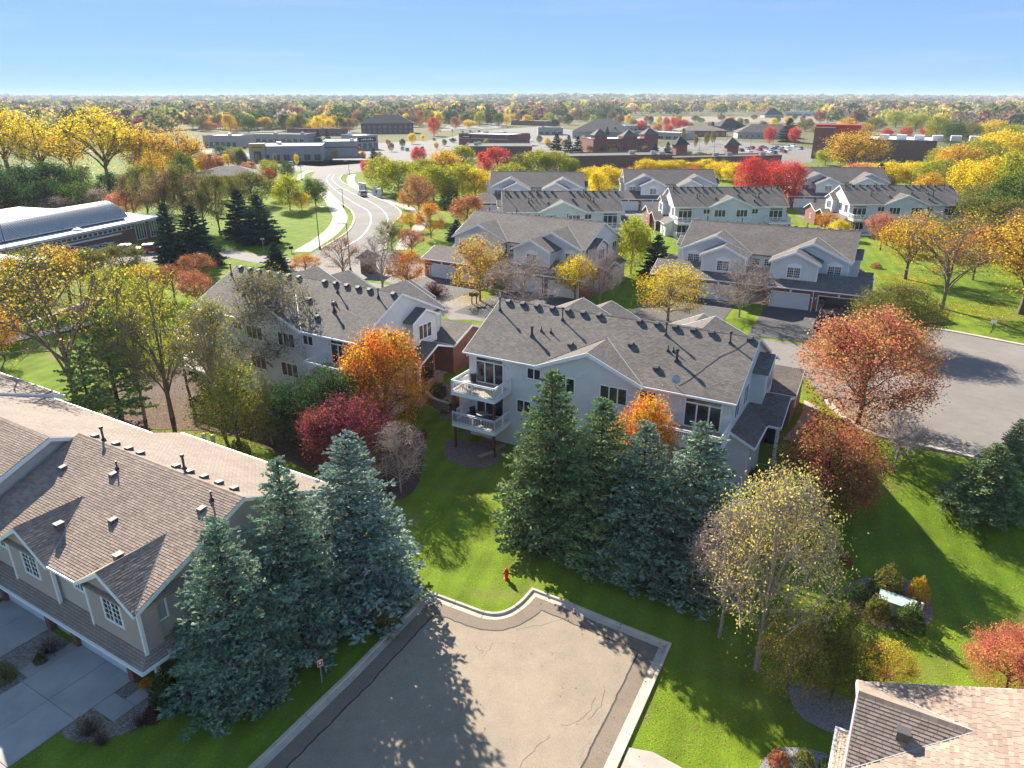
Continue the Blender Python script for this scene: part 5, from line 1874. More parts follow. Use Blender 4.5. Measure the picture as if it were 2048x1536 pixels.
def make_shrub(seed, H=1.5, r=1.0, nleaf=1500, leaf=0.07, twig=30):
    rng = np.random.default_rng(seed)
    segs = []
    for k in range(twig):
        d = rng.normal(size=3); d[2] = abs(d[2]) + 0.5; d /= np.linalg.norm(d)
        e = d * np.array([r, r, H]) * rng.uniform(.6, 1.02)
        segs.append((np.array([0, 0, -0.05]), e, 0.02, 0.006))
    d = rng.normal(size=(nleaf, 3)); d[:, 2] = np.abs(d[:, 2]); d /= np.linalg.norm(d, axis=1)[:, None]
    lump = 1 + 0.12 * np.sin(d[:, 0] * 5 + seed) * np.cos(d[:, 1] * 6 + seed * 2)
    C = d * np.array([r, r, H]) * (rng.uniform(0.35, 1, nleaf) ** 0.4 * lump)[:, None]
    V, F = quads(C, leaf * rng.uniform(.6, 1.4, nleaf), rng)
    return tubes(segs, 4), (V, F), H, r

PROTO = {}
def proto(kind, variants, fn, bark='bark', leafm='leaf'):
    lst = []
    for i in range(variants):
        (VT, FT), (VL, FL), H, r = fn(i)
        lst.append((np_mesh("trunk", VT, FT, M[bark]), np_mesh("crown", VL, FL, M[leafm]), H, r))
    PROTO[kind] = lst

proto('dense', 4, lambda i: make_decid(10 + i, 8, 0.12, 0.42, 18000, 0.075, 11, 6, 5, spread=0.045, fill=0.45, lump=0.12))
proto('airy', 3, lambda i: make_decid(30 + i, 8, 0.14, 0.42, 8500, 0.075, 10, 7, 6, spread=0.04, fill=0.12, lump=0.15, twig_r=0.014))
proto('sparse', 4, lambda i: make_decid(50 + i, 9, 0.2, 0.36, 3300, 0.066, 9, 8, 6, spread=0.03, fill=0.0, lump=0.2, twig_r=0.012, trunk_r=0.15), 'bark_mid')
proto('bare', 3, lambda i: make_decid(70 + i, 6, 0.12, 0.42, 350, 0.06, 10, 8, 8, spread=0.03, fill=0.0, lump=0.15, twig_r=0.009, trunk_r=0.10), 'bark_pale')
proto('mid', 5, lambda i: make_decid(90 + i, 9, 0.04, 0.45, 7000, 0.145, 11, 5, 4, spread=0.05, fill=0.5, lump=0.12))
proto('mid_airy', 3, lambda i: make_decid(110 + i, 11, 0.12, 0.38, 9000, 0.105, 10, 6, 5, spread=0.045, fill=0.1, lump=0.2, twig_r=0.03, trunk_r=0.25))
proto('spruce', 4, lambda i: make_spruce(130 + i, 10, 3.0), 'bark', 'needle')
proto('fir', 2, lambda i: make_spruce(140 + i, 10, 3.0, 22, 8, 0.30, 0.85, 0.03, 0.2, 0.1, 0.30), 'bark', 'needle')
proto('pine', 2, lambda i: make_spruce(150 + i, 10, 3.0, 15, 6, 0.24, 0.65, 0.12, 0.08, 0.2, 0.24), 'bark', 'needle')
proto('bushy', 4, lambda i: make_decid(180 + i, 7, -0.04, 0.5, 28000, 0.06, 13, 7, 6, spread=0.04, fill=0.3, lump=0.14, twig_r=0.012))
proto('wispy', 2, lambda i: make_decid(190 + i, 9, -0.03, 0.34, 8500, 0.055, 15, 8, 7, spread=0.03, fill=0.04, lump=0.18, twig_r=0.011, trunk_r=0.14), 'bark_pale')
proto('lowairy', 3, lambda i: make_decid(200 + i, 7, 0.02, 0.46, 8500, 0.064, 12, 7, 6, spread=0.04, fill=0.15, lump=0.2, twig_r=0.011), 'bark_mid')
proto('barelow', 2, lambda i: make_decid(220 + i, 6, -0.02, 0.46, 900, 0.045, 14, 9, 8, spread=0.03, fill=0.0, lump=0.2, twig_r=0.009, trunk_r=0.08), 'bark_pale')
proto('shrub', 4, lambda i: make_shrub(160 + i))
proto('twiggy', 2, lambda i: make_shrub(170 + i, 1.5, 1.0, 500, 0.05, 160))

C_ = dict(green=(.10, .15, .03), dkgreen=(.05, .09, .028), olive=(.22, .21, .045), ygreen=(.42, .41, .035), yellow=(.78, .56, .03), gold=(.68, .40, .045), orange=(.72, .29, .04),
          rust=(.46, .19, .085), brown=(.26, .17, .09), red=(.62, .035, .035), scarlet=(.64, .07, .05), crimson=(.27, .055, .065), ochre=(.46, .37, .06), straw=(.58, .50, .13), salmon=(.62, .22, .12), pinkgrey=(.38, .28, .23),
          blue=(.285, .365, .30), bluegreen=(.265, .345, .24), spruce=(.225, .30, .125), darkspruce=(.045, .085, .065), plum=(.20, .045, .055), coral=(.56, .24, .11))
trnd = random.Random(77)

def tree(kind, bx, by, ty, wpx, color, label, cat="tree", name=None, group=None, P=None, H=None, r=None):
    P = G(bx, by) if P is None else P
    H = max(0.4, height_at(P, ty)) if H is None else H
    if r is None:
        Pm = (P[0], P[1], P[2] + 0.4 * H)
        r = wpx / 2 * depth(Pm) / F_PX
    if kind in ('spruce', 'fir'):
        r *= 1.28
    lst = PROTO[kind]
    tm, cm, H0, r0 = lst[trnd.randrange(len(lst))]
    nm = name or {'spruce': 'spruce_tree', 'fir': 'spruce_tree', 'pine': 'pine_tree', 'shrub': 'shrub', 'twiggy': 'shrub'}.get(kind, 'tree')
    root = thing(nm, label, cat, P, trnd.uniform(0, 6.28), group, (r / r0, r / r0, H / H0))
    obj("trunk", tm, root)
    c = obj("crown", cm, root)
    col = C_[color] if isinstance(color, str) else color
    k = trnd.uniform(0.92, 1.08)
    c.color = (col[0] * k, col[1] * k, col[2] * k, 1)
    return root

def row(items, phrase, where, cat="tree", group=None):
    """items: (kind, bx, by, ty, w, color); labels count along the row from the left"""
    items = sorted(items, key=lambda q: q[1])
    for i, q in enumerate(items):
        tree(*q, f"{phrase}, {ORD[i]} from the left {where}", cat, group=group or f"{phrase}s {where}")

# --- spruces in front
for q in (('spruce', 488, 1375, 1036, 232, 'bluegreen', "blue spruce with pale tips at the corner of the brown townhouse drive"),
          ('spruce', 602, 1270, 921, 210, 'bluegreen', "blue spruce standing between its two neighbours left of the court"),
          ('spruce', 722, 1198, 868, 238, 'blue', "tallest silvery blue spruce left of the sunny lawn"),
          ('spruce', 1098, 1066, 742, 205, 'spruce', "green spruce with tall pointed top beside the fire hydrant"),
          ('spruce', 1192, 1100, 797, 195, 'spruce', "dark spruce second from the hydrant before the grey townhouse"),
          ('spruce', 1272, 1130, 843, 190, 'bluegreen', "blue-green spruce in front of the orange tree by the house"),
          ('spruce', 1374, 1150, 846, 235, 'bluegreen', "bluish spruce under the townhouse's far deck, last of its clump"),
          ('spruce', 1962, 1018, 888, 140, 'spruce', "broad green spruce on the sunny lawn beside the turning area"),
          ('spruce', 2014, 940, 838, 66, 'spruce', "narrow spruce peeking over the broad one beside the turning area")):
    tree(*q)
# --- trees round the nearest houses
for q in (('bushy', 775, 868, 663, 180, 'orange', "round golden-orange maple between the two grey townhouses"),
          ('bushy', 648, 905, 738, 190, 'dkgreen', "dark green leafy tree between bare trees and burgundy tree"),
          ('bushy', 700, 950, 798, 200, 'crimson', "burgundy-red ornamental tree behind the blue spruces"),
          ('barelow', 802, 985, 845, 125, 'pinkgrey', "pale leafless shrubby tree beside the burgundy tree"),
          ('dense', 1276, 1010, 795, 128, 'orange', "orange maple squeezed between the spruces and grey townhouse wall"),
          ('bushy', 1640, 1035, 842, 205, 'rust', "rusty-brown small tree beside the townhouse side entry"),
          ('bushy', 1714, 850, 628, 258, 'coral', "large coral-red crabapple tree beside the turning area"),
          ('bare', 1786, 943, 826, 125, 'pinkgrey', "small bare tree on the lawn below the turning area"),
          ('wispy', 1512, 1340, 945, 255, 'straw', "half-bare tree with small yellow leaves right of the court"),
          ('wispy', 1438, 1275, 1020, 150, 'pinkgrey', "thin leafless tree beside the last spruce of the clump"),
          ('lowairy', 1570, 1400, 1225, 150, 'ochre', "low yellow-leaved shrubby tree in front of the half-bare one"),
          ('sparse', 157, 822, 500, 300, 'ochre', "big thinly leaved yellow tree behind the brown townhouse"),
          ('pine', 246, 850, 622, 150, 'spruce', "loose dark pine behind the brown townhouse roof"),
          ('pine', 185, 835, 690, 110, 'spruce', "shorter dark pine below the big yellow tree"),
          ('fir', 408, 735, 610, 62, 'darkspruce', "slim dark spruce at the far deck of the left grey townhouse"),
          ('sparse', 345, 836, 535, 185, 'ygreen', "tall thin yellow-leaved tree casting forked shadow by brown roof"),
          ('wispy', 560, 795, 542, 215, 'olive', "tall thinly leaved tree before the left grey townhouse"),
          ('lowairy', 478, 900, 735, 170, 'ygreen', "low yellow-leaved tree left of the dark green tree"),
          ('lowairy', 545, 890, 770, 130, 'olive', "tangled olive bush-like tree beside the dark green tree"),
          ('wispy', 440, 850, 600, 150, 'ygreen', "thin yellow-green tree at the corner of the left grey townhouse"),
          ('wispy', 290, 840, 610, 140, 'ygreen', "small thin yellow-green tree among the dark pines"),
          ('bushy', 1784, 690, 572, 178, 'olive', "spreading yellow-green crabapple in front of the open garage"),
          ('lowairy', 960, 602, 472, 112, 'gold', "golden half-bare tree before the garages nearest the entrance"),
          ('barelow', 1045, 632, 512, 165, 'pinkgrey', "low bare pinkish tree before the white garage doors"),
          ('lowairy', 1150, 600, 508, 84, 'yellow', "bright yellow tree in front of the entrance-side townhouse"),
          ('barelow', 1200, 608, 490, 96, 'pinkgrey', "bare tree at the end of the entrance-side townhouse"),
          ('lowairy', 1335, 642, 528, 140, 'yellow', "yellow tree before the left garage of the open-garage townhouse"),
          ('barelow', 1478, 634, 518, 130, 'pinkgrey', "bare purplish tree at the steps of the open-garage townhouse"),
          ('mid', 1262, 548, 436, 74, 'ygreen', "yellow-green tree between the two townhouses that face us"),
          ('fir', 1312, 552, 470, 62, 'darkspruce', "dark spruce between the two townhouses that face us"),
          ('mid_airy', 1810, 558, 428, 112, 'gold', "golden tree on the lawn right of the open-garage townhouse"),
          ('sparse', 1884, 617, 425, 190, 'gold', "branching nearly bare tree on the sunny lawn past the turning area"),
          ('mid_airy', 2040, 628, 430, 200, 'gold', "orange-gold tree at the right edge beyond the turning area"),
          ('airy', 1945, 560, 450, 120, 'rust', "rust-brown thin tree behind the bare lawn tree"),
          ('airy', 1760, 500, 425, 70, 'salmon', "orange-red small tree below the sunlit white gable"),
          ('airy', 1650, 465, 425, 52, 'orange', "small orange tree beside the brick garage of the sunlit townhouse"),
          ('mid', 1676, 478, 440, 48, 'yellow', "small yellow tree beside the orange one at the brick garage"),
          ('bushy', 2010, 1392, 1262, 175, 'salmon', "feathery orange shrub at the edge of the brown roof"),
          ('bushy', 1660, 1400, 1225, 160, 'olive', "olive-green leafy bush left of the brown roof corner"),
          ('airy', 1765, 1372, 1292, 110, 'gold', "pale golden bush just above the brown roof corner"),
          ('fir', 914, 480, 440, 44, 'darkspruce', "little dark spruce behind the entrance-side townhouse gable"),
          ('airy', 838, 436, 348, 70, 'rust', "rust-red round tree beside the through road"),
          ('mid', 935, 450, 392, 78, 'rust', "low rust-red tree behind the entrance-side townhouse"),
          ('airy', 862, 476, 408, 62, 'orange', "orange tree along the walk behind the entrance townhouse"),
          ('airy', 784, 502, 440, 66, 'olive', "green-and-orange boulevard tree nearest the entrance"),
          ('airy', 822, 462, 424, 60, 'gold', "yellow-green boulevard tree next along the road"),
          ('airy', 824, 510, 455, 54, 'salmon', "dull red tree by the walk at the entrance"),
          ('airy', 808, 418, 384, 26, 'gold', "tiny golden street tree at the bridge end"),
          ('sparse', 688, 560, 475, 84, 'rust', "thin russet tree behind the left grey townhouse ridge"),
          ('bare', 766, 585, 470, 110, 'pinkgrey', "bare multi-stemmed tree at the entrance pillar"),
          ('airy', 816, 590, 500, 80, 'orange', "orange thin tree behind the left townhouse garage roof"),
          ('airy', 612, 545, 508, 66, 'orange', "low orange tree over the left end of the grey ridge"),
          ('fir', 553, 540, 486, 52, 'darkspruce', "small dark spruce above the left grey townhouse ridge"),
          ('fir', 345, 522, 407, 58, 'darkspruce', "slim dark spruce beside the school wall"),
          ('fir', 397, 528, 411, 96, 'darkspruce', "bigger dark spruce beside the school wall"),
          ('fir', 484, 476, 378, 66, 'darkspruce', "dark spruce on the roadside lawn, left of a pair"),
          ('fir', 522, 486, 390, 84, 'darkspruce', "dark spruce on the roadside lawn, right of a pair"),
          ('mid', 632, 412, 355, 54, 'green', "round green tree beside the through road"),
          ('mid', 580, 420, 350, 62, 'ygreen', "yellow-green tree on the roadside lawn"),
          ('mid', 604, 420, 384, 40, 'yellow', "small yellow tree on the roadside lawn"),
          ('mid', 560, 402, 368, 50, 'ygreen', "yellow-green bushy tree behind the roadside spruces"),
          ('mid', 505, 410, 345, 96, 'olive', "broad olive tree behind the roadside spruces"),
          ('mid', 60, 430, 395, 110, 'rust', "reddish-brown tree behind the curved school roof"),
          ('mid', 255, 430, 380, 84, 'salmon', "bright orange tree behind the curved school roof"),
          ('mid', 376, 388, 302, 46, 'green', "vivid green ivy-clad tree among grey bare trees"),
          ('mid', 540, 362, 318, 44, 'ygreen', "yellow-green tree near the shop with the yellow sign"),
          ('mid', 541, 366, 340, 28, 'red', "small red tree near the shop with the yellow sign"),
          ('mid', 576, 360, 322, 34, 'green', "small green tree near the cross street"),
          ('mid', 735, 352, 318, 28, 'scarlet', "scarlet shrubby tree at the cross street corner"),
          ('mid', 838, 330, 293, 34, 'red', "red tree at the back of the yellow-green wood"),
          ('mid', 995, 352, 296, 66, 'scarlet', "scarlet tree standing over the yellow-green wood"),
          ('mid', 968, 350, 305, 34, 'red', "narrow red tree left of the scarlet one"),
          ('dense', 1500, 408, 314, 84, 'red', "scarlet tree behind the townhouse, left of a pair"),
          ('dense', 1556, 415, 319, 96, 'red', "scarlet tree behind the townhouse, right of a pair"),
          ('dense', 1380, 392, 334, 64, 'scarlet', "coral-red tree before the far twin-gabled townhouse"),
          ('mid', 1716, 372, 324, 70, 'salmon', "salmon tree right of the far single-gabled townhouse"),
          ('fir', 1756, 372, 326, 34, 'darkspruce', "dark pointed spruce above the sunlit townhouse roof"),
          ('fir', 1778, 372, 350, 26, 'bluegreen', "small blue spruce above the sunlit townhouse roof"),
          ('mid_airy', 1700, 350, 262, 120, 'gold', "tall golden tree in front of the big brick store"),
          ('mid', 868, 272, 234, 26, 'scarlet', "red-topped round tree on the green by the shops"),
          ('mid', 825, 288, 265, 18, 'yellow', "lone yellow tree by the shops' parking lot"),
          ('mid', 982, 292, 270, 16, 'scarlet', "small red tree before the long brick shop"),
          ):
    tree(*q)

row([('mid', x, y, t, w_, c) for x, y, t, w_, c in ((765, 385, 312, 74, 'ygreen'), (798, 392, 322, 90, 'ygreen'), (850, 372, 318, 86, 'ygreen'), (890, 368, 300, 76, 'gold'), (868, 402, 332, 100, 'ygreen'), (915, 400, 330, 88, 'ygreen'), (950, 402, 338, 84, 'yellow'), (985, 398, 345, 64, 'yellow'), (925, 352, 292, 66, 'ygreen'), (1040, 352, 308, 66, 'olive'), (1075, 354, 300, 72, 'ygreen'), (1110, 354, 302, 70, 'ygreen'), (1022, 366, 325, 60, 'ygreen'), (1140, 352, 316, 44, 'ygreen'))], "rounded yellowing tree", "in the wood beside the far twin-gabled house")
row([('mid', x, y, t, w_, 'yellow') for x, y, t, w_ in ((1180, 372, 332, 56), (1212, 378, 332, 60), (1240, 380, 340, 56), (1262, 372, 336, 44), (1290, 352, 318, 46), (1320, 350, 320, 48), (1350, 350, 320, 50), (1384, 350, 324, 44), (1412, 350, 318, 56), (1440, 360, 322, 60), (1466, 366, 326, 54), (1196, 412, 345, 50))], "bright yellow tree", "in the hedge behind the far townhouses")
row([('mid', x, y, t, w_, c) for x, y, t, w_, c in ((1700, 360, 330, 60, 'yellow'), (1735, 368, 326, 66, 'yellow'), (1780, 372, 324, 80, 'yellow'), (1820, 372, 322, 76, 'yellow'), (1860, 380, 318, 80, 'ygreen'), (1895, 392, 322, 80, 'olive'), (1930, 400, 318, 90, 'yellow'), (1975, 410, 312, 96, 'yellow'), (2030, 420, 305, 110, 'ygreen'), (1910, 350, 290, 90, 'gold'), (1950, 342, 280, 90, 'ygreen'), (2000, 330, 262, 110, 'yellow'), (2048, 320, 255, 90, 'ygreen'), (1880, 340, 298, 70, 'ygreen'), (1850, 420, 345, 70, 'gold'))], "leafy yellowing tree", "on the wooded slope right of the sunlit townhouse")
row([('mid', x, y, t, w_, c) for x, y, t, w_, c in ((1960, 450, 360, 110, 'olive'), (2005, 470, 352, 110, 'green'), (2048, 480, 345, 110, 'green'), (1935, 470, 395, 90, 'olive'), (1985, 500, 400, 100, 'olive'), (2045, 520, 410, 100, 'brown'), (1900, 505, 440, 90, 'olive'), (1845, 510, 445, 70, 'gold'))], "tangled green-brown tree", "at the foot of the wooded slope")
row([('mid_airy', x, y, t, w_, c) for x, y, t, w_, c in ((20, 352, 212, 150, 'yellow'), (88, 360, 232, 110, 'yellow'), (150, 362, 258, 80, 'gold'), (218, 372, 222, 170, 'yellow'), (305, 372, 262, 110, 'gold'), (368, 362, 252, 96, 'gold'))], "tall yellow cottonwood", "on the skyline above the school")
row([('mid', x, y, t, w_, c) for x, y, t, w_, c in ((15, 440, 340, 90, 'dkgreen'), (62, 425, 330, 90, 'dkgreen'), (118, 415, 326, 96, 'dkgreen'), (160, 405, 328, 70, 'green'), (226, 400, 345, 60, 'dkgreen'), (-10, 410, 320, 80, 'dkgreen'), (100, 440, 360, 90, 'dkgreen'), (160, 438, 362, 80, 'green'), (455, 400, 352, 60, 'dkgreen'))], "dark green tree", "in the belt behind the school")
row([('airy', x, y, t, w_, c) for x, y, t, w_, c in ((300, 450, 330, 80, 'olive'), (338, 462, 340, 80, 'brown'), (372, 455, 330, 80, 'olive'), (410, 462, 345, 84, 'brown'), (440, 470, 350, 70, 'olive'), (270, 440, 350, 60, 'brown'), (320, 420, 300, 70, 'gold'), (205, 440, 380, 70, 'pinkgrey'), (470, 420, 350, 60, 'olive'), (128, 446, 392, 70, 'pinkgrey'))], "brownish thinning tree", "in the thicket between school and road")
row([('airy', x, y, t, w_, c) for x, y, t, w_, c in ((20, 640, 515, 120, 'gold'), (75, 622, 500, 120, 'olive'), (140, 600, 490, 120, 'gold'), (200, 590, 500, 110, 'olive'), (255, 575, 490, 100, 'olive'), (300, 600, 530, 90, 'gold'), (350, 600, 530, 80, 'rust'), (400, 570, 510, 80, 'rust'), (395, 610, 540, 70, 'salmon'), (10, 720, 610, 80, 'orange'), (240, 640, 540, 110, 'ygreen'), (300, 680, 560, 100, 'ygreen'))], "autumn shrub tree", "in the thicket below the school parking")
row([('fir', x, y, t, w_, 'darkspruce') for x, y, t, w_ in ((612, 280, 258, 14), (637, 284, 259, 16), (655, 283, 258, 14), (748, 318, 296, 18), (1113, 300, 266, 22), (1137, 310, 270, 22), (1155, 306, 272, 22), (1310, 322, 288, 24), (1334, 320, 284, 22), (1214, 279, 254, 12), (1229, 278, 254, 11), (1241, 276, 253, 11), (1474, 272, 247, 14), (1424, 266, 244, 14), (1575, 284, 236, 40), (1168, 268, 252, 10))], "dark pointed spruce", "among the far shops", group="spruces among the far shops")
row([('mid', x, y, t, w_, c) for x, y, t, w_, c in ((1283, 262, 241, 22, 'scarlet'), (1315, 266, 248, 20, 'salmon'), (1336, 268, 248, 20, 'scarlet'), (1332, 252, 236, 16, 'red'), (1347, 254, 233, 16, 'red'), (1357, 258, 236, 15, 'red'), (1369, 258, 238, 17, 'red'), (1538, 288, 252, 26, 'scarlet'), (1587, 286, 254, 26, 'scarlet'), (1211, 252, 240, 14, 'salmon'), (1226, 252, 239, 14, 'scarlet'), (1648, 262, 252, 24, 'scarlet'), (1640, 246, 221, 26, 'crimson'), (1678, 244, 224, 24, 'crimson'), (1712, 250, 221, 24, 'crimson'), (1772, 276, 256, 24, 'scarlet'), (1810, 278, 254, 26, 'scarlet'), (1852, 278, 252, 30, 'scarlet'), (1720, 268, 252, 16, 'salmon'))], "small red maple", "dotting the shopping area", group="red maples dotting the shopping area")
row([('mid', x, y, t, w_, c) for x, y, t, w_, c in ((1690, 275, 236, 44, 'gold'), (1870, 282, 232, 52, 'ygreen'), (1900, 292, 240, 50, 'green'), (1930, 290, 242, 56, 'olive'), (1980, 285, 238, 56, 'yellow'), (1750, 262, 236, 40, 'olive'), (1790, 255, 222, 44, 'ygreen'), (1830, 262, 226, 50, 'ygreen'), (1725, 272, 246, 40, 'gold'), (1500, 274, 252, 30, 'gold'), (1610, 262, 240, 36, 'olive'), (1640, 272, 250, 40, 'brown'), (2020, 300, 250, 60, 'ygreen'), (1960, 310, 266, 50, 'olive'))], "leafy autumn tree", "round the big brick store")
row([('mid', x, y, t, w_, c) for x, y, t, w_, c in ((1368, 320, 300, 34, 'olive'), (1400, 322, 304, 36, 'olive'), (1425, 318, 306, 30, 'ygreen'), (1264, 322, 300, 30, 'gold'), (1650, 330, 298, 44, 'ygreen'), (1690, 336, 306, 40, 'olive'), (1365, 298, 256, 10, 'olive'), (1412, 292, 264, 12, 'olive'), (1425, 288, 262, 12, 'olive'), (1390, 296, 268, 10, 'brown'))], "small roadside tree", "near the brick tower pavilions")
zr = random.Random(31)
for n_, (x0, x1, y0, y1), hgt, where in ((30, (385, 705, 256, 268), 27, "along the back of the left shops"), (26, (700, 1000, 246, 258), 23, "behind the centre shops"), (26, (1000, 1270, 240, 254), 18, "behind the towered shops"),
                                         (24, (1280, 1640, 238, 258), 14, "about the dry field"), (22, (560, 1000, 278, 318), 13, "between the shop lots"), (18, (1050, 1330, 280, 316), 13, "round the towered shops"), (22, (290, 500, 322, 356), 32, "beyond the grey thicket")):
    row([('mid', x0 + (x1 - x0) * (i + zr.uniform(.1, .9)) / n_, (yy := zr.uniform(y0, y1)), yy - hgt * zr.uniform(.7, 1.4), hgt * zr.uniform(.8, 1.3), zr.choice(('olive', 'green', 'ygreen', 'gold', 'brown', 'dkgreen', 'rust', 'yellow'))) for i in range(n_)], "small far tree", where, group="small trees " + where)
# street lamps' little trees by the shops
row([('mid', x, y, t, w_, c) for x, y, t, w_, c in ((516, 326, 308, 8, 'yellow'), (551, 328, 307, 8, 'olive'), (594, 330, 308, 10, 'yellow'), (482, 310, 294, 12, 'ygreen'), (455, 318, 302, 12, 'ygreen'))], "tiny planted tree", "along the shop with the yellow sign")

# --- the far wood to the horizon: one mass
def far_wood():
    rng = np.random.default_rng(4)
    Vs, Cs = [], []
    pal = np.array([C_[k] for k in ('olive', 'green', 'ygreen', 'brown', 'gold', 'dkgreen', 'crimson', 'pinkgrey', 'yellow')])
    pw = np.array([.22, .14, .14, .18, .11, .07, .05, .06, .03])
    clear = [(370, 720, 262, 345), (700, 1000, 250, 345), (1000, 1260, 240, 345), (1260, 1640, 232, 345), (1560, 1900, 250, 345)]
    n_done = 0
    def blocked(px, py):
        for x0, x1, y0, y1 in clear:
            if x0 < px < x1 and y0 < py < y1:
                return True
        return False
    bands = [(196.8, 200.5, 2200, 20), (200.5, 205, 2200, 26), (205, 212, 2000, 34), (212, 224, 1500, 46), (224, 245, 1100, 80), (245, 280, 700, 120)]
    for y0, y1, n, nl in bands:
        for _ in range(n):
            px, py = rng.uniform(-120, 2170), rng.uniform(y0, y1)
            if blocked(px, py):
                continue
            if py > 262 and px > 330:
                continue
            x, y = at(px, py, 0.0)
            zg = g(x, y)
            dist = math.hypot(x, y)
            s = rng.uniform(0.8, 1.25) * (1 + min(1.6, dist / 4200))
            Hh, rr = 13.0 * (0.75 + 0.25 * s) * rng.uniform(0.75, 1.4), 7.0 * s
            d = rng.normal(size=(nl, 3))
            d[:, 2] = np.abs(d[:, 2]) * 1.1 - 0.25
            d /= np.linalg.norm(d, axis=1)[:, None]
            C = np.array([x, y, zg + Hh * 0.45]) + d * np.array([rr, rr, Hh * 0.55]) * rng.uniform(0.75, 1.0, nl)[:, None]
            q, _ = quads(C, rr * (1.5 / math.sqrt(nl)) * rng.uniform(0.7, 1.3, nl) * 1.3, rng, 0.75)
            w2 = pw.copy()
            w2[6] += 0.06 if px < 1100 and 222 < py < 240 else 0
            if px > 1300 and py < 215:
                w2 = np.array([.22, .06, .10, .28, .12, .05, .03, .14, .0])
            # neighbouring trees tend to share a colour
            pt = 0.5 + 0.5 * math.sin(x * 0.011 + 1.7 * math.sin(y * 0.004)) * math.cos(y * 0.006 + x * 0.003)
            w2 = w2 * (1 + np.array([1.5, 2.0, 0.2, 0.6, -0.5, 2.0, -0.6, 0.4, -0.7]) * (pt - 0.35))
            w2 = np.clip(w2, 0.005, None)
            col = pal[rng.choice(9, p=w2 / w2.sum())]
            gy = col.mean()
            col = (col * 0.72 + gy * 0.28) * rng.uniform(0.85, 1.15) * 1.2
            Vs.append(q)
            Cs.append(np.tile(np.append(col, 1.0), (len(q), 1)))
    V = np.concatenate(Vs); Cc = np.concatenate(Cs)
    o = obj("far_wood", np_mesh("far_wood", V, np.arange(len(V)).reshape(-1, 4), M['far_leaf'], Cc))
    o["kind"] = "stuff"
    o["label"] = "mixed autumn woods reaching to the horizon"
    o["category"] = "woods"
far_wood()
# ------------------------------------------------------------------ small things
KU, KV = (math.cos(R(149.5)), math.sin(R(149.5))), (math.sin(R(149.5)), -math.cos(R(149.5)))
def kw(u, v):
    return (-17.72 + KU[0] * u + KV[0] * v, 26.92 + KU[1] * u + KV[1] * v)

# concrete drives of the brown townhouses, laid as panels
for dn, (u0, u1) in (("concrete_drive", (2.62, 7.45)), ("concrete_drive", (10.3, 15.2))):
    dr = struct(obj(dn, None))
    um = (u0 + u1) / 2
    for k in range(5):
        for a, c in ((u0, um), (um, u1)):
            v0, v1 = 0.5 - k * 3.1, 0.5 - (k + 1) * 3.1
            P4 = [kw(a + 0.012, v0 - 0.012), kw(c - 0.012, v0 - 0.012), kw(c - 0.012, v1 + 0.012), kw(a + 0.012, v1 + 0.012)]
            MB().slab([(q[0], q[1], LOW + 0.06 + 0.004 * ((k + int(a)) % 2)) for q in P4], 0.12).build("concrete_panel", M['drive'], dr)
wk = struct(obj("front_walk", None))
for (a, c, v0, v1) in ((0.9, 2.6, -0.62, -1.72), (0.9, 1.75, 0.45, -0.6), (7.47, 8.4, -0.9, -2.3), (7.47, 8.1, 0.4, -0.88)):
    P4 = [kw(a, v0), kw(c, v0), kw(c, v1), kw(a, v1)]
    MB().slab([(q[0], q[1], LOW + 0.055) for q in P4], 0.1).build("walk_panel", M['drive'], wk)
sheet("gravel_bed", [kw(*q) for q in ((2.6, 0.4), (1.75, 0.4), (1.75, -0.6), (2.6, -0.6))], M['gravel'], 0.03)
sheet("gravel_bed", [tuple(p) for p in smooth([kw(*q) for q in ((2.6, -1.72), (0.9, -1.72), (0.88, 0.3), (-0.3, 0.6), (-0.6, -0.6), (-0.1, -2.0), (0.8, -3.0), (1.8, -3.4), (2.6, -3.2))], 3, True)], M['gravel'], 0.028)
sheet("gravel_bed", [kw(*q) for q in ((10.28, 0.3), (7.47, 0.3), (7.47, -4.2), (8.2, -5.0), (9.4, -4.8), (10.28, -4.0))], M['gravel'], 0.026)
sheet("gravel_bed", [tuple(p) for p in smooth(gp([(1580, 1372), (1590, 1420), (1630, 1452), (1690, 1470), (1740, 1440), (1700, 1400), (1620, 1370)]), 4, True)], M['gravel_grey'], 0.03)
sheet("gravel_bed", [tuple(p) for p in smooth(gp([(1518, 1540), (1545, 1502), (1600, 1496), (1665, 1515), (1690, 1560), (1600, 1600), (1530, 1580)]), 4, True)], M['gravel_grey'], 0.03)
sheet("mulch_bed", [tuple(p) for p in smooth(gp([(1688, 1185), (1715, 1160), (1790, 1150), (1850, 1185), (1866, 1235), (1830, 1262), (1760, 1255), (1705, 1225)]), 4, True)], M['gravel_pink'], 0.03)
sheet("gravel_bed", [tuple(p) for p in smooth(gp([(888, 905), (905, 925), (945, 936), (985, 930), (1012, 905), (1010, 870), (960, 862), (905, 870)]), 4, True)], M['gravel_pink'], 0.03)
sheet("concrete_apron", gp([(1256, 1496), (1305, 1505), (1370, 1540), (1460, 1600), (1210, 1620)]), M['walk'], 0.045)
sheet("side_walk", gp([(845, 778), (880, 752), (925, 735), (935, 722), (912, 722), (870, 742), (835, 768)]), M['walk'], 0.03)
sheet("side_walk", gp([(1608, 800), (1640, 815), (1618, 855), (1590, 882), (1566, 880), (1592, 850), (1605, 825)]), M['walk'], 0.03)
sheet("mulch_bed", gp([(862, 800), (880, 770), (915, 765), (930, 800), (925, 840), (880, 838)]), M['gravel_pink'], 0.035)

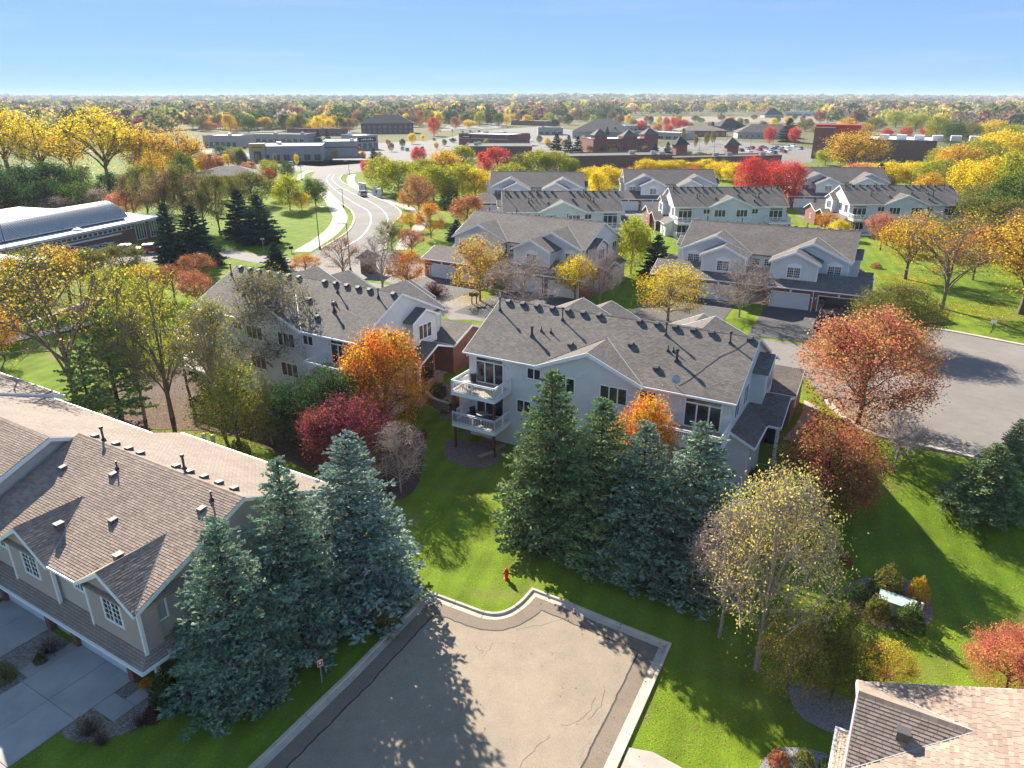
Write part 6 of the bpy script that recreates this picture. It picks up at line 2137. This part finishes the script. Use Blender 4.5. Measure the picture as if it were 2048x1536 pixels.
sheet("leaf_bed", [tuple(p) for p in smooth(gp([(200, 790), (300, 742), (420, 742), (560, 780), (650, 850), (690, 960), (600, 935), (500, 880), (400, 862), (290, 858), (225, 840)]), 4, True)], M['mulch'], 0.03)
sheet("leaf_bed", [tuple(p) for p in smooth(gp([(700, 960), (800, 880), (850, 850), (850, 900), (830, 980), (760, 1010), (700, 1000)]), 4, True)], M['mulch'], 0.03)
def stone_wall(name, label, px, courses, block=(0.42, 0.26, 0.17), zoff=0.0):
    pts = smooth(gp(px), 5)
    root = thing(name, label, "retaining wall", (pts[0].x, pts[0].y, g(*pts[0]) + zoff))
    r2 = random.Random(3)
    cs = [0.0]
    for a, c in zip(pts, pts[1:]):
        cs.append(cs[-1] + (c - a).length)
    def at_s(s):
        for i in range(1, len(pts)):
            if s <= cs[i] or i == len(pts) - 1:
                t = (s - cs[i - 1]) / max(1e-6, cs[i] - cs[i - 1])
                return pts[i - 1].lerp(pts[i], t), math.atan2(*(pts[i] - pts[i - 1]).yx)
    bm_ = [MB().box(-block[0] / 2 + 0.008, block[0] / 2 - 0.008, -block[1] / 2, block[1] / 2, 0.005, block[2] - 0.005).mesh("stone_block", M['stone']) for _ in range(1)]
    for cz in range(courses):
        s = block[0] * (0.5 if cz % 2 else 1.0) * 0.5 + 0.05
        while s < cs[-1] - 0.1:
            p, a = at_s(s)
            obj("stone_block", bm_[0], root, (p.x - pts[0].x + r2.uniform(-.012, .012), p.y - pts[0].y + r2.uniform(-.012, .012), cz * block[2]), a + r2.uniform(-.03, .03))
            s += block[0]
    # cap stones
    s = 0.3
    cap = MB().box(-0.29, 0.29, -0.17, 0.17, 0, 0.09).mesh("cap_stone", plain("cap_stone", (0.34, 0.23, 0.17), 0.9, 0.15, 4))
    while s < cs[-1]:
        p, a = at_s(s)
        obj("cap_stone", cap, root, (p.x - pts[0].x, p.y - pts[0].y, courses * block[2]), a)
        s += 0.6
    return root
stone_wall("retaining_wall", "curved red stone retaining wall between the two grey townhouses", [(886, 762), (868, 780), (855, 806), (856, 828), (872, 846), (898, 856)], 5)
stone_wall("retaining_wall", "low stone steps of wall under the stacked decks", [(958, 925), (985, 915), (1010, 900)], 3)
stone_wall("retaining_wall", "stone retaining wall below the air conditioner by the side entry", [(1462, 1000), (1500, 985), (1540, 975)], 4)

def hydrant():
    P_ = G(1013, 1158)
    root = thing("fire_hydrant", "red fire hydrant on the sunny lawn", "fire hydrant", P_)
    MB().lathe([(0.17, 0), (0.17, 0.05), (0.11, 0.06), (0.11, 0.5), (0.15, 0.51), (0.15, 0.56), (0.13, 0.58), (0.12, 0.68), (0.07, 0.77), (0.03, 0.79), (0.03, 0.85)], 14).build("barrel", M['red'], root)
    for a in (0, math.pi / 2, math.pi):
        d = (math.cos(a), math.sin(a))
        r = 0.085 if a == math.pi / 2 else 0.06
        MB().tube((d[0] * 0.08, d[1] * 0.08, 0.42), (d[0] * 0.22, d[1] * 0.22, 0.42), r, r, 10).build("nozzle", M['red'], root)
    MB().tube((0.05, 0.05, 0.7), (0.07, 0.1, 1.15), 0.012, 0.008, 5).build("marker_rod", M['steel'], root)
hydrant()

def sign(name, label, px, h, w_, hh, face, board, cat="sign", post='steel', deco=None):
    P_ = G(*px)
    root = thing(name, label, cat, P_, face)
    MB().box(-0.03, 0.03, 0.01, 0.06, -0.2, h).build("post", M[post], root)
    bo = MB().box(-w_ / 2, w_ / 2, -0.012, 0.008, h - hh, h + 0.02).build("sign_plate", M[board], root)
    if deco:
        deco(bo, w_, h, hh)
    return root
def np_deco(bo, w_, h, hh):
    b = MB()
    z0 = h - hh + 0.02
    for x0, x1, a, c in ((-w_ / 2 + .02, w_ / 2 - .02, 0.97, 1.0), (-w_ / 2 + .02, w_ / 2 - .02, 0.0, 0.025), (-w_ / 2 + .02, -w_ / 2 + .035, .03, .97), (w_ / 2 - .035, w_ / 2 - .02, .03, .97), (-0.11, 0.11, 0.84, 0.92), (-0.11, 0.11, 0.74, 0.80), (-0.06, 0.06, 0.40, 0.62), (-0.11, 0.11, 0.10, 0.16)):
        b.box(x0, x1, -0.016, -0.013, z0 + a * (hh - 0.02), z0 + c * (hh - 0.02))
    for q in islands(b):
        q.build("sign_print", M['white'], bo)
sign("parking_sign", "small red and white sign on a steel post by the kerb", (645, 1366), 1.55, 0.32, 0.46, R(35), 'red', deco=np_deco)
sign("notice_sign", "white notice sign on the lawn beyond the turning area", (1983, 664), 1.5, 0.6, 0.4, R(-20), 'white', post='dark')
sign("lawn_sign", "low dark sign on two posts on the roadside lawn", (583, 505), 1.1, 0.8, 0.5, R(10), 'dark', post='dark')
sign("street_sign", "small green street name sign at the school drive", (528, 505), 2.6, 0.7, 0.3, R(20), 'flash')
def stop_deco(bo, w_, h, hh):
    pass
P_ = G(862, 556)
st = thing("stop_sign", "red stop sign at the corner of the entrance street", "stop sign", P_, R(20))
MB().box(-0.03, 0.03, 0.01, 0.06, -0.1, 2.6).build("post", M['steel'], st)
pl_ = MB().prism([(0.38 * math.cos(R(22.5 + 45 * k)), 2.35 + 0.38 * math.sin(R(22.5 + 45 * k))) for k in range(8)], 1, -0.012, 0.008).build("sign_plate", M['red'], st)
tc = bpy.data.curves.new("lettering", 'FONT')
tc.body, tc.size, tc.align_x, tc.extrude = "STOP", 0.28, 'CENTER', 0.002
tc.materials.append(M['white'])
tmp = bpy.data.objects.new("lettering", tc)
COL.objects.link(tmp)
bpy.context.view_layer.update()
lme = bpy.data.meshes.new_from_object(tmp.evaluated_get(bpy.context.evaluated_depsgraph_get()))
bpy.data.objects.remove(tmp)
to = obj("lettering", lme, pl_, (0, -0.016, 2.25))
to.rotation_euler = (math.pi / 2, 0, 0)

# transformer and its shrubs
c0, c1 = G(1752, 1222), G(1822, 1246)
ang = math.atan2(c1[1] - c0[1], c1[0] - c0[0])
tb = thing("transformer_box", "long pale green utility cabinet ringed by clipped shrubs", "utility box", c0, ang)
M['cabinet'] = plain("cabinet_paint", (0.42, 0.52, 0.46), 0.5, 0.06)
L_ = math.dist(c0[:2], c1[:2])
MB().box(0, L_, 0, 0.75, -0.1, 0.95).build("cabinet", M['cabinet'], tb)
MB().add([(-0.05, -0.06, 0.95), (L_ + 0.05, -0.06, 0.95), (L_ + 0.05, 0.81, 1.06), (-0.05, 0.81, 1.06), (-0.05, -0.06, 0.9), (L_ + 0.05, -0.06, 0.9), (L_ + 0.05, 0.81, 0.9), (-0.05, 0.81, 0.9)], [(0, 1, 2, 3), (4, 5, 1, 0), (5, 6, 2, 1), (6, 7, 3, 2), (7, 4, 0, 3)]).build("lid", M['cabinet'], tb)
MB().box(L_ / 2 - 0.01, L_ / 2 + 0.01, -0.012, 0, 0.05, 0.88).build("door_gap", M['dark'], tb)
for lb, x, y, h_ in (("white marker post beside the utility cabinet", 1840, 1228, 0.75), ("grey steel post beside the clipped shrubs", 1733, 1186, 1.0)):
    q = G(x, y)
    r_ = thing("marker_post", lb, "post", q)
    MB().box(-0.05, 0.05, -0.05, 0.05, -0.1, h_).build("shaft", M['white' if 'white' in lb else 'steel'], r_)
    MB().box(-0.065, 0.065, -0.065, 0.065, h_, h_ + 0.05).build("cap", M['white' if 'white' in lb else 'steel'], r_)
for q in (('shrub', 1768, 1192, 1132, 70, 'olive', "round golden-green shrub behind the utility cabinet"), ('shrub', 1832, 1205, 1152, 44, 'gold', "narrow golden shrub at the end of the utility cabinet"),
          ('shrub', 1752, 1240, 1192, 54, 'olive', "yellowish clipped shrub at the front corner of the cabinet"), ('shrub', 1816, 1258, 1208, 58, 'green', "green clipped shrub at the front of the cabinet"),
          ('shrub', 1713, 1206, 1166, 46, 'dkgreen', "dark low shrub left of the utility cabinet"),
          ('shrub', 1555, 1530, 1503, 44, 'rust', "reddish dwarf shrub in the grey gravel bed"), ('shrub', 1606, 1530, 1502, 42, 'olive', "olive dwarf shrub in the grey gravel bed"), ('shrub', 1660, 1545, 1515, 42, 'green', "green dwarf shrub in the grey gravel bed"),
          ('shrub', 338, 1412, 1345, 70, 'green', "green bush at the brown townhouse porch"), ('twiggy', 180, 1470, 1432, 62, 'brown', "dry brown clump in the pale gravel bed"), ('twiggy', 205, 1490, 1464, 34, 'plum', "small red clump in the pale gravel bed"),
          ('twiggy', 280, 1452, 1428, 36, 'plum', "plum-coloured clump in the pale gravel bed"), ('shrub', 306, 1440, 1412, 34, 'plum', "reddish low plant near the porch bush"), ('shrub', 10, 1360, 1325, 44, 'olive', "ornamental grass clump between the two drives"),
          ('shrub', 82, 1325, 1308, 26, 'green', "small green clump between the two drives"), ('twiggy', 100, 1305, 1275, 60, 'pinkgrey', "dry feathery grass between the two drives"),
          ('shrub', 1520, 985, 940, 66, 'dkgreen', "dark yew by the side entry of the grey townhouse"), ('shrub', 1492, 975, 935, 40, 'dkgreen', "dark yew beside the air conditioner"),
          ('shrub', 893, 822, 800, 28, 'green', "green shrub behind the curved stone wall"), ('shrub', 915, 815, 792, 24, 'orange', "orange shrub behind the curved stone wall"), ('shrub', 876, 792, 766, 40, 'green', "green shrub by the side walk"),
          ('shrub', 1752, 536, 524, 22, 'rust', "round russet shrub on the lawn by the white corner"), ('shrub', 690, 1215, 1180, 60, 'olive', "small olive shrub under the blue spruces"), ('shrub', 770, 1250, 1205, 60, 'olive', "low yellowish shrub by the kerb under the spruces"),
          ('shrub', 900, 400, 372, 40, 'dkgreen', "dark juniper below the yellow-green wood"), ('shrub', 890, 418, 398, 36, 'dkgreen', "dark juniper beside the rust-red tree"),
          ('twiggy', 870, 590, 560, 60, 'plum', "dark red shrub beside the white garage door"), ('twiggy', 1250, 990, 940, 50, 'plum', "purple shrub under the orange maple"),
          ('shrub', 480, 915, 880, 50, 'olive', "olive shrub at the sunny strip behind the brown roof"), ('twiggy', 740, 985, 930, 80, 'plum', "dark red brush under the burgundy tree"), ('shrub', 1690, 1130, 1105, 30, 'rust', "small rust sprout beside the rusty tree")):
    tree(*q[:6], q[6], "shrub")

# pot of yellow mums
q = G(296, 1378)
mp = thing("flower_pot", "pot of yellow mums at the brown townhouse porch", "flower pot", q)
MB().lathe([(0.16, 0), (0.2, 0.2), (0.22, 0.28), (0.19, 0.28)], 12).build("pot", M['stone'], mp)
rng = np.random.default_rng(8)
d = rng.normal(size=(260, 3)); d[:, 2] = np.abs(d[:, 2]); d /= np.linalg.norm(d, axis=1)[:, None]
Vq, Fq2 = quads(d * np.array([.36, .36, .32]) + np.array([0, 0, .28]), np.full(260, 0.05), rng)
fl = obj("blossoms", np_mesh("blossoms", Vq, Fq2, M['leaf']), mp)
fl.color = (0.75, 0.42, 0.02, 1)

# air conditioner
q = G(1487, 968)
ac = thing("air_conditioner", "grey air conditioner unit beside the side entry", "air conditioner", (q[0], q[1], q[2] + 0.1), A_T)
MB().box(-0.4, 0.4, -0.4, 0.4, 0, 0.85).build("cabinet", M['greywall'], ac)
b = MB()
for k in range(10):
    b.box(-0.41, 0.41, -0.41, 0.41, 0.08 + k * 0.075, 0.105 + k * 0.075)
b.build("louvres", M['steel'], ac)
MB().lathe([(0.3, 0.85), (0.3, 0.89), (0.1, 0.9)], 14).build("fan_grille", M['dark'], ac)

# street lamps
def lamp(label, bx, by, ty, arm=0):
    P_ = G(bx, by)
    H_ = height_at(P_, ty)
    root = thing("street_lamp", label, "street lamp", P_, R(arm))
    MB().tube((0, 0, -0.2), (0, 0, H_), 0.09, 0.06, 8).build("pole", M['dark'], root)
    MB().lathe([(0.2, 0), (0.2, 0.5), (0.1, 0.6)], 8).build("base", M['dark'], root)
    MB().box(0, 1.1, -0.05, 0.05, H_ - 0.1, H_).build("arm", M['dark'], root)
    MB().box(0.7, 1.5, -0.17, 0.17, H_ - 0.12, H_ + 0.03).build("lamp_head", M['steel'], root)
    return root
lamp("tall street lamp on the lawn left of the curved road", 640, 499, 414, 10)
lamp("tall street lamp behind the left grey townhouse roof", 701, 542, 447, 170)
lamp("street lamp on the strip left of the road bend", 687, 415, 378, 170)
lamp("street lamp before the rust-red tree", 817, 414, 369, 180)
lamp("street lamp beside the far bend of the road", 604, 361, 331, 0)
lamp("street lamp at the cross street corner", 699, 350, 322, 180)
for i, (x, y, t_) in enumerate(((1362, 306, 268), (1398, 300, 266), (1428, 304, 272), (1452, 298, 262), (1500, 300, 270), (1544, 304, 272), (1604, 300, 268), (905, 280, 258), (640, 330, 298))):
    lamp(f"thin lot light, {ORD[[1,2,3,4,5,6,7,8,9][0] - 1 + sorted([1362,1398,1428,1452,1500,1544,1604,905,640]).index(x)]} from the left over the shop lots", x, y, t_, 0)

# bridge parapet beside the walk
br = [G(722, 381), G(729, 383), G(751, 391), G(759, 395)]
root = thing("bridge_parapet", "white stone bridge parapet with dark rails beside the road", "parapet", br[0])
o0 = br[0]
for a in br:
    MB().box(a[0] - o0[0] - 0.5, a[0] - o0[0] + 0.5, a[1] - o0[1] - 0.5, a[1] - o0[1] + 0.5, -0.2, 2.2).build("pillar", M['membrane'], root)
    MB().box(a[0] - o0[0] - 0.65, a[0] - o0[0] + 0.65, a[1] - o0[1] - 0.65, a[1] - o0[1] + 0.65, 2.2, 2.4).build("pillar_cap", M['membrane'], root)
for a, c in zip(br, br[1:]):
    A0, C0 = Vector((a[0] - o0[0], a[1] - o0[1], 0.35)), Vector((c[0] - o0[0], c[1] - o0[1], 0.35))
    MB().bar(A0, C0, 0.4, 0.8).build("base_wall", M['membrane'], root)
    b = MB()
    up1 = Vector((0, 0, 1.2))
    b.bar(A0 + up1, C0 + up1, 0.08, 0.08)
    n = int((C0 - A0).length / 0.3)
    for k in range(n):
        q = A0.lerp(C0, (k + .5) / n)
        b.bar(q + Vector((0, 0, 0.35)), q + up1, 0.05, 0.05)
    b.build("rail", M['dark'], root)

# brick entrance pillar
P_ = G(738, 545)
root = thing("entrance_pillar", "brick entrance pillar with a small shingled roof", "pillar", P_, R(-10))
MB().box(-1.0, 1.0, -0.9, 0.9, -0.2, 2.3).build("shaft", M['brick_dark'], root)
MB().box(-1.15, 1.15, -1.05, 1.05, 2.3, 2.5).build("ledge", M['white'], root)
MB().add([(-1.7, -1.5, 2.5), (1.7, -1.5, 2.5), (1.7, 1.5, 2.5), (-1.7, 1.5, 2.5), (0, 0, 3.7)], [(0, 1, 4), (1, 2, 4), (2, 3, 4), (3, 0, 4), (3, 2, 1, 0)]).build("roof", M['roof'], root)

# mailboxes by the private street
for lb, x, y in (("brown cluster mailbox by the private street, left of two", 944, 608), ("brown cluster mailbox by the private street, right of two", 953, 608)):
    q = G(x, y)
    r_ = thing("mailbox", lb, "mailbox", q, A_T)
    MB().box(-0.06, 0.06, -0.06, 0.06, -0.1, 1.1).build("post", M['post'], r_)
    MB().box(-0.3, 0.3, -0.22, 0.22, 1.1, 1.45).build("box", M['post'], r_)
    MB().prism([(-0.34, 1.45), (0.34, 1.45), (0, 1.65)], 1, -0.26, 0.26).build("lid", M['roof'], r_)
for lb, x, y in (("green utility pedestal behind the brown roof, left of two", 410, 885), ("green utility pedestal behind the brown roof, right of two", 427, 888)):
    q = G(x, y)
    r_ = thing("utility_pedestal", lb, "utility box", q)
    MB().lathe([(0.2, -0.05), (0.2, 0.7), (0.16, 0.85), (0.05, 0.9)], 10).build("housing", M['cabinet'], r_)

# patio furniture on the stacked decks
def patio_chair(label, u, v, z, rot, m='dark'):
    q = WA(u, v, z)
    root = thing("patio_chair", label, "chair", q, A_T + R(rot), "patio chairs on the decks")
    MB().box(-0.25, 0.25, -0.25, 0.25, 0.38, 0.44).build("seat", M[m], root)
    MB().add([(-0.25, 0.22, 0.44), (0.25, 0.22, 0.44), (0.28, 0.36, 0.98), (-0.28, 0.36, 0.98), (-0.25, 0.26, 0.44), (0.25, 0.26, 0.44), (0.28, 0.40, 0.98), (-0.28, 0.40, 0.98)], [(0, 1, 2, 3), (7, 6, 5, 4), (0, 4, 5, 1), (1, 5, 6, 2), (2, 6, 7, 3), (3, 7, 4, 0)]).build("backrest", M[m], root)
    for sx in (-0.22, 0.22):
        for sy in (-0.22, 0.22):
            MB().tube((sx, sy, 0), (sx, sy, 0.38), 0.02, 0.02, 5).build("leg", M['dark'], root)
        MB().bar((sx * 1.15, -0.22, 0.62), (sx * 1.15, 0.28, 0.66), 0.05, 0.03).build("armrest", M['dark'], root)
def patio_table(label, u, v, z, r=0.42, h=0.68):
    q = WA(u, v, z)
    root = thing("patio_table", label, "table", q, A_T, "patio tables on the decks")
    MB().lathe([(r, h - 0.04), (r, h)], 16).build("table_top", M['greywall'], root)
    for a in range(4):
        t = math.pi / 4 + a * math.pi / 2
        MB().tube((math.cos(t) * r * 0.75, math.sin(t) * r * 0.75, 0), (math.cos(t) * r * 0.4, math.sin(t) * r * 0.4, h - 0.04), 0.018, 0.018, 5).build("leg", M['dark'], root)
patio_chair("dark wicker chair on the upper deck beside the glass doors", 1.3, -0.5, 3.15, 30)
patio_chair("patio chair on the upper deck beside the round table", 1.9, -1.7, 3.15, 200)
patio_table("small round table on the upper deck", 1.2, -1.5, 3.15)
patio_chair("patio chair on the lower deck at the left of the table", 1.5, -0.8, 0.25, 60)
patio_chair("patio chair on the lower deck at the right of the table", 3.2, -0.7, 0.25, -50)
patio_chair("patio chair on the lower deck nearest the railing", 2.6, -1.8, 0.25, 180)
patio_table("dark table on the lower deck", 2.35, -0.85, 0.25, 0.5)
q = WA(9.2, -0.5)
# planters by the steps of the open-garage house
for lb, u in (("white planter at the steps, left of two", 12.7), ("white planter at the steps, right of two", 12.2)):
    q = WD(u, 17.0)
    r_ = thing("planter", lb, "planter", q)
    MB().lathe([(0.2, 0), (0.26, 0.35), (0.3, 0.5), (0.24, 0.5)], 12).build("pot", M['white'], r_)
    d = rng.normal(size=(150, 3)); d[:, 2] = np.abs(d[:, 2])
    Vq, Fq2 = quads(d * 0.16 + np.array([0, 0, .5]), np.full(150, 0.05), rng)
    o_ = obj("foliage", np_mesh("foliage", Vq, Fq2, M['leaf']), r_)
    o_.color = (.12, .10, .05, 1)

# ------------------------------------------------------------------ fallen leaves and rough grass
def litter():
    rg = np.random.default_rng(21)
    Cs, cols, sz = [], [], []
    def scatter(px, py, rad, n, col, size=0.05):
        P_ = G(px, py)
        for _ in range(n):
            a, r_ = rg.uniform(0, 6.283), rad * math.sqrt(rg.uniform()) * rg.uniform(0.5, 1.15)
            x, y = P_[0] + math.cos(a) * r_, P_[1] + math.sin(a) * r_
            Cs.append((x, y, g(x, y) + 0.035 + rg.uniform(0, 0.02)))
            c = np.array(C_[col]) * rg.uniform(0.7, 1.3)
            cols.append(c)
            sz.append(size * rg.uniform(0.6, 1.4))
    for q in ((1716, 868, 6.5, 2600, 'gold', .06), (1634, 1045, 4.5, 900, 'rust', .05), (1508, 1352, 4.5, 1100, 'brown', .045), (1400, 1400, 4.0, 500, 'rust', .04), (775, 868, 4.5, 1400, 'orange', .06),
              (1276, 1010, 3.5, 400, 'orange', .05), (1380, 1260, 5, 900, 'brown', .05), (700, 1300, 4.5, 500, 'brown', .045), (345, 836, 7, 1400, 'gold', .07), (157, 822, 7, 1200, 'gold', .07), (480, 860, 8, 2600, 'rust', .07), (340, 820, 7, 1500, 'brown', .07), (560, 860, 6, 1600, 'brown', .07), (770, 930, 4, 1500, 'rust', .06), (1260, 1150, 7, 900, 'brown', .05),
              (1780, 1000, 9, 2200, 'ygreen', .04), (1700, 1100, 9, 1500, 'pinkgrey', .04), (1900, 1100, 9, 1800, 'ygreen', .04), (1860, 1290, 7, 1600, 'gold', .04), (900, 1090, 7, 1200, 'ygreen', .035), (1640, 1330, 5, 500, 'gold', .05),
              (1884, 617, 7, 1500, 'gold', .09), (1810, 560, 6, 1500, 'gold', .1), (2030, 628, 8, 1600, 'gold', .1), (1784, 690, 6, 900, 'gold', .08), (1262, 548, 6, 900, 'yellow', .1), (945, 600, 4, 900, 'yellow', .09),
              (300, 1480, 8, 500, 'pinkgrey', .035), (1340, 1500, 4, 250, 'brown', .035), (840, 470, 9, 700, 'orange', .12), (1660, 830, 4, 1500, 'gold', .07), (1000, 1400, 5, 60, 'brown', .04)):
        scatter(*q)
    C = np.array(Cs)
    V, F = quads(C, np.array(sz), rg, 0.7)
    V[:, 2] = np.repeat(C[:, 2], 4) + (V[:, 2] - np.repeat(C[:, 2], 4)) * 0.25
    cc = np.repeat(np.concatenate([np.array(cols), np.ones((len(cols), 1))], 1), 4, 0)
    o = obj("fallen_leaves", np_mesh("fallen_leaves", V, F, M['far_leaf'], cc))
    o["kind"], o["label"], o["category"] = "stuff", "fallen autumn leaves scattered over the lawns", "leaves"
litter()

# ------------------------------------------------------------------ haze
hz = MB().box(-13000, 13000, -50, 15000, -6, 62).build("haze", M['white'])
hz.data.materials.clear()
hm = bpy.data.materials.new("haze_air")
hm.use_nodes = True
ht = hm.node_tree
ht.nodes.remove(ht.nodes["Principled BSDF"])
pv = ht.nodes.new("ShaderNodeVolumePrincipled")
pv.inputs["Color"].default_value = (0.78, 0.88, 1.0, 1)
pv.inputs["Density"].default_value = 0.00013
pv.inputs["Anisotropy"].default_value = 0.0
ht.links.new(pv.outputs[0], ht.nodes["Material Output"].inputs["Volume"])
hz.data.materials.append(hm)
hz["kind"] = "stuff"
